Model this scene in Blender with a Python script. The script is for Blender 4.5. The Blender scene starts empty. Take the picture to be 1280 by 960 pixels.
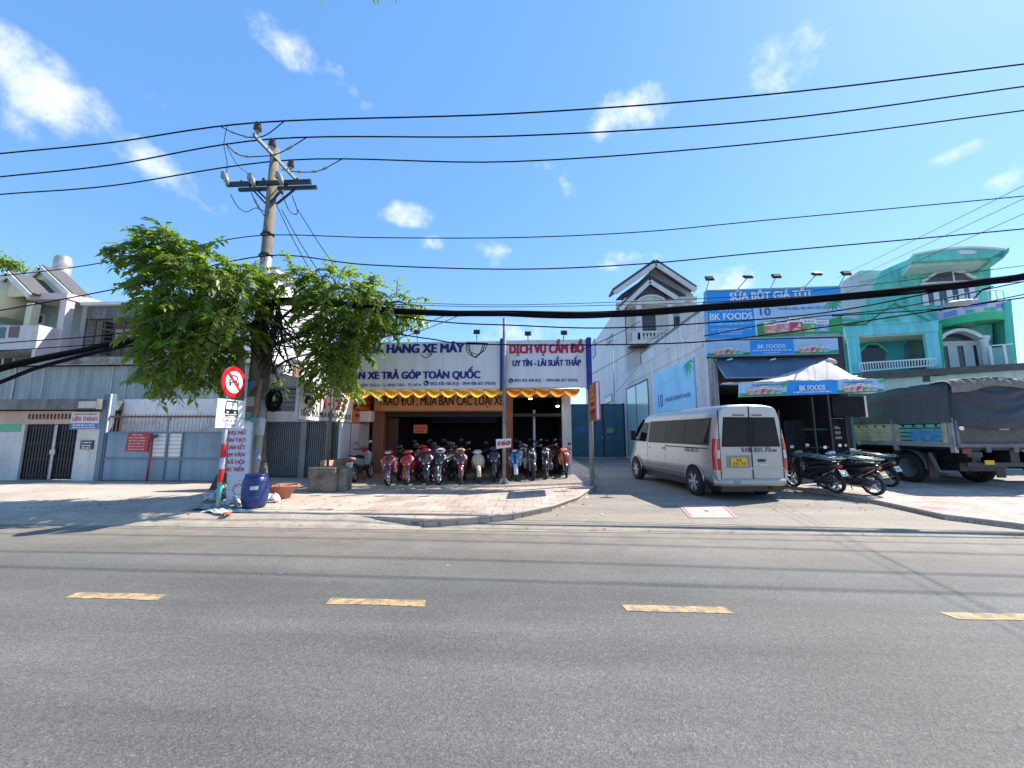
import bpy, bmesh, math, random
from mathutils import Vector, Matrix
R = math.radians
random.seed(7)
S = bpy.context.scene
COL = S.collection

# ------------------------------------------------------------------ camera
F, HCAM = 480.0, 1.7                      # focal length in px of a 1280 px wide frame, eye height
YAW, PIT = R(3.0), math.atan(61/480.0)
cy_, sy_ = math.cos(YAW), math.sin(YAW)
cp_, sp_ = math.cos(PIT), math.sin(PIT)
cam = bpy.data.cameras.new('camera')
cam.sensor_width = 36.0
cam.lens = 36.0*F/1280.0
cam.clip_start, cam.clip_end = 0.05, 3000
camo = bpy.data.objects.new('camera', cam)
COL.objects.link(camo)
camo.location = (0, 0, HCAM)
camo.rotation_euler = (R(90)+PIT, 0, YAW)
S.camera = camo

def ray(px, py):
    u = (px-640)/F
    v = (480-py)/F
    f = cp_-v*sp_
    return (u*cy_-f*sy_, u*sy_+f*cy_, sp_+v*cp_)
def at(px, py, Y):
    x, y, z = ray(px, py)
    t = Y/y
    return Vector((x*t, Y, HCAM+z*t))
def G(px, py, Z=0.0):
    x, y, z = ray(px, py)
    t = (Z-HCAM)/z
    return Vector((x*t, y*t, Z))
def atX(px, py, X):
    x, y, z = ray(px, py)
    t = X/x
    return Vector((X, y*t, HCAM+z*t))
def pxof(p):
    r_ = p.x*cy_+p.y*sy_; fw = -p.x*sy_+p.y*cy_; u_ = p.z-HCAM
    return 640+F*r_/(fw*cp_+u_*sp_)
def xz(px, py, Y):
    p = at(px, py, Y)
    return (p.x, p.z)

# ------------------------------------------------------------------ world, sun, exposure
SUNV = Vector((0.80, 0.42, 1.0)).normalized()      # towards the sun
EL = math.asin(SUNV.z)
AZ = math.atan2(SUNV.x, SUNV.y)
W = bpy.data.worlds.new('World')
S.world = W
W.use_nodes = True
nt = W.node_tree
N, L = nt.nodes, nt.links
N.clear()
wout = N.new('ShaderNodeOutputWorld')
bg = N.new('ShaderNodeBackground')
bg.inputs['Strength'].default_value = 0.15
L.new(bg.outputs[0], wout.inputs[0])
sky = N.new('ShaderNodeTexSky')
sky.sky_type = 'NISHITA'
sky.sun_disc = False
sky.sun_elevation = EL
sky.sun_rotation = AZ
sky.air_density = 1.0
sky.dust_density = 0.2
sky.ozone_density = 1.6
hsv = N.new('ShaderNodeHueSaturation')
hsv.inputs['Saturation'].default_value = 1.15
hsv.inputs['Value'].default_value = 1.0
L.new(sky.outputs[0], hsv.inputs['Color'])
tc = N.new('ShaderNodeTexCoord')
def wmath(op, a, b=None, clamp=False):
    n = N.new('ShaderNodeMath'); n.operation = op; n.use_clamp = clamp
    for i, v in enumerate((a, b)):
        if v is None: continue
        if isinstance(v, (int, float)): n.inputs[i].default_value = v
        else: L.new(v, n.inputs[i])
    return n.outputs[0]
def wdot(vec, c):
    n = N.new('ShaderNodeVectorMath'); n.operation = 'DOT_PRODUCT'
    L.new(vec, n.inputs[0]); n.inputs[1].default_value = c
    return n.outputs['Value']
dirv = tc.outputs['Generated']
def cloud(px, py, wpx, hpx, tilt=0.0, amt=1.0):
    """an elliptical puff seen towards pixel (px, py); its size is an angle on the sky"""
    d = Vector(ray(px, py)).normalized()
    rt = Vector((d.y, -d.x, 0)).normalized()
    up = rt.cross(d)
    k = (Vector(ray(px+10, py)).normalized()-d).length/10.0
    c, s = math.cos(R(tilt)), math.sin(R(tilt))
    a = (rt*c+up*s)/(wpx*k)
    b = (up*c-rt*s)/(hpx*k)
    x = wdot(dirv, a); x = wmath('SUBTRACT', x, a.dot(d))
    y = wdot(dirv, b); y = wmath('SUBTRACT', y, b.dot(d))
    r2 = wmath('ADD', wmath('MULTIPLY', x, x), wmath('MULTIPLY', y, y))
    front = wmath('GREATER_THAN', wdot(dirv, d), 0.0)
    m = wmath('SUBTRACT', 1.0, r2, clamp=True)
    return wmath('MULTIPLY', wmath('MULTIPLY', m, front), amt)
CL = [(55, 116, 125, 78, -12, 1.4), (20, 70, 90, 58, -10, 1.2), (20, 150, 60, 50, 0, .8), (195, 206, 85, 36, -20, 1.05), (185, 120, 40, 26, 0, .45),
      (345, 50, 52, 30, -20, .95), (400, 82, 90, 26, -22, .85), (508, 268, 48, 20, 0, .95), (540, 306, 30, 14, 0, .8), (612, 316, 34, 22, 0, .9),
      (785, 142, 72, 36, 6, 1.15), (985, 68, 60, 55, 35, 1.0), (955, 102, 34, 18, 0, .6), (710, 232, 16, 26, 0, .75), (680, 208, 26, 10, 0, .5),
      (1195, 192, 48, 20, 0, 1.0), (1255, 228, 50, 30, 30, .75), (765, 326, 26, 16, 0, .7), (805, 322, 30, 16, 0, .75), (275, 262, 30, 14, 0, .6),
      (905, 355, 60, 28, 0, .85), (660, 420, 90, 34, 0, .7), (-120, 60, 120, 90, 0, 1.0), (1400, 120, 120, 60, 0, .9)]
acc = None
for c in CL:
    o = cloud(*c)
    acc = o if acc is None else wmath('MAXIMUM', acc, o)
cn = N.new('ShaderNodeTexNoise')
cn.inputs['Scale'].default_value = 15
cn.inputs['Detail'].default_value = 12
cn.inputs['Roughness'].default_value = 0.62
cn.inputs['Distortion'].default_value = 0.15
L.new(dirv, cn.inputs['Vector'])
cm = wmath('MULTIPLY', wmath('ADD', acc, wmath('MULTIPLY', wmath('SUBTRACT', cn.outputs[0], 0.58), 3.0)), 1.0)
gate = wmath('MULTIPLY', acc, 2.2, clamp=True)
cmr = N.new('ShaderNodeMapRange')
cmr.interpolation_type = 'SMOOTHSTEP'
cmr.inputs['From Min'].default_value = 0.10
cmr.inputs['From Max'].default_value = 1.5
L.new(cm, cmr.inputs['Value'])
cfac = wmath('MULTIPLY', wmath('MULTIPLY', cmr.outputs[0], gate), 0.9)
cmix = N.new('ShaderNodeMix'); cmix.data_type = 'RGBA'
L.new(cfac, cmix.inputs['Factor'])
even = N.new('ShaderNodeMix'); even.data_type = 'RGBA'          # flat azure mixed in to even out the sky's glare
even.inputs['Factor'].default_value = 0.5
L.new(hsv.outputs[0], even.inputs['A'])
even.inputs['B'].default_value = (0.62, 1.62, 3.55, 1)
L.new(even.outputs['Result'], cmix.inputs['A'])
cmix.inputs['B'].default_value = (3.9, 4.1, 4.5, 1)
L.new(cmix.outputs['Result'], bg.inputs['Color'])

sun = bpy.data.lights.new('sun', 'SUN')
sun.energy = 4.3
sun.angle = R(0.5)
sun.color = (1.0, 0.945, 0.86)
suno = bpy.data.objects.new('sun', sun)
COL.objects.link(suno)
suno.location = (20, 12, 30)
suno.rotation_euler = (-SUNV).to_track_quat('-Z', 'Y').to_euler()

S.view_settings.view_transform = 'Standard'
S.view_settings.look = 'None'
S.view_settings.gamma = 1.0
S.view_settings.exposure = 1.0
S.render.engine = 'CYCLES'
S.cycles.use_denoising = True
S.cycles.max_bounces = 6
S.cycles.transparent_max_bounces = 8
S.cycles.sample_clamp_indirect = 6.0

# ------------------------------------------------------------------ materials
MATS = {}
def mat(name, col, rough=0.7, metal=0.0, var=0.18, scale=2.5, fine=0.0, fscale=60, bump=0.0, bscale=40, stain=None, stain_amt=0.0, streak=0.0,
        trans=None, alpha=None, coat=0.0, spec=0.5, emit=None, estr=0.0):
    if name in MATS: return MATS[name]
    m = bpy.data.materials.new(name); m.use_nodes = True
    MATS[name] = m
    t = m.node_tree; n, l = t.nodes, t.links
    b = n['Principled BSDF']
    b.inputs['Roughness'].default_value = rough
    b.inputs['Metallic'].default_value = metal
    b.inputs['Specular IOR Level'].default_value = spec
    b.inputs['Coat Weight'].default_value = coat
    c4 = (*col, 1)
    b.inputs['Base Color'].default_value = c4
    g = n.new('ShaderNodeNewGeometry')
    src = None
    def mul(prev, tex_out, lo, hi):
        mr = n.new('ShaderNodeMapRange'); mr.inputs['From Min'].default_value = 0.3; mr.inputs['From Max'].default_value = 0.7
        mr.inputs['To Min'].default_value = lo; mr.inputs['To Max'].default_value = hi
        l.new(tex_out, mr.inputs['Value'])
        mx = n.new('ShaderNodeMix'); mx.data_type = 'RGBA'; mx.blend_type = 'MULTIPLY'
        mx.inputs['Factor'].default_value = 1.0
        if prev is None: mx.inputs['A'].default_value = c4
        else: l.new(prev, mx.inputs['A'])
        l.new(mr.outputs[0], mx.inputs['B'])
        return mx.outputs['Result']
    if var > 0:
        tx = n.new('ShaderNodeTexNoise'); tx.inputs['Scale'].default_value = scale; tx.inputs['Detail'].default_value = 6
        tx.inputs['Roughness'].default_value = 0.65
        l.new(g.outputs['Position'], tx.inputs['Vector'])
        src = mul(src, tx.outputs[0], 1-var, 1+var)
    if fine > 0:
        tx = n.new('ShaderNodeTexNoise'); tx.inputs['Scale'].default_value = fscale; tx.inputs['Detail'].default_value = 3
        l.new(g.outputs['Position'], tx.inputs['Vector'])
        src = mul(src, tx.outputs[0], 1-fine, 1+fine)
    if streak > 0:
        mp = n.new('ShaderNodeMapping'); mp.inputs['Scale'].default_value = (3.0, 3.0, 0.22)
        l.new(g.outputs['Position'], mp.inputs['Vector'])
        tx = n.new('ShaderNodeTexNoise'); tx.inputs['Scale'].default_value = 1.6; tx.inputs['Detail'].default_value = 7
        l.new(mp.outputs[0], tx.inputs['Vector'])
        src = mul(src, tx.outputs[0], 1-streak, 1+streak*0.3)
    if stain is not None:
        tx = n.new('ShaderNodeTexNoise'); tx.inputs['Scale'].default_value = scale*0.6; tx.inputs['Detail'].default_value = 8
        tx.inputs['Roughness'].default_value = 0.7
        l.new(g.outputs['Position'], tx.inputs['Vector'])
        mr = n.new('ShaderNodeMapRange'); mr.inputs['From Min'].default_value = 0.5; mr.inputs['From Max'].default_value = 0.68
        mr.inputs['To Max'].default_value = stain_amt
        l.new(tx.outputs[0], mr.inputs['Value'])
        mx = n.new('ShaderNodeMix'); mx.data_type = 'RGBA'
        l.new(mr.outputs[0], mx.inputs['Factor'])
        if src is None: mx.inputs['A'].default_value = c4
        else: l.new(src, mx.inputs['A'])
        mx.inputs['B'].default_value = (*stain, 1)
        src = mx.outputs['Result']
    if src is not None: l.new(src, b.inputs['Base Color'])
    if bump > 0:
        tx = n.new('ShaderNodeTexNoise'); tx.inputs['Scale'].default_value = bscale; tx.inputs['Detail'].default_value = 4
        l.new(g.outputs['Position'], tx.inputs['Vector'])
        bp = n.new('ShaderNodeBump'); bp.inputs['Strength'].default_value = bump; bp.inputs['Distance'].default_value = 0.02
        l.new(tx.outputs[0], bp.inputs['Height'])
        l.new(bp.outputs[0], b.inputs['Normal'])
    if emit is not None:
        b.inputs['Emission Color'].default_value = (*emit, 1); b.inputs['Emission Strength'].default_value = estr
    if trans is not None:
        tr = n.new('ShaderNodeBsdfTranslucent'); tr.inputs['Color'].default_value = (*trans[0], 1)
        ms = n.new('ShaderNodeMixShader'); ms.inputs[0].default_value = trans[1]
        l.new(b.outputs[0], ms.inputs[1]); l.new(tr.outputs[0], ms.inputs[2])
        l.new(ms.outputs[0], n['Material Output'].inputs[0])
    return m
def glass(name, col, rough=0.06, spec=0.4):
    if name in MATS: return MATS[name]
    return mat(name, col, rough=rough, var=0.25, scale=1.2, spec=spec)

# ------------------------------------------------------------------ mesh builder
_TXT = {}
_CAP = [None]
def text_geo(s):
    if s in _TXT: return _TXT[s]
    c = bpy.data.curves.new('lettering', 'FONT'); c.body = s; c.resolution_u = 3
    o = bpy.data.objects.new('lettering', c); COL.objects.link(o)
    ev = o.evaluated_get(bpy.context.evaluated_depsgraph_get())
    m = ev.to_mesh()
    vs = [(v.co.x, v.co.y) for v in m.vertices]; fs = [tuple(p.vertices) for p in m.polygons]
    ev.to_mesh_clear()
    bpy.data.objects.remove(o); bpy.data.curves.remove(c)
    _TXT[s] = (vs, fs)
    return _TXT[s]
def cap():
    if _CAP[0] is None:
        _CAP[0] = max(v[1] for v in text_geo('H')[0])
    return _CAP[0]

class MB:
    def __init__(s): s.v, s.f, s.mi, s.cur, s.sm, s.M = [], [], [], 0, [], None
    def add(s, vs, fs, smooth=False):
        b = len(s.v)
        for p in vs:
            p = Vector(p)
            s.v.append(s.M @ p if s.M is not None else p)
        for f in fs:
            s.f.append(tuple(b+i for i in f)); s.mi.append(s.cur); s.sm.append(smooth)
        return s
    def box(s, x0, x1, y0, y1, z0, z1):
        v = [(x, y, z) for z in (z0, z1) for y in (y0, y1) for x in (x0, x1)]
        return s.add(v, [(0, 2, 3, 1), (4, 5, 7, 6), (0, 1, 5, 4), (2, 6, 7, 3), (0, 4, 6, 2), (1, 3, 7, 5)])
    def obox(s, c, ax, ay, az):
        """oriented box: centre and three half-axis vectors"""
        c, ax, ay, az = map(Vector, (c, ax, ay, az))
        v = [c+ax*i+ay*j+az*k for k in (-1, 1) for j in (-1, 1) for i in (-1, 1)]
        return s.add(v, [(0, 2, 3, 1), (4, 5, 7, 6), (0, 1, 5, 4), (2, 6, 7, 3), (0, 4, 6, 2), (1, 3, 7, 5)])
    def bar(s, a, b, w, h=None, up=(0, 0, 1)):
        a, b = Vector(a), Vector(b); h = w if h is None else h
        d = (b-a).normalized(); u = Vector(up)
        if abs(d.dot(u)) > 0.98: u = Vector((0, 1, 0))
        r = d.cross(u).normalized(); u = r.cross(d)
        return s.obox((a+b)/2, (b-a)/2, r*w/2, u*h/2)
    def prism(s, poly, axis, a, b):
        """extrude a 2-D outline along an axis: 'y' takes (x, z), 'x' takes (y, z), 'z' takes (x, y)"""
        n = len(poly)
        def P(p, t): return {'y': (p[0], t, p[1]), 'x': (t, p[0], p[1]), 'z': (p[0], p[1], t)}[axis]
        v = [P(p, a) for p in poly]+[P(p, b) for p in poly]
        f = [tuple(range(n)), tuple(range(2*n-1, n-1, -1))]
        f += [(i, (i+1) % n, n+(i+1) % n, n+i) for i in range(n)]
        return s.add(v, f)
    def face(s, pts): return s.add(pts, [tuple(range(len(pts)))])
    def grid(s, rows, smooth=True, closed=False):
        n, m = len(rows), len(rows[0])
        v = [p for r in rows for p in r]; f = []
        for i in range(n-1):
            for j in range(m if closed else m-1):
                f.append((i*m+j, i*m+(j+1) % m, (i+1)*m+(j+1) % m, (i+1)*m+j))
        return s.add(v, f, smooth)
    def loft(s, rings, smooth=True, cap=True):
        b = len(s.v); s.grid(rings, smooth, True)
        m = len(rings[0])
        if cap:
            s.f.append(tuple(b+i for i in range(m-1, -1, -1))); s.mi.append(s.cur); s.sm.append(False)
            k = b+(len(rings)-1)*m
            s.f.append(tuple(k+i for i in range(m))); s.mi.append(s.cur); s.sm.append(False)
        return s
    def tube(s, pts, r, n=8, capit=True):
        pts = [Vector(p) for p in pts]; rings = []
        prev = None
        for i, p in enumerate(pts):
            d = (pts[min(i+1, len(pts)-1)]-pts[max(i-1, 0)]).normalized()
            if prev is None:
                u = Vector((0, 0, 1)) if abs(d.z) < 0.9 else Vector((1, 0, 0))
            else: u = prev
            x = d.cross(u)
            if x.length < 1e-5: x = d.cross(Vector((0.3, 1, 0.2)))
            x.normalize(); u = x.cross(d).normalized(); prev = u
            rr = r[i] if isinstance(r, (list, tuple)) else r
            rings.append([p+(x*math.cos(2*math.pi*k/n)+u*math.sin(2*math.pi*k/n))*rr for k in range(n)])
        return s.loft(rings, True, capit)
    def lathe(s, prof, c, n=20, axis='z', smooth=True, closed=False):
        if closed: prof = list(prof)+[prof[0]]
        c = Vector(c); rings = []
        for r, h in prof:
            ring = []
            for k in range(n):
                a = 2*math.pi*k/n; x, y = r*math.cos(a), r*math.sin(a)
                ring.append(c+Vector({'z': (x, y, h), 'x': (h, x, y), 'y': (x, h, y)}[axis]))
            rings.append(ring)
        return s.loft(rings, smooth, not closed)
    def text(s, t, o, right, up, h, w=None, align='C', bold=0.0, maxw=None):
        """flat lettering; o is the baseline point, h the capital height, w the total width"""
        vs, fs = text_geo(t)
        o, right, up = Vector(o), Vector(right).normalized(), Vector(up).normalized()
        nrm = right.cross(up)
        k = h/cap(); x0 = min(v[0] for v in vs); x1 = max(v[0] for v in vs)
        kx = (w/(x1-x0)) if w else k
        if maxw and kx*(x1-x0) > maxw: kx = maxw/(x1-x0)
        off = {'C': -(x0+x1)/2, 'L': -x0, 'R': -x1}[align]
        copies = [(0, 0)] if bold <= 0 else [(-bold, -bold*.4), (bold, -bold*.4), (-bold, bold*.4), (bold, bold*.4), (0, 0)]
        for i, (dx, dy) in enumerate(copies):
            s.add([o+right*((v[0]+off)*kx+dx*h)+up*(v[1]*k+dy*h)+nrm*(0.0004*i) for v in vs], fs)
        return s
    def lines(s, o, right, up, w, h, seed=0, words=6):
        """a row of small print too far off to read"""
        rnd = random.Random(seed); o, right, up = Vector(o), Vector(right).normalized(), Vector(up).normalized()
        x = -w/2
        while x < w/2:
            k = rnd.randint(2, 5)
            for _ in range(k):
                lw = h*rnd.uniform(.35, .6)
                if x+lw > w/2: return s
                a = o+right*x; hh = h*rnd.choice((1, 1, .8))
                s.face([a, a+right*lw, a+right*lw+up*hh, a+up*hh]); x += lw+h*.18
            x += h*.45
        return s
    def build(s, name, mats, parent=None, world=False, bevel=0.0, recalc=True, segs=2):
        me = bpy.data.meshes.new(name)
        vs = s.v
        if world and parent is not None:
            inv = wm(parent).inverted(); vs = [inv @ p for p in vs]
        me.from_pydata([tuple(p) for p in vs], [], s.f)
        if not isinstance(mats, (list, tuple)): mats = [mats]
        for m in mats: me.materials.append(m)
        me.polygons.foreach_set('material_index', s.mi)
        me.polygons.foreach_set('use_smooth', s.sm)
        if recalc:
            bm = bmesh.new(); bm.from_mesh(me)
            bmesh.ops.recalc_face_normals(bm, faces=bm.faces)
            bm.to_mesh(me); bm.free()
        me.update()
        o = bpy.data.objects.new(name, me); COL.objects.link(o)
        if parent is not None: o.parent = parent
        if bevel > 0:
            md = o.modifiers.new('bevel', 'BEVEL'); md.width = bevel; md.segments = segs; md.limit_method = 'ANGLE'; md.angle_limit = R(40)
        return o
def wm(o):
    m = o.matrix_basis.copy()
    while o.parent is not None:
        o = o.parent; m = o.matrix_basis @ m
    return m
def thing(name, label, cat, loc=(0, 0, 0), rz=0.0, group=None):
    o = bpy.data.objects.new(name, None); COL.objects.link(o)
    o.location = loc; o.rotation_euler = (0, 0, rz); o.empty_display_size = 0.3
    return tag(o, label, cat, group)
def tag(o, label, cat, group=None):
    o['label'] = label; o['category'] = cat
    if group: o['group'] = group
    return o
def struct(o, label=None):
    o['kind'] = 'structure'
    return o
def curve_pts(pts, n=8):
    """Catmull-Rom through the points"""
    P = [Vector(p) for p in pts]; out = []
    P = [P[0]*2-P[1]]+P+[P[-1]*2-P[-2]]
    for i in range(1, len(P)-2):
        for k in range(n):
            t = k/n
            a, b, c, d = P[i-1], P[i], P[i+1], P[i+2]
            out.append(0.5*((2*b)+(c-a)*t+(2*a-5*b+4*c-d)*t*t+(3*b-a-3*c+d)*t**3))
    out.append(P[-2]); return out
def sagline(a, b, sag, n=16):
    a, b = Vector(a), Vector(b)
    return [a.lerp(b, i/n)-Vector((0, 0, 4*sag*(i/n)*(1-i/n))) for i in range(n+1)]
XR, ZU = Vector((1, 0, 0)), Vector((0, 0, 1))

# palette (albedo)
WHITE = mat('white_paint', (.74, .74, .72), .55, var=.08, streak=.12)
BLACK = mat('black_plastic', (.018, .018, .02), .45, var=.1)
DARKSTEEL = mat('dark_steel', (.05, .052, .055), .5, .6, var=.3, scale=8)
GALV = mat('galvanised_steel', (.38, .39, .40), .42, .7, var=.2, scale=10)
RUBBER = mat('rubber', (.022, .022, .022), .85, var=.2, scale=20)
CHROME = mat('bright_metal', (.62, .63, .64), .22, .95, var=.05)
CONC = mat('grey_concrete', (.34, .33, .30), .9, var=.22, scale=2.2, fine=.12, fscale=45, stain=(.10, .09, .075), stain_amt=.6, bump=.25)
REDPAINT = mat('red_lettering', (.55, .015, .03), .5, var=.05)
NAVY = mat('navy_lettering', (.012, .014, .20), .5, var=.05)
BLACKINK = mat('black_lettering', (.012, .012, .014), .6, var=.05)
WHITEINK = mat('white_lettering', (.80, .82, .84), .5, var=.03)
# ------------------------------------------------------------------ ground
def asphalt(name, base, speck, fs=115.0, wear=.25, cracks=True, dust0=4.6, dust1=7.0):
    m = bpy.data.materials.new(name); m.use_nodes = True
    t = m.node_tree; n, l = t.nodes, t.links; b = n['Principled BSDF']
    g = n.new('ShaderNodeNewGeometry'); pos = g.outputs['Position']
    def noise(sc, det, vec=pos, ro=.6):
        x = n.new('ShaderNodeTexNoise'); x.inputs['Scale'].default_value = sc; x.inputs['Detail'].default_value = det
        x.inputs['Roughness'].default_value = ro; l.new(vec, x.inputs['Vector']); return x.outputs[0]
    def mr(v, a, b_, c, d):
        x = n.new('ShaderNodeMapRange'); l.new(v, x.inputs['Value'])
        for k, q in zip(('From Min', 'From Max', 'To Min', 'To Max'), (a, b_, c, d)): x.inputs[k].default_value = q
        return x.outputs[0]
    def mm(op, a, b_):
        x = n.new('ShaderNodeMath'); x.operation = op
        for i, q in enumerate((a, b_)):
            if isinstance(q, (int, float)): x.inputs[i].default_value = q
            else: l.new(q, x.inputs[i])
        return x.outputs[0]
    vo = n.new('ShaderNodeTexVoronoi'); vo.inputs['Scale'].default_value = fs; l.new(pos, vo.inputs['Vector'])
    sp = n.new('ShaderNodeSeparateColor'); l.new(vo.outputs['Color'], sp.inputs[0])
    stone = mr(sp.outputs[0], 0, 1, 1-speck, 1+speck)                # each stone of the aggregate its own grey
    pale = mm('MULTIPLY', mm('GREATER_THAN', sp.outputs[1], .95), .55)  # a few pale chips
    tone = mm('MULTIPLY', mm('ADD', stone, pale), mr(noise(28, 4), .3, .7, .88, 1.12))
    mp = n.new('ShaderNodeMapping'); mp.inputs['Scale'].default_value = (.10, 1.0, 1.0); l.new(pos, mp.inputs['Vector'])
    tone = mm('MULTIPLY', tone, mr(noise(1.3, 5, mp.outputs[0]), .3, .7, 1-wear, 1+wear))   # wheel tracks along the road
    tone = mm('MULTIPLY', tone, mr(noise(.55, 6), .3, .7, .86, 1.14))
    if cracks:
        vc = n.new('ShaderNodeTexVoronoi'); vc.feature = 'DISTANCE_TO_EDGE'; vc.inputs['Scale'].default_value = .22
        wv = n.new('ShaderNodeTexNoise'); wv.inputs['Scale'].default_value = 1.7; wv.inputs['Detail'].default_value = 6; l.new(pos, wv.inputs['Vector'])
        va = n.new('ShaderNodeVectorMath'); va.operation = 'MULTIPLY_ADD'; l.new(wv.outputs['Color'], va.inputs[0]); va.inputs[1].default_value = (1.3, 1.3, 0); l.new(pos, va.inputs[2])
        l.new(va.outputs[0], vc.inputs['Vector'])
        crack = mm('MULTIPLY', mr(vc.outputs['Distance'], .0, .004, .55, 0), mr(noise(.35, 2), .5, .6, 0, 1))
        tone = mm('MULTIPLY', tone, mm('SUBTRACT', 1.0, crack))
        tone = mm('MULTIPLY', tone, mr(noise(1.9, 3), .68, .78, 1.0, .68))        # oil drips
        tone = mm('MULTIPLY', tone, mr(noise(.8, 8, ro=.75), .6, .7, 1.0, 1.16))    # dusty patches
    mx = n.new('ShaderNodeMix'); mx.data_type = 'RGBA'; mx.blend_type = 'MULTIPLY'; mx.inputs['Factor'].default_value = 1
    mx.inputs['A'].default_value = (*base, 1); l.new(tone, mx.inputs['B'])
    if cracks:                                                   # sandy dust gathered towards the kerb
        sx = n.new('ShaderNodeSeparateXYZ'); l.new(pos, sx.inputs[0])
        df = mm('MULTIPLY', mm('POWER', mr(sx.outputs[1], dust0, dust1, 0, 1), 1.6), mr(noise(2.2, 8, ro=.7), .3, .7, .35, 1.0))
        dx = n.new('ShaderNodeMix'); dx.data_type = 'RGBA'; l.new(mm('MULTIPLY', df, .8), dx.inputs['Factor'])
        l.new(mx.outputs['Result'], dx.inputs['A']); dx.inputs['B'].default_value = (.34, .28, .205, 1)
        mx = dx
    l.new(mx.outputs['Result'], b.inputs['Base Color'])
    b.inputs['Roughness'].default_value = .78; b.inputs['Specular IOR Level'].default_value = .4
    bp = n.new('ShaderNodeBump'); bp.inputs['Strength'].default_value = .3; bp.inputs['Distance'].default_value = .005
    l.new(mm('ADD', vo.outputs['Distance'], mm('MULTIPLY', noise(160, 2), .6)), bp.inputs['Height']); l.new(bp.outputs[0], b.inputs['Normal'])
    MATS[name] = m
    return m
M_ROAD = asphalt('road_asphalt', (.120, .113, .101), .30)
M_DRIVE = asphalt('driveway_asphalt', (.225, .20, .162), .35, 70, .3, True, 12.5, 7.2)
M_SAND = mat('sandy_concrete', (.40, .335, .255), .95, var=.16, scale=3, fine=.15, fscale=70, stain=(.25, .20, .15), stain_amt=.5, bump=.3)
M_FORE = mat('dusty_concrete', (.46, .375, .30), .95, var=.2, scale=.8, fine=.12, fscale=40, stain=(.20, .175, .15), stain_amt=.45, bump=.25)
M_GROUND = mat('bare_ground', (.30, .27, .22), .95, var=.25, scale=.7)
def tiles(name, base, grout, sx, sy, var=.12, rot=0.0):
    m = bpy.data.materials.new(name); m.use_nodes = True
    t = m.node_tree; n, l = t.nodes, t.links; b = n['Principled BSDF']
    g = n.new('ShaderNodeNewGeometry')
    mp = n.new('ShaderNodeMapping'); mp.inputs['Rotation'].default_value = (0, 0, rot); l.new(g.outputs['Position'], mp.inputs['Vector'])
    br = n.new('ShaderNodeTexBrick'); br.offset = .5
    br.inputs['Scale'].default_value = 1.0; br.inputs['Brick Width'].default_value = sx; br.inputs['Row Height'].default_value = sy
    br.inputs['Mortar Size'].default_value = .012; br.inputs['Mortar Smooth'].default_value = .3; br.inputs['Bias'].default_value = 0
    br.inputs['Color1'].default_value = (*[c*(1-var) for c in base], 1); br.inputs['Color2'].default_value = (*[min(1, c*(1+var)) for c in base], 1)
    br.inputs['Mortar'].default_value = (*grout, 1)
    l.new(mp.outputs[0], br.inputs['Vector'])
    tx = n.new('ShaderNodeTexNoise'); tx.inputs['Scale'].default_value = 1.4; tx.inputs['Detail'].default_value = 8; l.new(g.outputs['Position'], tx.inputs['Vector'])
    mr = n.new('ShaderNodeMapRange'); mr.inputs['From Min'].default_value = .3; mr.inputs['From Max'].default_value = .7
    mr.inputs['To Min'].default_value = .72; mr.inputs['To Max'].default_value = 1.15; l.new(tx.outputs[0], mr.inputs['Value'])
    mx = n.new('ShaderNodeMix'); mx.data_type = 'RGBA'; mx.blend_type = 'MULTIPLY'; mx.inputs['Factor'].default_value = 1
    l.new(br.outputs['Color'], mx.inputs['A']); l.new(mr.outputs[0], mx.inputs['B'])
    l.new(mx.outputs['Result'], b.inputs['Base Color']); b.inputs['Roughness'].default_value = .9
    bp = n.new('ShaderNodeBump'); bp.inputs['Strength'].default_value = .35; bp.inputs['Distance'].default_value = .006
    bp.invert = True
    l.new(br.outputs['Fac'], bp.inputs['Height']); l.new(bp.outputs[0], b.inputs['Normal'])
    MATS[name] = m
    return m
M_TILE = tiles('pink_pavement_tile', (.47, .365, .295), (.24, .20, .17), .40, .40)
M_BRICKPAVE = tiles('red_brick_paving', (.54, .42, .35), (.34, .28, .23), .22, .11, .2, R(8))
M_YELLOW = mat('worn_yellow_paint', (.50, .315, .14), .8, var=.2, scale=14, fine=.35, fscale=90, stain=(.17, .155, .13), stain_amt=.9)

for nd in M_YELLOW.node_tree.nodes:
    if nd.type == 'MAP_RANGE' and abs(nd.inputs['From Min'].default_value-.5) < .01:
        nd.inputs['From Min'].default_value = .44; nd.inputs['From Max'].default_value = .60
g = MB(); g.box(-600, 600, -300, 900, -.4, -.02)
struct(g.build('ground', M_GROUND))
g = MB(); g.box(-250, 250, -40, 6.93, -.3, 0)
road = struct(g.build('road', M_ROAD))
for k, x in enumerate((-7.25, -4.38, -1.60, 1.37, 4.36, 7.3)):
    m = MB(); rnd = random.Random(k)
    y = 4.05
    top = [(x-.50+i*.1, y+.068+rnd.uniform(-.008, .008)) for i in range(11)]
    bot = [(x-.47+i*.1, y-.068+rnd.uniform(-.008, .008)) for i in range(11)]
    m.prism(bot+top[::-1], 'z', 0.001, 0.005)
    m.build('lane_marking', M_YELLOW, road)
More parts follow.
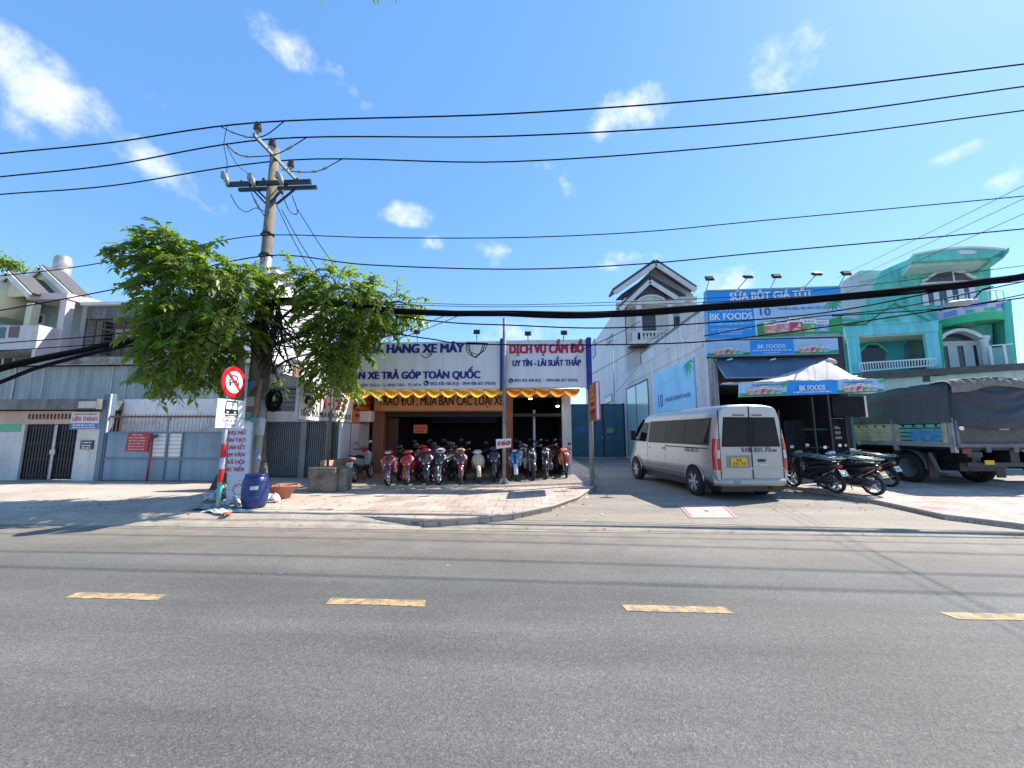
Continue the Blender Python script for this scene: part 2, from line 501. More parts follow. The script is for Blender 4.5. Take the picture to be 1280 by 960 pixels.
# gutter strip and kerb
g = MB(); g.box(-250, 250, 6.935, 7.40, -.25, .006)
struct(g.build('gutter', mat('dusty_gutter', (.30, .255, .195), .95, var=.25, scale=2.5, fine=.2, fscale=60, stain=(.20, .17, .13), stain_amt=.6)))
kb = MB()
rows = []
rnd = random.Random(3)
xs = [-60+i*.5 for i in range(0, 117)]
for x in xs:
    e = 1.0 if x < -3.2 else max(0.0, (-1.6-x)/1.6)
    h = .145*e+.008
    j = rnd.uniform(-.012, .012); h -= (.012 if (round(x*2) % 4 == 0) else 0)+rnd.choice((0, 0, 0, .014))*e
    rows.append([(x, 6.955+j*.3, .007), (x, 7.02+j, .02+h*.15), (x, 7.2+j, h*.62), (x, 7.36+j, h*.97), (x, 7.42, h+.001), (x, 7.43, -.1)])
kb.grid(rows, False)
struct(kb.build('kerb', M_SAND))
# forecourt and pavements: slabs with their own edges
plaza = []
for p in ((470, 646), (540, 649), (590, 646), (645, 640), (690, 631), (722, 620), (742, 607), (744, 600)): 
    q = G(p[0], p[1], .14); plaza.append((q.x, q.y))
g = MB(); g.prism([(-60, 7.425), (-3.6, 7.425), (-3.6, 12.9), (-6.3, 12.9), (-6.3, 18), (-60, 18)], 'z', -.3, .14)
struct(g.build('forecourt', M_FORE))
g = MB(); g.prism([(-3.598, 7.425)]+plaza+[(2.45, 16), (2.45, 27), (-3.598, 27)], 'z', -.3, .142)
struct(g.build('pavement', M_TILE))
g = MB(); 
edge = [(p[0], p[1]) for p in plaza]
ed = MB(); ed.tube([(p[0]+.01, p[1]+.01, .118) for p in plaza], .032, 6)
struct(ed.build('kerb', mat('kerb_stone', (.42, .36, .30), .9, var=.2, scale=5)))
g = MB(); g.box(-2.6, 30, 7.405, 60, -.3, .003)
struct(g.build('driveway', M_DRIVE))
rp = []
for p in ((962, 604), (1030, 613), (1105, 627), (1180, 643), (1280, 655)):
    q = G(p[0], p[1], .10); rp.append((q.x, q.y))
g = MB(); g.prism(rp+[(60, 7.9), (60, 14.1), (rp[0][0]-.1, 14.1)], 'z', -.3, .10)
struct(g.build('pavement', M_BRICKPAVE))
ed = MB(); ed.tube([(p[0]+.01, p[1]+.02, .074) for p in rp], .036, 6)
struct(ed.build('kerb', mat('dark_kerb', (.40, .33, .27), .9, var=.3, scale=6)))
# plinth the motorbikes stand on
FL = .20
g = MB(); g.prism([(-6.1, 11.0), (-1.0, 11.35), (1.55, 12.15), (1.55, 14.3), (-6.1, 14.3)], 'z', .1, FL)
struct(g.build('floor', mat('shop_floor', (.30, .26, .22), .6, var=.15, scale=3, streak=0)))
g = MB(); g.bar((-6.1, 10.98, .172), (-1.0, 11.33, .172), .05, .058); g.bar((-.99, 11.33, .172), (1.55, 12.12, .172), .06, .06)
struct(g.build('kerb', mat('cream_edge', (.55, .47, .34), .85, var=.25, scale=5)))
# manhole slab in the driveway
t = thing('manhole_cover', 'square pinkish concrete slab with red border set in the driveway behind the van', 'manhole cover', G(885, 640, 0))
c = [G(848, 632), G(905, 632), G(922, 648), G(862, 648)]
m = MB(); m.M = wm(t).inverted(); m.prism([(p.x, p.y) for p in c], 'z', 0.001, .016)
m.build('slab', mat('pink_slab', (.47, .37, .32), .9, var=.15, scale=8), t)
cc = sum(c, Vector())/4
m = MB(); m.M = wm(t).inverted()
for a, b in ((0, 3), (1, 2), (0, 1)):
    p, q = c[a].lerp(cc, .10), c[b].lerp(cc, .10); m.bar((p.x, p.y, .0175), (q.x, q.y, .0175), .035, .004)
m.build('border', mat('faded_red', (.42, .14, .11), .8, var=.3, scale=9), t)
m = MB(); m.lathe([(.05, .016), (.05, .021)], (-.02, .02, 0), 12); m.build('lifting_hole', BLACK, t)

# ------------------------------------------------------------------ left block
def wins(parent, x0, x1, z0, z1, y, frame, pane, cols=2, rows=2, w=.06, dep=.06):
    """a window in a wall that faces -y: frame bars over a pane"""
    f = MB()
    for i in range(cols+1):
        x = x0+(x1-x0)*i/cols; f.box(x-w/2, x+w/2, y-dep, y, z0, z1)
    for j in range(rows+1):
        z = z0+(z1-z0)*j/rows
        for i in range(cols):
            a = x0+(x1-x0)*i/cols+w/2; b = x0+(x1-x0)*(i+1)/cols-w/2
            f.box(a, b, y-dep+.004, y-.002, z-w/2, z+w/2)
    o = f.build('window', frame, parent, True)
    p = MB(); p.box(x0, x1, y-.018, y-.004, z0, z1); p.build('pane', pane, o, True)
    return o
M_DGLASS = glass('dark_glass', (.02, .026, .03))
M_BGLASS = glass('blue_glass', (.06, .085, .10))

# house with gables
Yf = 16.6
M_GREENW = mat('sage_green_wall', (.36, .42, .33), .85, var=.08, streak=.1)
M_PINKW = mat('pale_pink_wall', (.66, .55, .53), .85, var=.06, streak=.1)
M_CREAMY = mat('cream_yellow_wall', (.66, .61, .40), .85, var=.1)
M_TRIM = mat('cream_trim', (.70, .70, .64), .7, var=.06, streak=.1)
M_ROOFG = mat('dark_roof_tile', (.10, .095, .095), .8, var=.25, scale=6)
hx = lambda px, py, Y=Yf: at(px, py, Y).x
hz = lambda px, py, Y=Yf: at(px, py, Y).z
xr = hx(47, 420)
Yb = 18.6
t = thing('gabled_house', 'pale green house with cream gables and a pink balcony wall behind the grey shed', 'house', (xr-4, Yf+2, 0))
m = MB(); m.box(xr-9, xr-.4, Yb, Yb+7, 0, hz(40, 372, Yb)); m.build('wall', M_GREENW, t, True)
zt, zb = hz(47, 406), hz(47, 436)
m = MB(); m.box(xr-9, xr-.16, Yf, Yf+.16, zb+.25, zt-.02); m.box(xr-9, xr, Yf, Yb, zb-.02, zb+.25)
m.build('balcony', mat('grey_white_wall', (.55, .55, .54), .85, var=.08, streak=.1), t, True)
m = MB(); m.box(xr-.16, xr+.002, Yf-.004, Yb+2.6, zb-1.0, zt); m.build('balcony_side_wall', M_PINKW, t, True)
m = MB(); m.box(hx(12, 410), hx(25, 410), Yf-.012, Yf-.002, hz(15, 422), hz(15, 408))
m.build('balcony_panel', mat('brown_panel', (.14, .09, .07), .6), t, True)
m = MB(); m.box(xr-9, hx(10, 400), Yf-.01, Yf-.002, hz(5, 423), hz(5, 409)); m.build('balcony_glass', M_BGLASS, t, True)
# upper storey: column, beam, slab
xc0, xc1 = hx(72, 400, 17.4), hx(80, 400, 17.4)
m = MB(); m.box(xc0, xc1, 17.4, 17.75, zb, hz(75, 366, 17.4)); m.build('column', M_PINKW, t, True)
zs = hz(75, 374, 17.4)
m = MB(); m.box(hx(35, 370, 17.4), xc1+.05, 17.35, Yb+4.2, zs, zs+.32); m.build('roof_slab', M_PINKW, t, True)
m = MB(); m.box(xc1-.25, xc1, Yb-.3, Yb+4, zb, zs); m.build('side_wall', mat('grey_white_wall', (.55, .55, .54)), t, True)
wins(t, hx(25, 400, Yb), hx(56, 400, Yb), hz(40, 417, Yb), hz(40, 394, Yb), Yb-.01, M_TRIM, M_BGLASS, 2, 2, .12)
wins(t, hx(-6, 440, Yb), hx(21, 440, Yb), hz(10, 458, Yb), hz(10, 440, Yb), Yb-.01, M_TRIM, M_BGLASS, 2, 1, .12)
# door on the sunlit side of the upper storey
dp = MB(); y0, y1 = 18.9, 20.0; dp.box(xc1+.003, xc1+.03, y0, y1, zb+.1, zs-.5); dp.build('door', M_TRIM, t, True)
dp = MB(); dp.box(xc1+.03, xc1+.035, y0+.2, y1-.2, zb+.3, zs-1.1); dp.box(xc1+.03, xc1+.035, y0+.2, y1-.2, zs-1.0, zs-.6); dp.build('door_glass', M_BGLASS, t, True)
# gables
def gable(ap, el, er, y, yb, parent, wallm):
    A, E0, E1 = at(*ap, y), at(*el, y), at(*er, y)
    m = MB(); m.prism([(E0.x+.25, E0.z+.0), (E1.x-.25, E1.z+.0), (A.x, A.z-.12)], 'y', y+.12, y+.22); m.build('gable_wall', wallm, parent, True)
    m = MB()
    for E in (E0, E1):
        d = (Vector((E.x, 0, E.z))-Vector((A.x, 0, A.z))).normalized(); nn = Vector((-d.z, 0, d.x)); nn = nn if nn.z > 0 else -nn
        a, b = Vector((A.x, y, A.z)), Vector((E.x, y, E.z))
        m.face([a, b, b+Vector((0, yb-y, 0)), a+Vector((0, yb-y, 0))]); 
        lift = nn*.12
        m.add([a, b, a+lift, b+lift, a+Vector((0, yb-y, 0)), b+Vector((0, yb-y, 0)), a+lift+Vector((0, yb-y, 0)), b+lift+Vector((0, yb-y, 0))],
              [(0, 1, 3, 2), (2, 3, 7, 6), (4, 6, 7, 5), (0, 4, 5, 1), (1, 5, 7, 3)])
    m.build('roof', M_ROOFG, parent, True)
    m = MB()
    for E in (E0, E1):
        m.bar((A.x, y-.03, A.z-.09), (E.x, y-.03, E.z-.09), .08, .26, up=(0, 0, 1))
    m.build('barge_board', M_TRIM, parent, True)
gable((10, 340), (-22, 372), (38, 368), 17.0, 19.0, t, M_CREAMY)
gable((51, 333), (22, 359), (93, 372), 18.2, 19.2, t, M_CREAMY)
m = MB()
pc = at(0, 372, 17.3)
rg = []
for zz in (hz(5, 398, 17.3), hz(5, 372, 17.3), hz(5, 356, 17.3)):
    rg.append([(pc.x-.2+1.0*math.cos(a), pc.y+1.0*math.sin(a)+.3, zz) for a in [2*math.pi*i/20 for i in range(20)]])
m.loft(rg); m.build('round_bay', M_CREAMY, t, True)
m = MB(); m.bar(at(37, 412, 17.2), at(43, 380, 17.2), .32); m.build('column', M_CREAMY, t, True)
# white roof line and tree far behind, tank
tk = at(77, 340, 21)
t2 = thing('water_tank', 'steel rooftop water tank behind the cream gables', 'water tank', (tk.x, tk.y, at(77, 362, 21).z))
hh = at(77, 320, 21).z-at(77, 362, 21).z
m = MB(); m.lathe([(.36, hh*.38), (.40, hh*.42), (.41, hh*.6), (.39, hh*.62), (.41, hh*.64), (.41, hh*.82), (.39, hh*.84), (.40, hh*.9), (.3, hh*.98), (.1, hh)], (0, 0, 0), 20); m.build('tank', mat('tank_steel', (.5, .46, .40), .45, .6, var=.25, scale=5), t2)
m = MB()
for a in (.8, 2.4, 3.9, 5.5): m.box(.33*math.cos(a)-.03, .33*math.cos(a)+.03, .33*math.sin(a)-.03, .33*math.sin(a)+.03, 0, hh*.4)
m.lathe([(.38, hh*.36), (.38, hh*.39)], (0, 0, 0), 16)
m.build('stand', DARKSTEEL, t2)

# old weathered house
Yo = 18.0
ox = lambda px: at(px, 420, Yo).x
oz = lambda py: at(140, py, Yo).z
M_STAIN = mat('stained_concrete', (.20, .205, .20), .9, var=.3, scale=2, streak=.35, stain=(.07, .07, .065), stain_amt=.7)
M_RUST = mat('rusty_cream_paint', (.50, .43, .33), .85, var=.2, scale=3, streak=.35, stain=(.20, .08, .03), stain_amt=.7)
t = thing('old_house', 'weathered flat roofed house with rusty balcony grille behind the tree', 'house', (ox(150), Yo+2, 0))
m = MB(); m.box(ox(104), ox(262), Yo, Yo+.3, oz(398), oz(383)); m.build('fascia', M_STAIN, t, True)
m = MB(); m.box(ox(102), ox(262), Yo-.25, Yo+6, oz(383)+.01, oz(379)); m.build('roof_slab', M_TRIM, t, True)
m = MB(); m.prism([(ox(113), oz(379)+.02), (ox(113), oz(362)), (ox(128), oz(361)), (ox(162), oz(372)), (ox(162), oz(379)+.02)], 'y', Yo+1.5, Yo+4); m.build('parapet', mat('stained_pink', (.60, .50, .47), .85, var=.15, streak=.3), t, True)
m = MB(); m.box(ox(104), ox(262), Yo+1.4, Yo+6, 0, oz(383)); m.build('wall', mat('old_brown_wall', (.30, .24, .20), .9, var=.3, scale=1.5, streak=.3), t, True)
m = MB(); m.box(ox(104), ox(262), Yo-.02, Yo+.12, oz(460), oz(446)); m.build('balcony', M_RUST, t, True)
m = MB()
for i in range(9):
    z = oz(399)-.1+(oz(446)-oz(399)+.1)*i/9; m.box(ox(104), ox(262), Yo+.02, Yo+.04, z-.015, z+.015)
for i in range(14):
    x = ox(104)+(ox(262)-ox(104))*i/13; m.box(x-.025, x+.025, Yo+.045, Yo+.09, oz(446), oz(398))
m.build('grille', mat('rusty_bars', (.14, .08, .06), .8, var=.3, scale=6), t, True)
m = MB(); m.box(ox(170), ox(190), Yo+1.3, Yo+1.38, oz(446), oz(425)); m.box(ox(108), ox(160), Yo+1.3, Yo+1.38, oz(417), oz(402)); m.build('white_panel', M_TRIM, t, True)

# corrugated sheet shed
Ys = 14.6
sx0, sx1 = at(-160, 480, Ys).x, at(318, 480, Ys).x
z0, z1 = .14, at(100, 458, Ys).z
t = thing('corrugated_shed', 'long shed clad in grey green corrugated metal sheets behind the gates', 'shed', ((sx0+sx1)/2, Ys+1.5, .14))
m = MB(); rows = [[], []]
n = int((sx1-sx0)/.05)
for i in range(n+1):
    x = sx0+(sx1-sx0)*i/n; y = Ys+.018*math.sin(i*math.pi/2)
    rows[0].append((x, y, z0)); rows[1].append((x, y, z1))
m.grid(rows, False); m.build('metal_sheet', mat('grey_green_sheet', (.40, .43, .40), .6, .15, var=.16, scale=1.2, streak=.3), t, True)
m = MB(); m.box(sx0, sx1, Ys+.05, Ys+3, z0, z1-.1); m.build('frame', DARKSTEEL, t, True)
m = MB(); m.prism([(Ys-.28, z1+.01), (Ys-.28, z1+.05), (Ys+3.2, z1+.55), (Ys+3.2, z1+.5)], 'x', sx0, sx1); m.build('roof', M_RUST, t, True)
for px in (18, 54, 140, 158):
    m = MB(); x = at(px, 480, Ys).x; m.box(x-.035, x+.035, Ys-.035, Ys-.022, z0, z1-.02); m.build('seam', mat('pale_seam', (.45, .46, .44), .6), t, True)

# gate house with folding gate
Yg = 12.2
gx = lambda px, py=560: at(px, py, Yg).x
gz = lambda py, px=60: at(px, py, Yg).z
M_GWALL = mat('off_white_wall', (.66, .65, .61), .85, var=.08, streak=.15, stain=(.25, .24, .22), stain_amt=.35)
M_PEACH = mat('peach_wall', (.56, .43, .33), .85, var=.08, streak=.15)
t = thing('gate_building', 'low roofed entrance with black folding gate and peach beam', 'entrance', (gx(60), Yg+1, .14))
m = MB(); m.box(gx(-110), gx(27), Yg, Yg+.25, .14, gz(527)); m.box(gx(94), gx(122), Yg, Yg+.25, .14, gz(527)); m.build('wall', M_GWALL, t, True)
m = MB(); m.box(gx(-110), gx(124), Yg-.03, Yg+.27, gz(530), gz(514)); m.build('beam', M_PEACH, t, True)
m = MB()
for i in range(13):
    x = gx(31+i*4.6); m.box(x, x+.07, Yg-.04, Yg-.031, gz(524), gz(517.5))
m.build('vent_slot', mat('dark_red_slot', (.10, .03, .03), .8), t, True)
m = MB(); m.box(gx(-110), gx(128), Yg-.35, Yg+2.3, gz(512)-.01, gz(500)); m.build('roof_ledge', M_STAIN, t, True)
m = MB(); m.box(gx(106), gx(127.5), Yg-.355, Yg-.351, gz(511), gz(503)); m.build('ledge_patch', M_GWALL, t, True)
m = MB(); m.box(gx(-40), gx(22.5), Yg-.012, Yg-.002, gz(540), gz(519)); m.build('green_panel', mat('green_board', (.12, .42, .24), .6, var=.15), t, True)
gt = MB(); x0, x1 = gx(27), gx(94); y = Yg+.12
gt.box(x0, x1, y, y+.03, .16, gz(531))
d = gt.build('folding_gate', mat('black_gate', (.022, .024, .030), .45, .3, var=.2), t, True)
b = MB()
for i in range(19):
    x = x0+(x1-x0)*i/18; b.box(x-.03, x+.03, y-.045, y-.004, .16, gz(531))
for j in range(4):
    z = .3+(gz(531)-.4)*j/3; b.box(x0, x1, y-.06, y-.047, z-.010, z+.010)
b.build('gate_bars', mat('gate_bar', (.028, .029, .036), .45, .4), d, True)
b = MB(); xm = gx(65); b.box(xm-.05, xm+.05, y-.09, y-.065, .16, gz(531)); b.box(xm-.1, xm+.1, y-.10, y-.092, gz(568), gz(562)); b.build('lock_bar', GALV, d, True)

t = thing('shop_sign', 'white and blue sign board reading LIÊN THÀNH in red above the small plaque', 'sign', (gx(106), Yg-.1, gz(536)))
x0, x1, za, zb_ = gx(89), gx(124), gz(536.5), gz(515.5)
m = MB(); m.box(x0, x1, Yg-.12, Yg-.05, za, zb_); m.build('board', WHITE, t, True)
m = MB(); m.box(x0+.01, x1-.01, Yg-.126, Yg-.1205, za+.01, za+(zb_-za)*.34); m.build('blue_strip', mat('sign_blue', (.05, .16, .42), .5), t, True)
m = MB(); m.text('LIÊN THÀNH', ((x0+x1)/2, Yg-.124, za+(zb_-za)*.47), XR, ZU, .14, w=(x1-x0)*.88, bold=.03); m.build('lettering', REDPAINT, t, True)
m = MB(); m.lines(((x0+x1)/2, Yg-.124, zb_-.09), XR, ZU, (x1-x0)*.8, .04, 3); m.build('small_lettering', NAVY, t, True)
m = MB(); m.lines(((x0+x1)/2, Yg-.129, za+.11), XR, ZU, (x1-x0)*.8, .05, 4); m.lines(((x0+x1)/2, Yg-.129, za+.04), XR, ZU, (x1-x0)*.8, .04, 5); m.build('small_lettering', WHITEINK, t, True)
t = thing('plaque', 'small dark blue plaque on the white gate pillar', 'sign', (gx(109), Yg-.02, gz(561)))
m = MB(); m.box(gx(101), gx(117), Yg-.03, Yg-.002, gz(561.5), gz(550.5)); m.build('board', mat('navy_board', (.02, .025, .07), .4), t, True)
m = MB()
for k, z in enumerate((553.5, 557.2, 560.2)): m.lines((gx(109), Yg-.033, gz(z)-.01), XR, ZU, .34, .045, 10+k)
m.build('lettering', WHITEINK, t, True)

# blue sheet gate
M_BGATE = mat('blue_grey_gate', (.19, .29, .37), .5, .1, var=.1, scale=1.5, streak=.2)
M_BGATE2 = mat('blue_grey_frame', (.13, .19, .25), .5, .1, var=.1)
Yq = 12.15
bx = lambda px, py=570: at(px, py, Yq).x
bz = lambda py, px=200: at(px, py, Yq).z
t = thing('sheet_metal_gate', 'blue grey sheet metal gate with a spiked rail along its top', 'gate', (bx(207), Yq, .14))
m = MB()
for a, b in ((131, 186), (188.5, 206), (208, 225), (227.5, 292)):
    m.box(bx(a), bx(b), Yq, Yq+.04, .17, bz(575))
for a, b in ((131, 186), (227.5, 292)): m.box(bx(a), bx(b), Yq+.001, Yq+.041, bz(572), bz(542))
m.build('panel', M_BGATE, t, True)
m = MB()
for a in (129, 186, 206, 225.5, 291):
    w = .05 if a not in (206,) else .07
    m.box(bx(a), bx(a)+w, Yq-.03, Yq-.002, .15, bz(541) if a != 206 else bz(521))
m.box(bx(129), bx(293), Yq-.025, Yq+.02, bz(575), bz(572.2)); m.box(bx(129), bx(293), Yq-.02, Yq+.03, bz(542), bz(539.5))
m.build('frame', M_BGATE2, t, True)
m = MB()
n = 36
for i in range(n):
    x = bx(131)+(bx(292)-bx(131))*i/(n-1); m.box(x-.006, x+.006, Yq, Yq+.012, bz(540), bz(519)+.06)
m.box(bx(130), bx(293), Yq-.006, Yq+.026, bz(522), bz(519.5)); 
m.build('spiked_rail', mat('dark_red_rail', (.16, .075, .07), .6, var=.2), t, True)
m = MB()
for a, b in ((188.5, 206), (208, 225)): m.box(bx(a)+.02, bx(b)-.02, Yq+.02, Yq+.05, bz(572), bz(542))
m.build('white_panel', mat('bright_white', (.80, .79, .77), .6, var=.04), t, True)
m = MB()
for a, b in ((188.5, 206), (208, 225)):
    for k in range(6): z = bz(571-k*5); m.box(bx(a)+.02, bx(b)-.02, Yq-.0, Yq+.014, z-.012, z+.012)
m.build('slat', mat('grey_slat', (.45, .45, .45), .6), t, True)
t = thing('gate_post', 'tall grey steel post between the white pillar and the blue gate', 'post', (bx(127), Yq, .14))
m = MB(); m.box(bx(122.5), bx(129), Yq-.06, Yq+.2, .14, bz(492)); m.build('shaft', M_BGATE2, t, True, .01)
m = MB(); m.box(bx(129)+.002, bx(129)+.05, Yq-.04, Yq+.0, bz(541), bz(492)); m.build('edge_strip', WHITE, t, True)
t = thing('notice_board', 'red notice sheet with rows of white print hung on the blue gate', 'notice', (bx(172), Yq-.05, bz(565)))
m = MB(); m.prism([(bx(157), bz(564)), (bx(185.5), bz(565)), (bx(187.5), bz(541)), (bx(159), bz(541))], 'y', Yq-.06, Yq-.045); m.build('sheet', mat('red_sheet', (.42, .025, .035), .5, var=.1), t, True)
m = MB()
for k in range(6): m.lines((bx(172), Yq-.064, bz(562.5-k*3.6)), XR, ZU, .60 if k < 5 else .4, .05, 20+k)
m.build('lettering', mat('pale_print', (.6, .42, .40), .6), t, True)
t = thing('hammer_pole', 'thin red pole with a black head standing in front of the white gate panel', 'pole', (bx(192), Yq-.12, .14))
m = MB(); m.tube([(bx(191), Yq-.12, .14), (bx(192.5), Yq-.1, bz(547))], .022, 6); m.build('shaft', REDPAINT, t, True)
m = MB(); m.obox((bx(193.5), Yq-.1, bz(545.5)), (.09, 0, .02), (0, .04, 0), (-.01, 0, .05)); m.build('head', BLACK, t, True)
# stained white wall behind the gate
t = MB(); t.box(bx(124), bx(300), Yq+.55, Yq+.8, .14, bz(497)); 
o = t.build('boundary_wall', mat('mildewed_white_wall', (.92, .90, .86), .9, var=.08, scale=3, fine=.1, fscale=25, stain=(.33, .31, .28), stain_amt=.6), None)
tag(o, 'mildewed white wall rising behind the spiked rail of the blue gate', 'wall')

# white house flank seen between the trees
p0, p1 = atX(330, 450, -12.0), atX(398, 450, -12.0)
t = thing('white_house', 'tall white house whose sunlit side shows between the two tree crowns', 'house', (-13, 18, .14))
zt = at(360, 346, 17).z
m = MB(); m.box(-16, -12.0, 16.6, p1.y+1.2, .14, zt); m.build('wall', mat('bright_white_wall', (.78, .76, .73), .85, var=.05, streak=.14), t, True)
m = MB(); m.box(-16.2, -11.8, 16.4, p1.y+1.4, zt, zt+.2); m.build('roof_slab', M_TRIM, t, True)
w0, w1 = atX(366, 465, -12), atX(375, 465, -12)
m = MB(); m.box(-12.0, -11.93, w0.y, w1.y, w0.z-.5, w0.z+.5); f = m.build('window', mat('brown_panel', (.14, .09, .07), .6), t, True)
m = MB(); m.box(-11.93, -11.92, w0.y+.12, w1.y-.12, w0.z-.4, w0.z+.4); m.build('pane', mat('orange_shutter', (.36, .17, .09), .6), f, True)
m = MB(); m.box(-12, -11.7, w0.y-.3, w1.y+.3, w0.z+.6, w0.z+.7); m.build('window_hood', M_TRIM, t, True)

# shop with collapsible shutters
Yh = 13.3
sx = lambda px, py=560: at(px, py, Yh).x
sz = lambda py, px=400: at(px, py, Yh).z
t = thing('shuttered_shop', 'closed shop with grey collapsible lattice shutters and a dark glass band above', 'shop', (sx(390), Yh+1, .14))
m = MB(); m.box(sx(318), sx(462), Yh+.02, Yh+.3, sz(527), sz(514)); m.build('lintel', M_GWALL, t, True)
m = MB(); m.box(sx(318), -6.35, Yh+.35, Yh+6, .14, sz(486)); m.build('wall', M_STAIN, t, True)
m = MB(); m.box(sx(318), -6.3, Yh+.05, Yh+.12, sz(514), sz(488)); m.build('glass_band', M_DGLASS, t, True)
m = MB()
for k in (488.5, 494, 500, 506): m.box(sx(318), -6.3, Yh+.01, Yh+.045, sz(k)-.025, sz(k)+.025)
m.build('band_frame', mat('grey_frame', (.22, .24, .24), .5, .3), t, True)
m = MB(); m.box(sx(318), -6.2, Yh-.3, Yh+.3, sz(486), sz(484)); m.build('canopy', M_STAIN, t, True)
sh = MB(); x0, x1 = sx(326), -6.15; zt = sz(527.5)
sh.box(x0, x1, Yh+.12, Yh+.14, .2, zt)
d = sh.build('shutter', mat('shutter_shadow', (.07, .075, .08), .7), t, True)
b = MB(); n = 46
for i in range(n+1):
    x = x0+(x1-x0)*i/n; b.box(x-.014, x+.014, Yh+.06, Yh+.085, .2, zt)
b.build('shutter_slat', mat('shutter_grey', (.22, .235, .245), .5, .4, var=.2, scale=4), d, True)
b = MB()
for j in range(12):
    za = .25+(zt-.45)*j/12; zc = za+(zt-.45)/12
    for i in range(0, n, 2):
        xa = x0+(x1-x0)*i/n; xb = x0+(x1-x0)*min(n, i+2)/n
        b.bar((xa, Yh+.098, za), (xb, Yh+.098, zc), .014); b.bar((xa, Yh+.105, zc), (xb, Yh+.105, za), .014)
b.build('shutter_lattice', mat('shutter_grey', (.22, .235, .245)), d, True)
for px in (378.5, 410):
    b = MB(); b.box(sx(px)-.10, sx(px)+.10, Yh-.02, Yh+.05, .14, zt); b.build('post', mat('post_grey', (.26, .26, .25), .6, var=.2, streak=.2), t, True)
# ------------------------------------------------------------------ motorbike shop
YB = 11.8                                  # plane of the big sign boards
XL = at(408, 460, YB).x; XM = at(628, 460, YB).x; XE = at(734, 460, YB).x
zB, zT = at(560, 486, YB).z, at(560, 427, YB).z
XP = -6.1                                  # party wall on the left
YF = 14.4                                  # shop front
fx = lambda px, py=540: at(px, py, YF).x
fz = lambda py, px=560: at(px, py, YF).z
M_BROWN = mat('reddish_brown_paint', (.30, .13, .075), .7, var=.15, streak=.15)
M_PEACHB = mat('peach_board', (.64, .34, .17), .6, var=.08)
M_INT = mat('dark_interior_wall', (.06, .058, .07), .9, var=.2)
M_SHOPW = mat('shop_white_wall', (.60, .60, .60), .8, var=.08, streak=.15)
xR0, xR1 = fx(702), fx(710)
t = thing('motorbike_shop', 'open fronted motorbike shop with brown columns behind the row of bikes', 'shop', ((XP+xR1)/2, YF+2, .14))
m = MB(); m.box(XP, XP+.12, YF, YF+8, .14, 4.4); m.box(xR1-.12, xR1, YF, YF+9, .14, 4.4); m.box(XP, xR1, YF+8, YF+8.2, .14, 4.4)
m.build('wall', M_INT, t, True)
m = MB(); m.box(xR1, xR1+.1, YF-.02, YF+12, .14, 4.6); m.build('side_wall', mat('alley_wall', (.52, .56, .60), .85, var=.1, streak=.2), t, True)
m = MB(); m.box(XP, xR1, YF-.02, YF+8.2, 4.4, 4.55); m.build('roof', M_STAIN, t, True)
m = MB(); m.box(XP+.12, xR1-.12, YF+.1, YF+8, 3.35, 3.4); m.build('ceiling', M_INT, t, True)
m = MB(); m.box(XP+.12, xR1-.12, YF-.1, YF+8, .142, FL+.004); m.build('shop_floor', mat('inside_floor', (.22, .2, .19), .4, var=.1), t, True)
m = MB(); m.box(fx(628), xR1-.0, YF-.0, YF+.2, fz(497), 4.4); m.box(XP, fx(628), YF, YF+.2, fz(490), 4.4); m.build('upper_wall', M_BROWN, t, True)
for a, b in ((467, 481), (632, 641)):
    m = MB(); m.box(fx(a), fx(b), YF-.12, YF+.2, .14, fz(490)); m.build('column', M_BROWN, t, True, .015)
m = MB(); m.box(fx(702.5), xR1+.11, YF-.14, YF+.1, .14, fz(490)); m.build('column', M_SHOPW, t, True, .015)
m = MB(); m.box(fx(481), fx(632), YF+.02, YF+.14, fz(521), fz(514)); m.box(fx(641), fx(702), YF+.02, YF+.14, fz(521), fz(517)); m.build('frame', mat('dark_brown_frame', (.03, .025, .022), .7), t, True)
m = MB(); m.box(fx(481), fx(495), YF+.25, YF+.32, .2, fz(522)); m.build('inner_panel', mat('maroon_panel', (.09, .035, .03), .6, var=.2), t, True)
m = MB(); m.box(fx(512), fx(612), YF+3.0, YF+3.05, 2.15, 3.05); m.build('blue_backdrop', mat('deep_blue_board', (.025, .03, .11), .6), t, True)
m = MB(); m.box(fx(666.5), fx(669.5), YF+.9, YF+.96, .2, 2.6); m.build('pillar', GALV, t, True)
# low walls of the porch
M_LOWW = mat('salmon_low_wall', (.55, .33, .235), .75, var=.12, scale=2, streak=.15)
t = thing('porch_wall', 'low salmon wall with a tall white panel, between shutters and shop porch', 'wall', (XP, 12.5, .14))
a0 = atX(405, 576, XP+.0)
m = MB(); m.prism([(11.15, .14), (YF-.14, .14), (YF-.14, .80), (11.15, .88)], 'x', XP-.12, XP+.0); m.build('base', M_LOWW, t, True, .012)
m = MB(); m.box(XP-.10, XP-.005, 12.1, YF-.14, .88, 2.02); m.build('panel', M_SHOPW, t, True)
m = MB(); m.box(XP-.008, XP+.004, 12.72, 12.75, .88, 2.02); m.box(XP-.008, XP+.01, 14.2, YF-.14, .88, 2.02); m.build('panel_joint', DARKSTEEL, t, True)

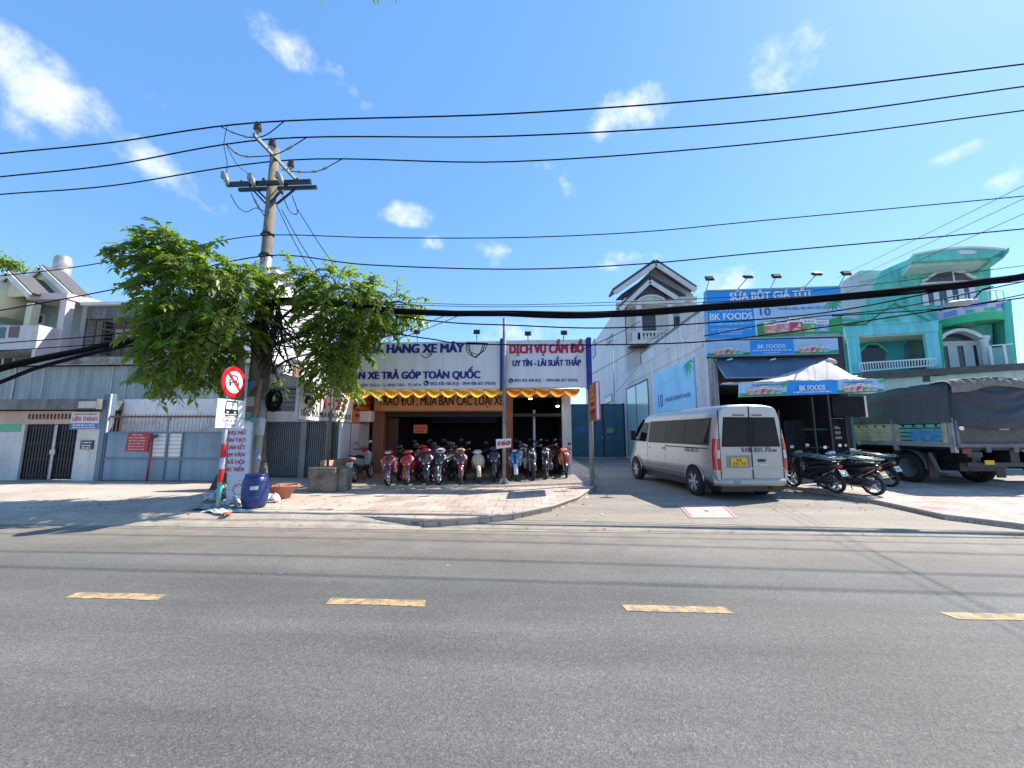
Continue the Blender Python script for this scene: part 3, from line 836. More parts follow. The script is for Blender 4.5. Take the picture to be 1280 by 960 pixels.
# header sign of the shop
x0, x1 = fx(469), fx(631); za, zc = fz(513.5), fz(490.5)
t = thing('shop_sign', 'peach header board reading TRAO ĐỔI , MUA BÁN CÁC LOẠI XE', 'sign', ((x0+x1)/2, YF-.15, za))
m = MB(); m.box(x0, x1, YF-.2, YF-.13, za, zc); m.build('board', M_PEACHB, t, True)
m = MB(); m.box(x0, x1, YF-.215, YF-.125, za-.045, za-.002); m.build('frame', M_BROWN, t, True)
m = MB(); m.text('TRAO ĐỔI , MUA BÁN CÁC LOẠI XE', ((fx(474)+fx(630))/2, YF-.205, za+.20), XR, ZU, .33, w=fx(629)-fx(474), bold=.03); m.build('lettering', BLACKINK, t, True)
# hanging red board inside
t = thing('hanging_sign', 'small red board hung inside the dark shop above the bikes', 'sign', (fx(525), YF-.05, fz(541)))
m = MB(); m.box(fx(517.5), fx(534.5), YF-.06, YF-.03, fz(541.5), fz(531)); m.build('board', mat('orange_red_board', (.55, .12, .06), .5), t, True)
m = MB(); m.lines((fx(526), YF-.064, fz(536)), XR, ZU, .42, .08, 31); m.lines((fx(526), YF-.064, fz(540)), XR, ZU, .3, .08, 32); m.build('lettering', mat('dark_red_print', (.2, .01, .01), .6), t, True)
m = MB(); m.tube([(fx(519), YF-.045, fz(531)), (fx(519), YF-.045, fz(520))], .006, 4); m.tube([(fx(533), YF-.045, fz(531)), (fx(533), YF-.045, fz(520))], .006, 4); m.build('hanger', BLACK, t, True)
LAMP = mat('lit_lamp', (.9, .9, .85), .4, var=0, emit=(1, .95, .85), estr=6)
for px, py, lab in ((663, 497.5, 'small round lit lamp on the shop ceiling near the middle'), (697, 507, 'small lit lamp beside the white column under the orange awning')):
    q = at(px, py+.5, YF-.3)
    t = thing('ceiling_lamp', lab, 'lamp', q, 0, 'lit lamps of the shop')
    m = MB(); m.lathe([(.03, .06), (.07, .05), (.08, .0)], (0, 0, 0), 12); m.tube([(0, 0, .06), (0, .1, .2), (0, .4, .3)], .008, 5); m.build('housing', GALV, t)
    m = MB(); m.lathe([(.07, -.002), (.055, -.03), (.02, -.04)], (0, 0, 0), 12); m.build('bulb', LAMP, t)

# big sign boards
M_BOARD = mat('white_sign_sheet', (.72, .73, .74), .5, var=.06, streak=.12, scale=1)
M_BLUE = mat('royal_blue_panel', (.012, .018, .30), .45, var=.05)
t = thing('sign_board', 'long white sign board reading CỬA HÀNG XE MÁY in blue', 'sign', ((XL+XM)/2, YB, zB))
m = MB(); m.box(XL, XM-.02, YB, YB+.18, zB, zT); m.build('board', M_BOARD, t, True, .006)
m = MB()
for k in range(1, 6):
    x = XL+(XM-XL)*k/6; m.box(x-.006, x+.006, YB-.003, YB-.0005, zB+.02, zT-.02)
m.build('sheet_joint', mat('joint_grey', (.50, .51, .53), .6), t, True)
bw = lambda px, py=455: at(px, py, YB).x
bzz = lambda py, px=560: at(px, py, YB).z
y = YB-.012
m = MB(); m.text('CỬA HÀNG XE MÁY', (bw(579.5), y, bzz(440.5)), XR, ZU, .275, w=bw(579.5)-bw(449), align='R', bold=.085)
m.text('BÁN XE TRẢ GÓP TOÀN QUỐC', (bw(600), y, bzz(473)), XR, ZU, .22, w=bw(600)-bw(436), align='R', bold=.085); m.build('lettering', NAVY, t, True)
m = MB(); m.text('TL 10, LÔ 50 - P. TÂN TẠO A - Q. BÌNH TÂN - TP. HCM', (bw(527), y, bzz(482.6)), XR, ZU, .085, w=bw(527)-bw(420), align='R', bold=.02)
m.text('0932 876 438 (Kỷ) - 0934 006 837 (Mười)', (bw(619.5), y, bzz(481.4)), XR, ZU, .095, w=bw(619.5)-bw(538.5), align='R', bold=.03); m.build('small_lettering', NAVY, t, True)
def phone(c, r, par):
    m = MB(); m.lathe([(r, -.001), (r, .001)], c, 18, 'y'); m.build('phone_emblem', NAVY, par, True)
    m = MB(); c = Vector(c); m.tube([c+Vector((-.45*r, -.004, .35*r)), c+Vector((-.25*r, -.004, -.15*r)), c+Vector((.35*r, -.004, -.45*r))], r*.16, 6); m.build('phone_handset', WHITEINK, par, True)
phone((bw(533.5), y, bzz(478.8)), .085, t)
def bluepost(px0, px1, label):
    x0, x1 = bw(px0), bw(px1)
    t = thing('sign_pillar', label, 'pillar', ((x0+x1)/2, YB, zB), 0, 'blue pillars of the sign')
    m = MB(); m.box(x0, x1, YB-.06, YB+.22, zB-.02, zT+.06); m.build('panel', M_BLUE, t, True, .01)
    m = MB(); m.box(x0+.02, x1-.02, YB+.0, YB+.16, zT+.06, zT+.09); m.build('cap', GALV, t, True)
bluepost(625, 631.5, 'royal blue pillar strip between the two white sign boards')
bluepost(733.5, 739.5, 'royal blue pillar strip between the red lettered sign and the alley')
x0, x1 = bw(632), bw(733)
t = thing('sign_board', 'white sign board reading DỊCH VỤ CẦM ĐỒ in red between blue pillars', 'sign', ((x0+x1)/2, YB, zB))
m = MB(); m.box(x0, x1, YB+.02, YB+.18, zB+.03, zT+.02); m.build('board', M_BOARD, t, True, .006)
y2 = YB+.008
m = MB(); m.text('DỊCH VỤ CẦM ĐỒ', ((bw(638)+bw(729))/2, y2, bzz(441.2, 680)), XR, ZU, .27, w=bw(729.5)-bw(637.5), bold=.085); m.build('lettering', mat('crimson_lettering', (.45, .01, .055), .5, var=.05), t, True)
m = MB(); m.text('UY TÍN - LÃI SUẤT THẤP', ((bw(641)+bw(726))/2, y2, bzz(457.3, 680)), XR, ZU, .185, w=bw(726)-bw(641), bold=.07)
m.text('0932 876 438 (Kỷ)  -  0934 006 837 (Mười)', ((bw(642)+bw(722))/2, y2, bzz(477.0, 680)), XR, ZU, .085, w=bw(722)-bw(643), bold=.03); m.build('lettering', NAVY, t, True)
phone((bw(638.5), y2, bzz(475.5, 680)), .075, t)
# poles carrying the boards
def pole(x, y, z0, z1, r, label, m1, nm='sign_pole'):
    t = thing(nm, label, 'pole', (x, y, z0))
    m = MB(); m.tube([(0, 0, 0), (0, 0, z1-z0)], r, 10); m.build('shaft', m1, t)
    m = MB(); m.box(-r*2, r*2, -r*2, r*2, 0, .02); m.build('base_plate', m1, t)
    return t
M_POST = mat('worn_grey_post', (.27, .26, .235), .7, .1, var=.25, scale=4, streak=.35)
pm = pole(at(630, 590, YB-.16).x, YB-.16, FL-.06, at(630, 398, YB-.16).z, .055, 'tall thin steel pole standing between the two white sign boards', M_POST)
m = MB()
for s in (-1, 1): m.bar((s*.17, 0, .0), (s*.03, 0, .22), .07, .07)
m.build('foot', mat('cream_foot', (.46, .42, .30), .9, var=.25), pm)
pr = pole(at(740, 590, YB+.1).x, YB+.1, .13, zB, .07, 'square grey post that carries the red and orange box sign', M_POST)
pl = pole(at(409, 590, YB-.9).x, YB-.9, .14, zB+.1, .038, 'dark thin post before the white side sign of the shop porch', mat('brown_post', (.16, .12, .09), .7, var=.25, streak=.3))
q = at(628, 559, YB-.24)
t = thing('hanging_sign', 'small white plate reading XE TRẢ GÓP in red wired to the middle pole', 'sign', (q.x, q.y, q.z))
e1, e2 = at(620.5, 560.5, YB-.24), at(639, 548, YB-.24)
m = MB(); m.prism([(at(620.5, 561, q.y).x, at(620.5, 561, q.y).z), (at(638.5, 559, q.y).x, at(638.5, 559, q.y).z), (at(639, 548, q.y).x, at(639, 548, q.y).z), (at(620, 549, q.y).x, at(620, 549, q.y).z)], 'y', q.y-.012, q.y); m.build('plate', WHITE, t, True)
m = MB(); m.text('XE TRẢ GÓP', (at(630, 556, q.y).x, q.y-.016, at(630, 556.6, q.y).z), (1, 0, .06), ZU, .115, w=.38, bold=.085); m.build('lettering', REDPAINT, t, True)
# vertical light box on the right post, set square to the street
X = at(743.8, 500, 10.6).x
ya, yc = 10.6, 11.65
zlo, zhi = at(744, 525, ya).z, at(744, 476.5, ya).z
t = thing('light_box_sign', 'upright red and orange box sign on the grey post by the alley', 'sign', (X, 11.1, zlo))
m = MB(); m.box(X+.006, X+.14, ya+.0, yc, zlo, zhi); m.build('box', mat('pink_red_frame', (.50, .10, .13), .5, var=.1), t, True, .008)
m = MB(); m.box(X+.04, X+.10, ya-.006, ya-.001, zlo+.03, zhi-.03); m.build('white_edge', WHITE, t, True)
hgt = zhi-zlo
for nm, a, b, mm_ in (('red_panel', .56, .985, mat('vermilion_print', (.50, .06, .03), .5, var=.2, scale=8)), ('orange_panel', .32, .56, mat('orange_print', (.72, .24, .02), .5, var=.2, scale=8)),
                      ('red_panel', .15, .32, mat('crimson_print', (.36, .01, .04), .5)), ('brown_panel', .02, .15, mat('brown_print', (.2, .09, .03), .5))):
    m = MB(); m.box(X+.001, X+.0055, ya+.03, yc-.03, zlo+hgt*a, zlo+hgt*b); m.build(nm, mm_, t, True)
m = MB(); dn = Vector((0, -1, 0))
for k, zf in enumerate((.9, .8, .68, .62)): m.lines((X-.002, 11.1, zlo+hgt*zf), dn, ZU, .8, .07, 50+k)
m.build('lettering', mat('yellow_print', (.75, .45, .03), .5), t, True)
m = MB(); m.lines((X-.002, 11.1, zlo+hgt*.38), dn, ZU, .8, .13, 55); m.lines((X-.002, 11.1, zlo+hgt*.21), dn, ZU, .8, .06, 56); m.build('lettering', BLACKINK, t, True)

# floodlights over the sign
def flood(base, head, label, group, parentlabel=None, w=.28, pitch=0.5, col=DARKSTEEL):
    b, h = Vector(base), Vector(head)
    t = thing('floodlight', label, 'floodlight', b, 0, group)
    m = MB(); m.tube([(0, 0, 0), h-b], .018, 6); m.build('arm', GALV, t)
    d = (Vector((0, math.cos(pitch), -math.sin(pitch))))
    u = Vector((0, math.sin(pitch), math.cos(pitch)))
    m = MB(); m.obox(h-b, (w/2, 0, 0), d*.035, u*w*.32); f = m.build('head', col, t, False, .008)
    m = MB(); m.obox(h-b+d*.038, (w/2-.02, 0, 0), d*.004, u*(w*.32-.02)); m.build('lens', glass('lamp_glass', (.30, .31, .33), .15), f)
    m = MB()
    for k in range(7): m.obox(h-b-d*.045+Vector(((k-3)*w/8, 0, 0)), (.006, 0, 0), d*.014, u*w*.28)
    m.build('cooling_fin', col, f)
for px, py, bpx, lab in ((521, 415, 522, 'floodlight beside the tree crown on the top edge of the long white sign'), (596, 415, 596, 'floodlight over the word MÁY of the long white sign'),
                    (660, 417, 660, 'floodlight over the word VỤ of the red lettered sign'), (705, 416, 704, 'floodlight over the word ĐỒ of the red lettered sign')):
    flood(at(bpx, 428, YB+.1), at(px, py, YB-.25), lab, 'floodlights above the white sign', w=.2)

# awnings with a scalloped edge
M_AWN = mat('yellow_awning_cloth', (.80, .44, .06), .8, var=.12, scale=5, trans=((1.0, .60, .10), .58))
M_AWN2 = mat('orange_awning_cloth', (.70, .25, .035), .8, var=.12, scale=5, trans=((1.0, .38, .04), .58))
M_CANO = mat('faded_awning_roof', (.55, .30, .10), .85, var=.15, trans=((.8, .36, .06), .16))
def awning(xa, xb, n, m1, label):
    t = thing('awning', label, 'awning', ((xa+xb)/2, YB+.1, zB))
    m = MB(); yf = YB+.20; yr = YF-.1; z1 = zB+.0
    rows = []
    for i in range(n*4+1):
        x = xa+(xb-xa)*i/(n*4); s = abs(math.sin(math.pi*i/4))*.05
        rows.append([(x, yf+.62+(yr-yf-.62)*k/6, z1-s*(.5)+.10*k/6-.05*math.sin(math.pi*k/6)) for k in range(7)])
    m.grid(rows); m.build('canopy', M_CANO, t, True, recalc=False)
    m = MB()
    for i in range(n):
        rr = []; w = (xb-xa)/n
        for j in range(9):
            u = j/8; x = xa+w*(i+u); drop = .07+.185*math.sin(math.pi*u)**.75
            rr.append([(x, yf+.05-(.11*math.sin(math.pi*u)+.02*random.random())*math.sin(math.pi*min(1, v*.9+.1)), z1+.0-drop*v) for v in (0, .2, .4, .6, .8, 1)])
        m.grid(rr)
    m.build('valance', m1, t, True, recalc=False)
    m = MB(); m.tube([(xa, yf+.05, z1+.012), (xb, yf+.05, z1+.012)], .014, 6)
    m.build('rail', GALV, t, True)
awning(XL, bw(623), 12, M_AWN, 'yellow scalloped awning under the long white sign')
awning(bw(633), bw(725), 5, M_AWN2, 'orange scalloped awning under the DỊCH VỤ CẦM ĐỒ sign')

# side sign on the party wall, square to the street
X = XP+.01
a, b = atX(374.5, 500, X).y, YF-.2
ym = 12.75
zl, zh = 2.05, 3.12
dY = Vector((0, 1, 0))
t = thing('side_sign', 'white sign reading CỬA HÀNG and 1423 in red, square to the street', 'sign', (X, (a+ym)/2, zl))
m = MB(); m.box(X-.08, X-.012, a, ym, zl, zh); m.build('board', WHITE, t, True)
m = MB(); m.box(X-.09, X+.002, a-.03, a-.001, zl-.03, zh+.03); m.box(X-.09, X+.002, a, ym, zl-.03, zl-.001); m.build('frame', GALV, t, True)
cyy = (a+ym)/2
m = MB(); m.text('CỬA HÀNG', (X-.006, a+.15, zh-.34), dY, ZU, .22, w=(ym-a)*.62, align='L', bold=.03)
m.text('TRAO ĐỔI, MUA BÁN CÁC LOẠI XE', (X-.006, cyy, zl+.10), dY, ZU, .15, w=(ym-a)*.94, bold=.03); m.build('lettering', BLACKINK, t, True)
m = MB(); m.text('1423', (X-.006, a+(ym-a)*.62, zl+.36), dY, ZU, .32, w=(ym-a)*.44, bold=.06); m.build('lettering', REDPAINT, t, True)
def bike_mark(yc, zc, s, par, mt):
    m = MB()
    m.lathe([(s*.20, -.002), (s*.20, .002)], (X-.006, yc-s*.4, zc), 14, 'x'); m.lathe([(s*.20, -.002), (s*.20, .002)], (X-.006, yc+s*.4, zc), 14, 'x')
    m.prism([(yc-s*.45, zc+s*.1), (yc+s*.35, zc+s*.1), (yc+s*.5, zc+s*.42), (yc+s*.1, zc+s*.3), (yc-.05*s, zc+s*.42), (yc-s*.55, zc+s*.36)], 'x', X-.008, X-.004)
    m.build('bike_emblem', mt, par, True)
bike_mark(a+.48, zl+.50, .42, t, BLACKINK)
t = thing('side_sign', 'orange advertisement board with dark print beside the shop column', 'sign', (X, (ym+b)/2, zl))
m = MB(); m.box(X-.08, X-.012, ym+.02, b, zl-.04, zh); m.build('board', mat('orange_board', (.62, .20, .07), .6, var=.1), t, True)
m = MB()
for k, (z, h) in enumerate(((.84, .13), (.62, .13), (.42, .08), (.2, .12))): m.lines((X-.006, (ym+b)/2+.1, zl+z*.95), dY, ZU, 1.2, h, 60+k)
m.build('lettering', mat('dark_red_print', (.2, .01, .01), .6), t, True)
bike_mark(ym+.25, zl+.5, .3, t, BLACKINK)

# concrete block in front of the porch
p = G(384, 615, .14); q = G(419, 615, .14)
t = MB(); t.M = Matrix.Translation(Vector(p)) @ Matrix.Rotation(R(-4), 4, 'Z')
w = q.x-p.x
t.box(0, w, 0, .62, 0, .60)
for v in t.v: v += Vector((random.uniform(-.012, .012), random.uniform(-.01, .01), random.uniform(-.012, .012)))
for x_, (za, zc_) in ((0, (.6, .66)),): t.box(-.01, w+.015, -.015, .64, .602, .635)
M_BLOCK = mat('mossy_concrete_block', (.22, .195, .15), .95, var=.35, scale=4, stain=(.035, .035, .025), stain_amt=.9, fine=.15, fscale=40, bump=.4)
o = t.build('concrete_block', M_BLOCK, None, bevel=.02)
tag(o, 'mossy stained concrete block on the pavement before the shop porch', 'concrete block')
t = MB(); t.M = Matrix.Translation(Vector((q.x+.03, q.y+.06, .14))) @ Matrix.Rotation(R(6), 4, 'Z'); t.box(0, .20, 0, .5, 0, .60)
o = t.build('concrete_block', M_BLOCK, None, bevel=.02); tag(o, 'smaller upright concrete slab leaning beside the mossy block', 'concrete block')
# ------------------------------------------------------------------ alley and the house behind it
XW = 6.4
YH = 26.0
hx2 = lambda px, py=400: at(px, py, YH).x
hz2 = lambda py, px=820: at(px, py, YH).z
M_PALEW = mat('pale_grey_white_wall', (.64, .65, .66), .85, var=.1, streak=.28)
M_HOUSEW = mat('cream_white_wall', (.66, .65, .61), .85, var=.06, streak=.12)
M_TEALG = mat('teal_steel_gate', (.045, .13, .165), .5, .1, var=.15, scale=1.2, streak=.15)
M_SLATE = mat('blue_grey_tile', (.062, .066, .085), .7, var=.25, scale=7)
t = thing('alley_gate', 'plain dark teal steel gate closing the far end of the alley', 'gate', (4.2, 27, 0))
Yag = 27.0
zt = at(745, 505, Yag).z
m = MB(); m.box(1.8, 4.9, Yag, Yag+.05, .05, zt); m.box(4.92, XW+.3, Yag, Yag+.05, .05, zt); m.build('panel', M_TEALG, t, True)
m = MB(); m.box(1.8, XW+.3, Yag-.03, Yag-.002, zt-.07, zt); m.box(4.86, 4.96, Yag-.04, Yag-.004, .05, zt); m.box(XW-.12, XW-.02, Yag-.03, Yag+.1, .05, zt+.05); m.build('frame', DARKSTEEL, t, True)
q = at(763, 538, Yag)
m = MB(); m.box(q.x-.25, q.x+.2, Yag-.012, Yag-.002, q.z-.16, q.z+.16); m.build('plate', mat('green_plate', (.30, .34, .12), .6), t, True)
q = at(727, 537, Yag)
m = MB(); m.box(q.x-.3, q.x+.3, Yag-.012, Yag-.002, q.z-.2, q.z+.2); m.build('plate', mat('blue_plate', (.06, .13, .42), .6, var=.4, scale=12), t, True)
m = MB()
for px in (753.5, 760): q = at(px, 547, Yag); m.lathe([(.06, -.03), (.06, -.002)], (q.x, Yag, q.z), 8, 'y')
m.build('lock', GALV, t, True)

t = thing('gabled_house', 'tall narrow white house with dark blue double gable and arched loggia', 'house', (8.8, YH, 0))
x1 = hx2(871)
ze = hz2(372)
m = MB(); m.box(XW, x1, YH+.0, YH+.3, 0, hz2(430)); m.box(XW, XW+.25, YH+.3, 46, 0, ze); m.box(x1-.25, x1, YH+.3, 46, 0, ze); m.box(XW+.25, x1-.25, YH+2.2, YH+2.5, 0, ze)
m.build('wall', M_HOUSEW, t, True)
m = MB(); m.box(XW-.012, XW-.002, YH+.0, 45.9, 0, ze-.05); m.build('side_wall', mat('bluish_side_wall', (.60, .67, .72), .85, var=.1, streak=.25), t, True)
# side windows, on the alley face
for px0, px1, py0, py1 in ((741, 744.5, 425, 447), (759, 766, 421, 429), (757, 766, 494, 504)):
    a, b = atX(px0, (py0+py1)/2, XW), atX(px1, (py0+py1)/2, XW)
    za, zb_ = atX((px0+px1)/2, py1, XW).z, atX((px0+px1)/2, py0, XW).z
    m = MB(); m.box(XW-.07, XW-.013, b.y, a.y, za, zb_); f = m.build('window', mat('dark_frame', (.10, .11, .12), .5), t, True)
    m = MB(); m.box(XW-.075, XW-.071, b.y+.12, a.y-.12, za+.1, zb_-.1); m.build('pane', M_BGLASS, f, True)
m = MB(); m.tube([(XW-.06, 30, hz2(400)), (XW-.06, 30.0, 2)], .05, 6); m.build('drain_pipe', M_PALEW, t, True)
def gab(A, E0, E1, y0, y1, th, mroof, par, over=.0):
    m = MB()
    for E in (E0, E1):
        a, b = Vector((A[0], y0, A[1])), Vector((E[0], y0, E[1]))
        d = (b-a).normalized(); nn = Vector((-d.z, 0, d.x)); nn = nn if nn.z > 0 else -nn
        b = b+d*over; dy = Vector((0, y1-y0, 0)); u = nn*th
        m.add([a, b, a+u, b+u, a+dy, b+dy, a+u+dy, b+u+dy], [(0, 1, 3, 2), (2, 3, 7, 6), (4, 6, 7, 5), (0, 4, 5, 1), (1, 5, 7, 3)])
    m.build('roof', mroof, par, True)
def barge(A, E0, E1, y, w, h, mt, par, dz=0):
    m = MB()
    for E in (E0, E1): m.bar((A[0], y, A[1]+dz), (E[0], y, E[1]+dz), w, h)
    m.build('barge_board', mt, par, True)
A, E0, E1 = xz(819.5, 326, YH-.6), xz(768, 362, YH-.6), xz(869.5, 359, YH-.6)
gab(A, E0, E1, YH-.6, YH+.9, .14, M_SLATE, t, .05)
barge(A, E0, E1, YH-.62, .12, .3, M_HOUSEW, t, -.24)
m = MB(); m.prism([(XW+.0, ze-.02), (x1, ze-.02), (x1, E1[1]-.15), (A[0], A[1]-.22), (XW, E0[1]-.25)], 'y', YH+.3, YH+.5); m.build('gable_wall', mat('grey_gable', (.44, .45, .46), .8, var=.1), t, True)
m = MB(); m.prism([xz(777, 367, YH), xz(812, 343, YH), xz(853, 365, YH), xz(858, 368, YH), xz(858, 372, YH), xz(770, 374, YH)], 'y', YH+.1, YH+.28); m.build('gable_tiles', M_SLATE, t, True)
A2, F0, F1 = xz(812, 348, YH-1), xz(776, 381, YH-1), xz(845, 368.5, YH-1)
F1 = xz(846, 369, YH-1); F0 = xz(775, 383, YH-1)
gab(A2, F0, F1, YH-1.0, YH+.1, .09, M_SLATE, t, .0)
barge(A2, F0, F1, YH-1.02, .10, .28, M_HOUSEW, t, -.22)
m = MB(); m.prism([xz(781, 382, YH-.7), xz(811, 357, YH-.7), xz(838, 374, YH-.7), xz(838, 378, YH-.7)], 'y', YH-.75, YH-.6); m.build('pediment', M_SLATE, t, True)
# arch
m = MB(); c0 = xz(814, 381, YH-.8); outer, inner = [], []
for i in range(15):
    a = math.pi*i/14; outer.append((c0[0]+.98*math.cos(a), c0[1]+.62*math.sin(a))); inner.append((c0[0]+.80*math.cos(a), c0[1]+.46*math.sin(a)))
m.prism(outer, 'y', YH-.8, YH-.72); m.build('arch_panel', mat('cream_arch', (.60, .57, .44), .8), t, True)
m = MB()
for i in range(14): m.bar((outer[i][0], YH-.84, outer[i][1]), (outer[i+1][0], YH-.84, outer[i+1][1]), .14, .12)
m.build('arch_trim', M_HOUSEW, t, True)
m = MB(); m.box(hx2(783), hx2(851), YH-.86, YH-.2, hz2(386), hz2(380)); m.box(XW, x1, YH-.25, YH+.02, hz2(378), hz2(373)); m.box(hx2(845), x1, YH-.22, YH-.0, hz2(388), hz2(381)); m.box(hx2(770), hx2(781), YH-.22, YH-.0, hz2(392), hz2(379)); m.build('cornice', M_HOUSEW, t, True)
m = MB()
for px in (795, 833): m.box(hx2(px)-.16, hx2(px)+.16, YH-.85, YH-.5, hz2(428), hz2(385))
m.box(hx2(783), hx2(788), YH-.1, YH+.1, hz2(430), hz2(380)); m.build('column', M_HOUSEW, t, True)
m = MB(); m.box(XW+.1, hx2(797), YH+.0, YH+.25, hz2(430), hz2(380)); m.box(hx2(820), hx2(838), YH, YH+.25, hz2(430), hz2(380)); m.box(hx2(850), x1, YH, YH+.25, hz2(430), hz2(380)); m.build('loggia_wall', M_HOUSEW, t, True)
wins(t, hx2(797), hx2(820), hz2(419), hz2(392), YH+.2, mat('dark_frame', (.10, .11, .12)), M_BGLASS, 4, 3, .07)
wins(t, hx2(838), hx2(850), hz2(420), hz2(396), YH+.1, mat('dark_frame', (.10, .11, .12)), M_DGLASS, 2, 1, .06)
bal = MB(); yb = YH-.8
bal.box(hx2(785), hx2(836), yb-.08, yb+.12, hz2(431), hz2(428)); bal.box(hx2(785), hx2(836), yb-.06, yb+.1, hz2(419.5), hz2(417.5)); bal.box(hx2(786), hx2(795), yb-.05, yb+.09, hz2(428), hz2(419.5)); bal.box(hx2(832), hx2(836), yb-.05, yb+.09, hz2(428), hz2(419.5))
zz0, zz1 = hz2(428), hz2(419.5)
b = bal.build('balcony', M_HOUSEW, t, True)
m = MB(); hb = zz1-zz0
for i in range(9):
    x = hx2(797.5+i*4.2); m.lathe([(.06, 0), (.05, hb*.1), (.10, hb*.35), (.05, hb*.7), (.07, hb)], (x, yb+.02, zz0), 8)
m.build('baluster', M_HOUSEW, b, True)
m = MB(); m.box(hx2(783), hx2(838), YH-1, YH, hz2(434), hz2(431)-.01); m.build('balcony_slab', M_HOUSEW, t, True)
m = MB(); m.prism([(YH-.9, hz2(440)), (YH-.9, hz2(438.5)), (YH-.05, hz2(433)), (YH-.05, hz2(434.5))], 'x', hx2(783), hx2(818)); m.build('tile_awning', M_SLATE, t, True)

# long flank wall of the alley, with glass panel and banner
t = thing('alley_wall', 'long white wall running back along the alley beside the van', 'wall', (XW, 20, 0))
zw = 5.6
m = MB(); m.box(XW, XW+.2, 14.25, YH-.02, 0, zw); m.build('wall', M_PALEW, t, True)
m = MB(); m.box(XW-.03, XW-.002, 14.4, YH-.05, 4.9, 4.98); m.box(XW-.02, XW+.22, 14.3, YH-.05, zw, zw+.08); m.build('ledge', M_PALEW, t, True)
a, b = atX(783, 486, XW).y, atX(810, 475, XW).y
zg = atX(796, 481, XW).z
m = MB(); m.box(XW-.03, XW-.004, b, a-.1, .2, zg); f = m.build('glass_panel', mat('frosted_green_glass', (.42, .58, .57), .15, var=.08, streak=.08), t, True)
m = MB()
for y in (b, (a+b)/2, a-.15): m.box(XW-.05, XW-.031, y-.025, y+.025, .2, zg)
m.box(XW-.055, XW-.031, b, a-.1, zg-.02, zg+.06); m.build('frame', DARKSTEEL, f, True)
dYm = Vector((0, -1, 0))
a, b = atX(818, 470, XW).y, atX(868, 448, XW).y
zh = 4.68
t = thing('wall_banner', 'pale blue banner with palm leaf and milk cans on the white alley wall', 'banner', (XW-.05, (a+b)/2, 2))
sky_blue = mat('banner_sky_blue', (.26, .58, .82), .55, var=.18, scale=.9)
m = MB(); m.box(XW-.05, XW-.012, b, a, 1.2, zh); m.build('sheet', sky_blue, t, True)
M_PALM = mat('palm_green', (.03, .36, .09), .6, var=.2)
def palm(o, right, up, s, par):
    m = MB(); o, right, up = Vector(o), Vector(right), Vector(up)
    for k in range(6):
        a = R(200+k*32); d = right*math.cos(a)+up*math.sin(a); pp = right*math.sin(a)-up*math.cos(a)
        m.face([o, o+d*s*.5+pp*s*.13, o+d*s-up*s*.15, o+d*s*.5-pp*s*.10])
    m.build('palm_print', M_PALM, par, True)
palm((XW-.054, b+.55, zh-.12), dYm, ZU, .62, t)
m = MB(); m.text('10', (XW-.055, a-.95, 2.95), dYm, ZU, .62, w=.66, bold=.03)
m.text('THƯƠNG HIỆU TIÊU BIỂU VIỆT NAM 2023', (XW-.055, (a+b)/2-.55, 3.15), dYm, ZU, .17, w=(a-b)*.60, bold=.02); m.build('lettering', mat('deep_blue_print', (.02, .09, .33), .5), t, True)
CANC = [('can_red', (.55, .05, .08)), ('can_pink', (.62, .22, .30)), ('can_crimson', (.50, .02, .06)), ('can_green', (.08, .42, .10)), ('can_blue', (.10, .38, .70)), ('can_orange', (.72, .25, .12))]
def cans(o, right, up, w, h, par, seed=0, n=5):
    """printed row of milk cans: coloured bodies with white bands"""
    rnd = random.Random(seed); o, right, up = Vector(o), Vector(right), Vector(up)
    nn = right.cross(up)
    b = MB(); wb = MB(); lid = MB(); sw = MB(); ink = MB()
    hs = [.72, .86, 1.0, .84, .74]; cols = [5, 1, 0, 3, 4]
    for k in range(n):
        x = -w/2+w*k/n; ww = w/n*1.02; hh = h*hs[k % 5]
        b.cur = k
        p = o+right*x+nn*(.001*k)
        b.face([p, p+right*ww, p+right*ww+up*hh*.62, p+up*hh*.62])
        wb.face([p+up*hh*.62, p+right*ww+up*hh*.62, p+right*ww+up*hh*.92, p+up*hh*.92])
        lid.face([p+up*hh*.92+right*ww*.05, p+right*ww*.95+up*hh*.92, p+right*ww*.93+up*hh, p+up*hh+right*ww*.07])
        c = p+nn*.0012
        sw.face([c+right*ww*.1+up*hh*.08, c+right*ww*.9+up*hh*.04, c+right*ww*.8+up*hh*.22, c+right*ww*.4+up*hh*.30])
        sw.face([c+right*ww*.55+up*hh*.32, c+right*ww*.85+up*hh*.30, c+right*ww*.88+up*hh*.50, c+right*ww*.68+up*hh*.56])
        ink.lines(p+right*ww*.5+up*hh*.71+nn*.0015, right, up, ww*.7, hh*.11, seed+k)
    b.build('can_print', [mat(CANC[cols[k]][0], CANC[cols[k]][1], .5, var=.25, scale=14) for k in range(n)], par, True)
    wb.build('can_band', WHITEINK, par, True); sw.build('can_swirl', mat('can_swirl_print', (.66, .50, .42), .5, var=.35, scale=20), par, True); ink.build('can_lettering', NAVY, par, True)
    lid.build('can_lid', mat('lid_gold', (.45, .36, .16), .4), par, True)
cans((XW-.056, (a+b)/2-.6, 1.45), dYm, ZU, 2.6, .95, t, 3)

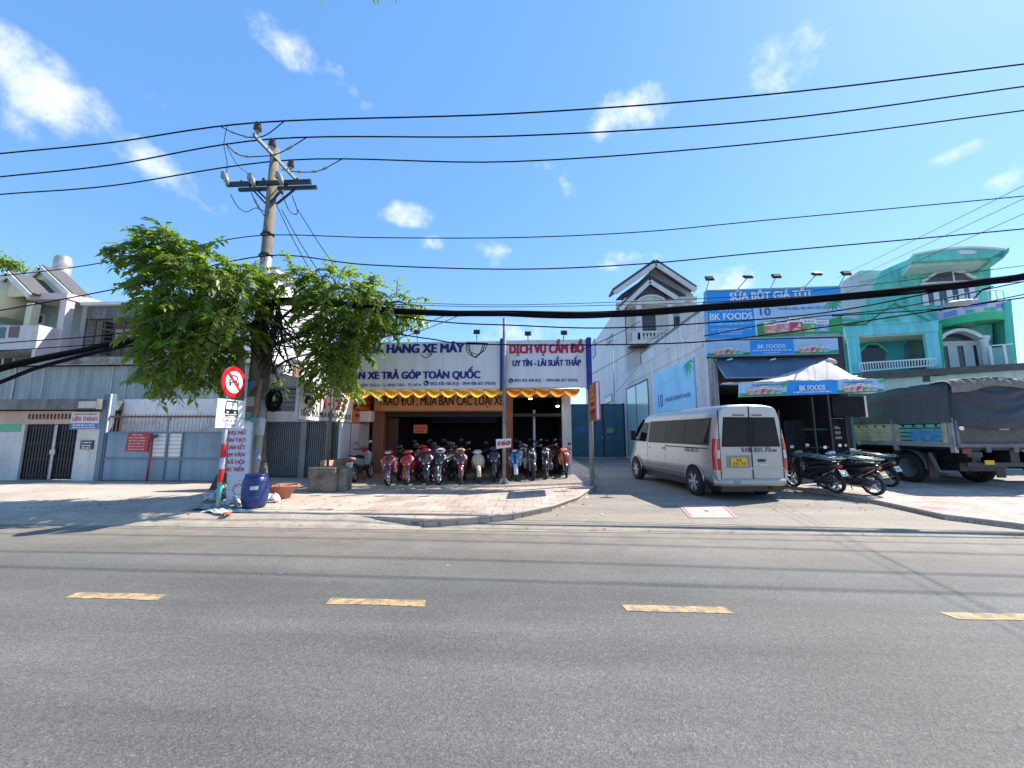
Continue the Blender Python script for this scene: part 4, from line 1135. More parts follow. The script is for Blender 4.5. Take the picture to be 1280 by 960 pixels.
# ------------------------------------------------------------------ milk shop
YK = 14.2
kx = lambda px, py=400: at(px, py, YK).x
kz = lambda py, px=960: at(px, py, YK).z
t = thing('milk_shop', 'narrow shop with deep dark opening under the blue milk signs', 'shop', (9, YK+3, .1))
X0, X1 = XW+.21, kx(1046)
m = MB(); m.box(X0-.0, X0+.10, YK+.12, YK+9, 3.7, 6.4); m.build('flank_wall', M_PALEW, t, True)
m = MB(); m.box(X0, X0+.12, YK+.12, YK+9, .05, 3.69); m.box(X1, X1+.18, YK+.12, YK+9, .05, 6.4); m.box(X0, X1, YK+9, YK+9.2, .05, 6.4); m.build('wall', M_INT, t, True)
m = MB(); m.box(X1+.18, X1+.26, YK+.1, YK+9, .05, 6.4); m.build('side_wall', mat('green_grey_wall', (.12, .26, .23), .85, var=.2), t, True)
m = MB(); m.box(X0, X1+.26, YK+.1, YK+9.2, 6.4, 6.55); m.box(X0, X1, YK+.5, YK+9, 3.55, 3.65); m.build('roof', M_STAIN, t, True)
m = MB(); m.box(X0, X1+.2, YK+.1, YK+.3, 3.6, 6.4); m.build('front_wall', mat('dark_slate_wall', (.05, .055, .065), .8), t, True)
m = MB(); m.box(X0, X1, YK-.3, YK+9, .09, .125); m.build('shop_floor', mat('inside_floor', (.22, .2, .19)), t, True)
xp = at(875, 450, YK-.05).x
m = MB(); m.box(XW-.04, XW+.30, YK-.12, YK+.04, .05, at(875, 396, YK).z); m.build('column', M_PALEW, t, True, .01)
m = MB(); m.tube([(XW+.05, YK-.18, .1), (XW+.05, YK-.18, 6.1), (XW-.05, YK-.16, 6.5)], .045, 8); m.tube([(XW+.22, YK-.17, .1), (XW+.22, YK-.17, 5.9)], .02, 6); m.build('drain_pipe', GALV, t, True)
m = MB()
for k in range(4): m.box(X0+.4+k*1.1, X0+1.3+k*1.1, YK+2.2, YK+2.6, .13, 2.2)
m.build('display_rack', mat('dark_rack', (.05, .055, .06), .7, var=.6, scale=5), t, True)
m = MB()
for k in range(3): m.box(X1-1.2, X1-.35, YK+.5, YK+.56, .5+k*.65, .55+k*.65)
m.box(X1-.95, X1-.9, YK+.3, YK+.36, .13, 3.0); m.build('rack_shelf', mat('green_rack', (.06, .12, .06), .6, var=.3), t, True)

M_KBLUE = mat('sign_cyan_blue', (.010, .30, .78), .5, var=.06)
M_KSKY = mat('print_sky', (.38, .58, .76), .5, var=.1)
M_KGREEN = mat('print_meadow', (.03, .30, .08), .5, var=.35, scale=3)
YS = YK-.25
def pnl(m, pts, y0=None, y1=None):
    m.prism([xz(p[0], p[1], y0) for p in pts], 'y', y0, y1)
t = thing('sign_board', 'big blue billboard reading SỮA BỘT GIÁ TỐT', 'sign', (at(966, 420, YS).x, YS, at(966, 424, YS).z))
m = MB(); pnl(m, [(884, 424), (1054.5, 419), (1050.5, 358.5), (882, 364)], YS, YS+.18); m.build('board', M_KBLUE, t, True)
m = MB(); pnl(m, [(945.5, 421.5), (1053.5, 418), (1051.5, 377), (944, 379.5)], YS-.004, YS-.0015); pp = m.build('picture_panel', M_KSKY, t, True)
rows_t = [(946, 405.5), (966, 400), (990, 402), (1015, 398), (1035, 400), (1053, 394)]
m = MB(); pnl(m, [(945.5, 421.5), (1053.5, 418)]+rows_t[::-1], YS-.007, YS-.0045); m.build('meadow_print', M_KGREEN, t, True)
m = MB(); m.box(at(944.2, 400, YS).x-.02, at(944.2, 400, YS).x+.02, YS-.008, YS-.002, at(945, 422, YS).z, at(945, 380, YS).z); m.build('divider', WHITEINK, t, True)
sl = Vector((1, 0, 0))
KP = lambda px, py, e=.010: at(px, py, YS-e)
def upslope(px0, py0, px1, py1): return (at(px1, py1, YS)-at(px0, py0, YS)).normalized()
rt = upslope(884, 424, 1054, 419)
m = MB(); m.text('SỮA BỘT GIÁ TỐT', KP(964, 373.5), rt, ZU, .27, w=at(1016, 370, YS).x-at(913, 370, YS).x, bold=.045)
m.text('BK FOODS', KP(914, 399.3), rt, ZU, .235, w=at(940.5, 396, YS).x-at(887.5, 396, YS).x, bold=.035)
m.text('CHÍNH HÃNG', KP(918, 388.3), rt, ZU, .13, w=at(938, 388, YS).x-at(898, 388, YS).x, bold=.02); m.build('lettering', WHITEINK, t, True)
m = MB()
for k, (px, py, w, h) in enumerate(((914, 406, 1.45, .07), (914, 412.4, 1.45, .06), (914, 415.2, .9, .05), (914, 418, .8, .045))): m.lines(KP(px, py), rt, ZU, w, h, 70+k)
m.lines(KP(1028, 418.8), rt, ZU, 1.2, .04, 78); m.build('small_lettering', mat('pale_blue_print', (.45, .66, .85), .5), t, True)
m = MB(); m.text('10', KP(957, 394), rt, ZU, .26, w=.36, bold=.03); m.text('THƯƠNG HIỆU TIÊU BIỂU VIỆT NAM 2023', KP(1009, 386.5), rt, ZU, .085, w=at(1046, 386, YS).x-at(972, 386, YS).x, bold=.02)
m.build('lettering', mat('deep_blue_print', (.02, .09, .33)), t, True)
palm(KP(1041, 377.5), rt, ZU, .34, t)
cans(KP(996, 415.5, .012), rt, ZU, 2.25, .62, t, 5)
m = MB(); m.bar(at(882, 363.6, YS), at(1050.5, 358.2, YS), .04, .05); m.bar(at(884, 424.6, YS), at(1054.5, 419.6, YS), .05, .05); m.bar(at(882, 364, YS), at(884, 424, YS), .04, .04); m.build('frame', GALV, t, True)
# lower sign
t = thing('sign_board', 'long low milk sign reading BK FOODS between two pictures of cans', 'sign', (at(966, 446, YS).x, YS, at(966, 446, YS).z))
m = MB(); pnl(m, [(883.5, 446), (1048.5, 442), (1047, 422.5), (882.5, 426.5)], YS-.02, YS+.12); m.build('board', M_KSKY, t, True)
m = MB(); pnl(m, [(938.5, 443.7), (993, 442.3), (991.5, 424.2), (937.5, 425.7)], YS-.026, YS-.0215); m.build('blue_panel', M_KBLUE, t, True)
m = MB(); pnl(m, [(884, 445.4), (938, 444), (938, 440), (910, 442), (884, 441.5)], YS-.025, YS-.0215); pnl(m, [(993.5, 442.6), (1048, 441.3), (1048, 437), (1020, 439.5), (993.5, 438.7)], YS-.025, YS-.0215); m.build('meadow_print', M_KGREEN, t, True)
m = MB(); m.text('BK FOODS', KP(964.5, 435.2, .032), rt, ZU, .135, w=at(981.5, 430, YS).x-at(947, 430, YS).x, bold=.035); m.lines(KP(965, 438.4, .032), rt, ZU, 1.35, .04, 81); m.lines(KP(965, 441.2, .032), rt, ZU, .6, .03, 82); m.build('lettering', WHITEINK, t, True)
cans(KP(911, 443.2, .032), rt, ZU, 1.0, .30, t, 7); cans(KP(1018, 440.4, .032), rt, ZU, 1.0, .30, t, 8)
m = MB(); m.bar(at(883, 447, YS), at(1049, 443, YS), .06, .05); m.bar(at(882.5, 426, YS), at(1047.5, 422, YS), .05, .04); m.build('frame', DARKSTEEL, t, True)
# spotlights on arms above the billboard
for k, (bp, hp, lab) in enumerate((((882.5, 363), (887, 348), 'floodlight at the alley corner of the blue billboard'), ((922, 362), (935, 346), 'floodlight over the word SỮA of the blue billboard'),
        ((963, 361), (970.5, 345), 'floodlight over the word BỘT of the blue billboard'), ((1005, 360), (1021, 342.5), 'floodlight over the word TỐT of the blue billboard'), ((1048, 359), (1057.5, 341.5), 'floodlight at the billboard corner beside the turquoise house'))):
    flood(at(*bp, YS+.08), at(*hp, YS-.35), lab, 'floodlights above the blue billboard', w=.30, pitch=.9 if k % 2 else .55)
# blue awning
t = thing('awning', 'dark blue cloth awning sloping out beneath the milk signs', 'awning', (at(960, 450, YK).x, YK-.5, kz(460)))
M_NAVYAWN = mat('blue_awning_cloth', (.17, .29, .42), .85, var=.2, streak=.2, trans=((.22, .38, .56), .45))
m = MB(); ya, yb_ = YK-.02, YK-.95
rows = []
for k in range(7):
    f = k/6; y = ya+(yb_-ya)*f
    pl_, pr_ = at(892+15*f, 448.5+24*f, y), at(1034+6*f, 446.5+24*f, y)
    rows.append([pl_.lerp(pr_, i/14)+Vector((0, 0, -.03*math.sin(math.pi*f)-.015*math.sin(i*1.9)*math.sin(math.pi*f))) for i in range(15)])
m.grid(rows); m.build('canopy', M_NAVYAWN, t, True, recalc=False)
m = MB(); m.tube([rows[-1][0], rows[-1][-1]], .025, 6); m.tube([rows[0][0], rows[-1][0]], .02, 6); m.tube([rows[0][-1], rows[-1][-1]], .02, 6); m.build('frame', GALV, t, True)
for px in (912, 966):
    q = at(px, 449.3, YK-.35)
    t2 = thing('ceiling_lamp', 'slim white lamp clipped under the low milk sign, %s end' % ('alley' if px < 930 else 'middle'), 'lamp', q)
    m = MB(); m.obox((0, 0, 0), (.09, 0, .02), (0, .03, 0), (-.004, 0, .02)); m.build('tube', WHITE, t2)
    m = MB(); m.tube([(0, .02, .01), (0, .28, .10)], .012, 5); m.build('bracket', DARKSTEEL, t2)
# market tent
YT = 11.9
TP = lambda px, py, y=YT: at(px, py, y)
t = thing('market_tent', 'white peaked tent canopy with a printed BK FOODS valance before the milk shop', 'tent', (TP(1010, 480).x, YT+.6, .1))
M_CANVAS = mat('dusty_white_canvas', (.66, .62, .57), .8, var=.08, scale=2, streak=.1, trans=((.7, .66, .6), .25))
fl, fr = TP(905, 478.5), TP(1105, 473)
pk = TP(1046, 447.5, YT+.95)
bl, brr = TP(897, 471, YT+1.1), TP(1096, 466, YT+1.25)
# slack canvas from the eaves up to the peak
m = MB(); rows = []
for i in range(25):
    f = i/24
    e = fl.lerp(fr, f)
    back = bl.lerp(brr, f)
    s = max(0.0, 1-abs(f-.70)/(.72 if f < .70 else .30))
    rise = (pk.z-e.z)*(s**1.75)
    col = []
    for k in range(7):
        g_ = k/6; p = e.lerp(back, g_)
        hgt = rise*min(1.0, (g_*1.15))**.8 if g_ < .87 else rise*(1-.3*(g_-.87)/.13)
        z = fl.z+(fr.z-fl.z)*f+(back.z-fl.z)*0*g_+hgt
        col.append(Vector((p.x, p.y, max(z, e.z+.06*g_)+.012*math.sin(i*2.1+k))))
    rows.append(col)
m.grid(rows); m.build('canopy', M_CANVAS, t, True, recalc=False)
m = MB(); q = rows[17][5]; m.lathe([(.20, -.10), (.15, .0), (.05, .06), (.01, .08)], (q.x, q.y, q.z), 12); m.build('peak_cap', M_CANVAS, t, True)
# valance as a gently waving sheet, three printed lengths
def val(px0, px1, name, mt, lo=0.0, hi=1.0, off=0.0, seed=1):
    m = MB(); rr = []
    n = 18
    for i in range(n+1):
        px = px0+(px1-px0)*i/n; f = (px-923)/(1105-923)
        a, b = TP(px, 479-5.5*f), TP(px, 496.5-6.5*f)
        wv = .025*math.sin(px*.16)+.015*math.sin(px*.41)
        rr.append([a.lerp(b, lo+(hi-lo)*k/4)+Vector((0, -off-.01+wv*(lo+(hi-lo)*k/4), 0)) for k in range(5)])
    m.grid(rr); return m.build(name, mt, t, True, recalc=False)
val(923, 983.5, 'valance', M_KSKY); val(983.5, 1047, 'valance', M_KBLUE); val(1047, 1105, 'valance', M_KSKY)
val(924, 983.5, 'meadow_print', M_KGREEN, .76, .98, .006); val(1047, 1104.5, 'meadow_print', M_KGREEN, .76, .98, .006)
rt2 = (TP(1047, 485)-TP(983, 487)).normalized()
e = Vector((0, -.055, 0))
m = MB(); m.text('BK FOODS', TP(1014, 488.0)+e, rt2, ZU, .15, w=TP(1030, 487).x-TP(998, 487).x, bold=.035); m.lines(TP(1014, 490.8)+e, rt2, ZU, 1.1, .04, 91); m.build('lettering', WHITEINK, t, True)
cans(TP(955, 493.2)+e, rt2, ZU, 1.0, .27, t, 11); cans(TP(1074, 489.8)+e, rt2, ZU, .95, .27, t, 12)
palm(TP(978, 478.6)+e, rt2, ZU, .15, t); palm(TP(1100, 474.6)+e, rt2, ZU, .15, t)
m = MB(); m.lines(TP(957, 481.9)+e, rt2, ZU, .85, .04, 93); m.lines(TP(1072, 478.6)+e, rt2, ZU, .85, .04, 94); m.build('small_lettering', mat('deep_blue_print', (.02, .09, .33)), t, True)
for lx, ly in ((TP(1036, 480).x, YT+.1), (fr.x-.3, YT+1.2)):
    m = MB(); m.box(lx-.025, lx+.025, ly-.025, ly+.025, .10, fl.z); m.box(lx-.05, lx+.05, ly-.05, ly+.05, .101, .115); m.build('leg', DARKSTEEL, t, True)
m = MB(); m.bar(fl+Vector((0, .03, -.03)), fr+Vector((0, .03, -.03)), .03, .05); m.build('frame', GALV, t, True)
# black boards beside the tent
q0, q1 = TP(1042, 521, 12.6), TP(1082, 495.5, 12.6)
t = thing('sign_box', 'unlit black box sign with a pale edge hung at the tent corner beside the truck', 'sign', ((q0.x+q1.x)/2, 12.6, q0.z))
m = MB(); m.box(q0.x, q1.x-.06, 12.6, 12.8, q0.z, q1.z); m.build('box', mat('black_gloss_panel', (.012, .011, .014), .5, var=.2, spec=.15), t, True, .01)
m = MB(); m.box(q1.x-.058, q1.x, 12.59, 12.81, q0.z-.02, q1.z+.02); m.build('edge', WHITE, t, True)
m = MB(); xh = (q0.x*.7+q1.x*.3); m.box(xh-.04, xh+.04, 12.65, 12.75, q1.z, q1.z+.32); m.build('hanger', DARKSTEEL, t, True)
q0, q1 = TP(1041, 566, 13.2), TP(1057, 523, 13.2)
t = thing('standing_board', 'black upright board with small white print under the black box sign', 'sign', ((q0.x+q1.x)/2, 13.2, .1))
m = MB(); m.box(q0.x, q1.x, 13.2, 13.26, .12, q1.z); m.build('board', mat('black_gloss_panel', (.012, .011, .014)), t, True, .008)
m = MB()
for k in range(3): m.lines(((q0.x+q1.x)/2-.02, 13.196, q1.z-.35-.16*k), XR, ZU, .2, .09, 97+k)
m.build('lettering', mat('grey_print', (.3, .32, .34), .5), t, True)
m = MB(); m.box(q0.x-.02, q1.x+.02, 13.14, 13.34, .10, .14); m.build('base', DARKSTEEL, t, True)

# ------------------------------------------------------------------ green house (turned 30 degrees to the street)
GO = at(1150, 470, 22.5)
rzG = R(-29.8)
t = thing('green_house', 'turquoise house with curved roof cornice, bowed balcony and pedimented porch', 'house', (GO.x, GO.y, 0), rzG)
MG = Matrix.Translation((GO.x, GO.y, 0)) @ Matrix.Rotation(rzG, 4, 'Z'); MGi = MG.inverted()
def gp(px, py, off=0.0):
    """point of the house plane y = off (house coordinates) seen at a pixel: (x, z)"""
    o = MGi @ Vector((0, 0, HCAM)); d = MGi.to_3x3() @ Vector(ray(px, py))
    k = (off-o.y)/d.y; p = o+d*k
    return (p.x, p.z)
def gpoly(pts, off, dep, name, mt, par=None, bev=0):
    m = MB(); m.prism([gp(px, py, off) for px, py in pts], 'y', off, off+dep); return m.build(name, mt, par or t, False, bev)
M_TQ = mat('turquoise_wall', (.17, .62, .52), .8, var=.12, streak=.24)
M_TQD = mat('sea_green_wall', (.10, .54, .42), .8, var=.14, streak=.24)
M_GRN = mat('bright_green_band', (.06, .52, .25), .8, var=.08)
M_CYAN = mat('cyan_wall', (.20, .68, .72), .8, var=.1, streak=.2)
M_MINT = mat('mint_wall', (.50, .66, .59), .85, var=.06, streak=.15)
M_PALEG = mat('pale_grey_gable', (.60, .61, .64), .85, var=.06, streak=.1)
M_WHT = mat('white_trim', (.72, .74, .74), .6, var=.05)
gz_ = lambda px, py, o=0: gp(px, py, o)[1]
gx_ = lambda px, py, o=0: gp(px, py, o)[0]
# body
gpoly([(1137, 500), (1243, 500), (1238, 331), (1137, 331)], 0, 7, 'wall', M_TQ)
# left wing: sloping turquoise flank and pale gable behind it
gpoly([(1062, 420), (1140, 420), (1140, 322), (1101, 339)], .6, .3, 'flank_wall', M_TQ)
gpoly([(1040, 420), (1072, 420), (1104, 338), (1075, 338), (1053, 352)], 1.2, 5, 'gable_wall', M_PALEG)
gpoly([(1074, 352), (1096, 348), (1104, 338), (1075, 338)], 1.1, .09, 'gable_patch', M_MINT)
# curved roof cornice
top, bot = [], []
for i in range(17):
    f = i/16; px = 1141+(1256-1141)*f
    arc = math.sin(math.pi*min(1, (f*.95+.05)))
    top.append((px, 322-5*f-10*math.sin(math.pi*(.12+.70*f)))); bot.append((px, 327+(-6)*f))
gpoly(bot+top[::-1], -1.6, 2.2, 'roof_cornice', M_TQ)
m = MB()
for i in range(16):
    a, b = gp(*top[i], -1.65), gp(*top[i+1], -1.65); m.bar((a[0], -1.6, a[1]), (b[0], -1.6, b[1]), .14, .10)
m.build('cornice_edge', M_WHT, t)
gpoly([(1240, 321), (1262, 309), (1261, 315), (1254, 323), (1238, 328)], -1.6, 2, 'cornice_tip', M_TQD)
gpoly([(1137, 334), (1243, 327), (1246, 322.5), (1139, 328.5)], -1.3, 1.6, 'soffit', M_MINT)
gpoly([(1196, 315), (1203, 312.5), (1215, 312.5), (1222, 315), (1215, 317.5), (1203, 317.5)], -1.63, .02, 'emblem', M_WHT)
m = MB(); a = gp(1195, 327, -.8); m.lathe([(.45, 0), (.4, -.1), (.1, -.14)], (a[0], -.8, a[1]-.12), 14); m.build('soffit_lamp', mat('dusk_green', (.12, .25, .2), .6), t)
# upper arched window wall
gpoly([(1156, 378), (1215, 372), (1215, 349), (1206, 341), (1190, 338), (1172, 340.5), (1157, 350)], -.06, .05, 'window_glass', mat('violet_grey_glass', (.10, .105, .14), .12, var=.3, scale=1))
m = MB()
arcp = [(1153, 352), (1160, 348), (1171, 340.5), (1190, 337.5), (1207, 341), (1214, 346), (1220, 347)]
for i in range(len(arcp)-1):
    a, b = gp(*arcp[i], -.12), gp(*arcp[i+1], -.12); m.bar((a[0], -.12, a[1]), (b[0], -.12, b[1]), .12, .12)
for px in (1158, 1172, 1189, 1204, 1218):
    a, b = gp(px, 382, -.1), gp(px, 353, -.1); m.box(a[0]-.11, a[0]+.11, -.13, -.07, a[1], b[1])
a, b = gp(1156, 355, -.1), gp(1220, 351.5, -.1); m.bar((a[0], -.1, a[1]), (b[0], -.1, b[1]), .08, .14)
m.bar((gx_(1190, 340), -.1, gz_(1190, 339)), (gx_(1190, 340), -.1, gz_(1190, 353)), .06, .06); m.build('window_frame', M_WHT, t)
# upper bowed balcony
def bow(px0, py0a, py0b, px1, py1a, py1b, dep, name, mt, n=16, inset=0.0):
    m = MB(); rows = []
    x0, za0, zb0 = gx_(px0, py0a, -.6), gz_(px0, py0a, -.6), gz_(px0, py0b, -.6)
    x1_, za1, zb1 = gx_(px1, py1a, -.6), gz_(px1, py1a, -.6), gz_(px1, py1b, -.6)
    zt_, zb_ = (za0+za1)/2, (zb0+zb1)/2
    out, = [[]]
    for i in range(n+1):
        f = i/n; out.append((x0+(x1_-x0)*f, -.25-(dep-inset)*math.sin(math.pi*f)**.6))
    m.prism(out+[(x1_, .0), (x0, .0)], 'z', zb_, zt_); return m.build(name, mt, t), (x0, x1_, zb_, zt_)
_, B = bow(1176, 398, 407, 1264, 391, 402, 1.1, 'balcony_slab', M_GRN)
x0, x1_, zb_, zt_ = B
_, B2 = bow(1174, 385, 398.2, 1262, 378, 391.2, 1.1, 'balcony_parapet', mat('lilac_white_panel', (.60, .60, .70), .7, var=.05), inset=.08)
m = MB()
for f0, f1, z0_, z1_, c in ((.05, .2, .1, .6, 0), (.28, .6, .55, .95, 0), (.75, .95, .3, .7, 0), (.3, .42, .1, .4, 1), (.55, .75, .1, .4, 1)):
    m = MB(); pts = []
    for k in range(7):
        f = f0+(f1-f0)*k/6; pts.append((B2[0]+(B2[1]-B2[0])*f, -.25-1.02*math.sin(math.pi*f)**.6-.015))
    hgt = B2[3]-B2[2]
    for k in range(6):
        a, b = pts[k], pts[k+1]; m.face([(a[0], a[1], B2[2]+hgt*z0_), (b[0], b[1], B2[2]+hgt*z0_), (b[0], b[1], B2[2]+hgt*z1_), (a[0], a[1], B2[2]+hgt*z1_)])
    m.build('parapet_print', M_TQD if c else mat('periwinkle_panel', (.22, .28, .62), .6), t)

m = MB(); rows_ = []
for f in [i/14 for i in range(15)]: rows_.append((B2[0]+(B2[1]-B2[0])*f, -.25-1.0*math.sin(math.pi*f)**.6, B2[3]+.55))
m.tube(rows_, .03, 6)
for p in rows_[1:-1:2]: m.tube([p, (p[0], p[1], B2[3])], .022, 6)
m.build('handrail', M_WHT, t)
m = MB(); a = gp(1206, 408, -.6); m.lathe([(.4, 0), (.36, -.08), (.1, -.12)], (a[0], -.6, B[2]-.002), 14); m.build('soffit_lamp', mat('dusk_green', (.12, .25, .2)), t)
# right pier and recessed bay
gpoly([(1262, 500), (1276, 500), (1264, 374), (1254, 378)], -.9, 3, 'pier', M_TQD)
# arched canopy with column and doors
m = MB()
cp2 = [(1176, 424), (1183, 417), (1195, 412.5), (1206, 412), (1218, 415.5), (1228, 421), (1238, 421)]
for i in range(len(cp2)-1):
    a, b = gp(*cp2[i], -.8), gp(*cp2[i+1], -.8); m.bar((a[0], -.45, a[1]), (b[0], -.45, b[1]), .7, .16)
m.build('arch_canopy', M_WHT, t)
gpoly([(1178, 460), (1228, 457), (1228, 423), (1215, 417), (1200, 414.5), (1188, 417), (1178, 424)], -.05, .04, 'door_glass', mat('dim_glass', (.07, .075, .09), .15, var=.3))
m = MB()
for px in (1179, 1191, 1197, 1211, 1217, 1228):
    a, b = gp(px, 460, -.1), gp(px, 428.5, -.1); m.box(a[0]-.09, a[0]+.09, -.12, -.07, a[1], b[1])
a, b = gp(1178, 430, -.1), gp(1229, 428.5, -.1); m.bar((a[0], -.1, a[1]), (b[0], -.1, b[1]), .07, .26)
m.build('door', M_WHT, t)
m = MB(); a, b = gp(1235, 458, -.7), gp(1232, 424, -.7); m.lathe([(.2, 0), (.17, .15), (.16, (b[1]-a[1])*.9), (.22, b[1]-a[1])], (a[0], -.7, a[1]), 14); m.build('column', M_WHT, t)
m = MB(); a0, a1 = gp(1240, 432, -1.2), gp(1266, 430, -1.2); m.bar((a0[0], -1.2, a0[1]), (a1[0], -1.2, a1[1]), .06, .06)
for px in (1241, 1259):
    a, b = gp(px, 458, -1.2), gp(px, 431.5, -1.2); m.box(a[0]-.05, a[0]+.05, -1.23, -1.17, a[1], b[1])
m.build('railing', M_WHT, t)
m = MB(); a, b = gp(1241, 457, -1.2), gp(1263, 433, -1.2); m.box(a[0], b[0], -1.2, -1.18, a[1], b[1]); m.build('railing_panel', mat('mint_glass', (.14, .36, .30), .2, var=.1), t)
# porch with pediment on the left
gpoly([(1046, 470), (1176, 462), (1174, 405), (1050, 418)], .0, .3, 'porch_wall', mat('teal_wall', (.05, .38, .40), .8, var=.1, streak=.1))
gpoly([(1058, 421), (1173, 414), (1173, 400), (1055, 408)], -1.9, 1.9, 'porch_beam', M_CYAN)
gpoly([(1057, 423), (1172, 416.5), (1172, 414.2), (1058, 421.2)], -1.8, 1.8, 'porch_soffit', M_MINT)
gpoly([(1081, 407), (1159, 401.5), (1119, 379)], -1.95, .3, 'pediment', M_CYAN)
m = MB()
for A_, B_ in (((1118, 377), (1079, 404)), ((1118, 377), (1163, 400)), ((1079, 404), (1054, 398)), ((1040, 404), (1079, 402))):
    a, b = gp(*A_, -2.1), gp(*B_, -2.1); m.bar((a[0], -1.7, a[1]), (b[0], -1.7, b[1]), 1.1, .14)
m.build('porch_roof', M_TQD, t)
gpoly([(1105, 403), (1125, 401.5), (1122, 396), (1113, 394.5), (1106, 397)], -1.97, .015, 'emblem', M_TQD)
for p0, p1 in (((1070, 460), (1067, 419)), ((1168, 455), (1165, 414))):
    a, b = gp(*p0, -1.7), gp(*p1, -1.7); m = MB(); m.box(a[0]-.24, a[0]+.24, -1.85, -1.45, a[1]-.3, b[1]); m.build('column', M_CYAN, t)
gpoly([(1172, 462), (1181, 461), (1177, 404), (1171, 404)], -.9, .9, 'pilaster', M_GRN)
gpoly([(1077, 462), (1107, 460), (1106, 438), (1098, 432), (1085, 432), (1077, 436)], -.05, .04, 'window_glass', M_DGLASS)
gpoly([(1131, 458), (1153, 456), (1153, 432), (1148, 424), (1138, 423), (1131, 430)], -.05, .04, 'door_glass', mat('green_dim_glass', (.05, .13, .11), .3, var=.3))
m = MB()
arc3 = [(1074, 440), (1085, 430), (1098, 430), (1110, 440)]
for i in range(3):
    a, b = gp(*arc3[i], -.1), gp(*arc3[i+1], -.1); m.bar((a[0], -.1, a[1]), (b[0], -.1, b[1]), .1, .12)
m.build('window_frame', M_TQD, t)
# railing of the porch and tiled ledge
m = MB(); yr = -2.3
a, b = gp(1074, 454, yr), gp(1170, 448, yr); c, d = gp(1076, 464, yr), gp(1170, 456.5, yr)
m.bar((a[0], yr, a[1]), (b[0], yr, b[1]), .07, .07); m.bar((c[0], yr, c[1]), (d[0], yr, d[1]), .07, .07)
for i in range(28):
    f = i/27; m.bar((c[0]+(d[0]-c[0])*f, yr, c[1]+(d[1]-c[1])*f), (a[0]+(b[0]-a[0])*f, yr, a[1]+(b[1]-a[1])*f), .035, .035)
m.build('railing', M_WHT, t)
gpoly([(1078, 475), (1290, 461), (1290, 453), (1078, 466)], -2.7, 2.7, 'terrace_ledge', mat('dark_ledge', (.10, .10, .095), .9, var=.3))
gpoly([(1075, 640), (1300, 640), (1300, 459), (1075, 473)], -2.5, 2.4, 'lower_wall', M_MINT)
gpoly([(1153.5, 477.5), (1163, 477.2), (1162.5, 466), (1160, 464.5), (1154, 465)], -2.52, .015, 'window_glass', M_DGLASS)
m = MB()
for i in range(5):
    pts = [gp(1165+i*30, 470-i*2.5, -2.55), gp(1180+i*30, 469-i*3, -2.55), gp(1195+i*30, 464-i*2.2, -2.55)]
    m.tube([(p[0], -2.55, p[1]) for p in pts], .02, 5)
m.build('wall_cable', BLACK, t)
# ------------------------------------------------------------------ van
def tyre(m, c, r, w, axis='x', n=28):
    m.lathe([(r*.66, -w/2), (r*.93, -w/2), (r, -w*.34), (r, w*.34), (r*.93, w/2), (r*.66, w/2)], c, n, axis, True, True)
M_VAN = mat('champagne_silver_paint', (.46, .445, .425), .30, .5, var=.05, coat=.5)
M_VANG = mat('van_glass', (.004, .007, .009), .04, var=.7, scale=.9, spec=.18)  # blotchy tone in the colour stands in for reflections
M_RED = mat('red_lens', (.50, .012, .012), .18, var=.15, scale=20, spec=.8)
M_ALLOY = mat('alloy_wheel', (.50, .50, .49), .4, .25, var=.1)
van = thing('passenger_van', 'champagne silver passenger van parked nose in beside the white alley wall', 'van', (0, 0, 0))
vrz = R(9.0)
rl = Vector((4.60, 10.10, 0))                   # rear left corner on the ground
van.rotation_euler = (0, 0, vrz); van.scale = (1, 1, 1.035)
van.location = rl+Vector((math.cos(vrz), math.sin(vrz), 0))*1.0
PROF = [(.38, .90), (.52, .972), (.78, .992), (1.05, 1.0), (1.30, .985), (1.62, .935), (1.95, .875), (2.13, .835), (2.24, .79), (2.31, .70), (2.345, .45), (2.355, 0)]
def hw(z):
    for (z0, w0), (z1, w1) in zip(PROF, PROF[1:]):
        if z0 <= z <= z1: return w0+(w1-w0)*(z-z0)/(z1-z0)
    return .9 if z < .38 else 0
def section(y, T=2.355, ws=1.0, zb=.38, crown=0):
    half = []
    for z, w in PROF:
        if T > 1.45: zz = z if z < 1.3 else 1.3+(z-1.3)*(T-1.3)/1.055
        else: zz = zb+(z-.38)*(T-zb)/(2.355-.38)
        half.append((w*ws, max(zz, zb)))
    return [(x, y, z) for x, z in half]+[(-x, y, z) for x, z in half[-2::-1]]
def lerp_front(y): return y
st = [(0, 2.30, .965, .42), (.03, 2.335, .985, .40), (.10, 2.355, .998, .38), (.6, 2.355, 1, .38), (1.8, 2.36, 1, .38), (3.2, 2.355, 1, .38), (3.9, 2.33, 1, .38), (4.25, 2.24, .99, .38), (4.6, 1.92, .985, .38),
      (4.93, 1.55, .98, .38), (5.0, 1.42, .975, .38), (5.35, 1.26, .945, .38), (5.55, 1.08, .88, .40), (5.64, .85, .80, .45)]
m = MB(); m.loft([section(*s) for s in st]); m.build('body', M_VAN, van)
def sidepanel(m, s, y0, y1, z0, z1, off=.006, nz=4, sl0=0, sl1=0):
    rows = []
    for k in range(nz+1):
        z = z0+(z1-z0)*k/nz; x = s*(hw(z)+off); f = k/nz
        rows.append([(x, y0+sl0*f, z), (x, y1+sl1*f, z)])
    m.grid(rows, False)
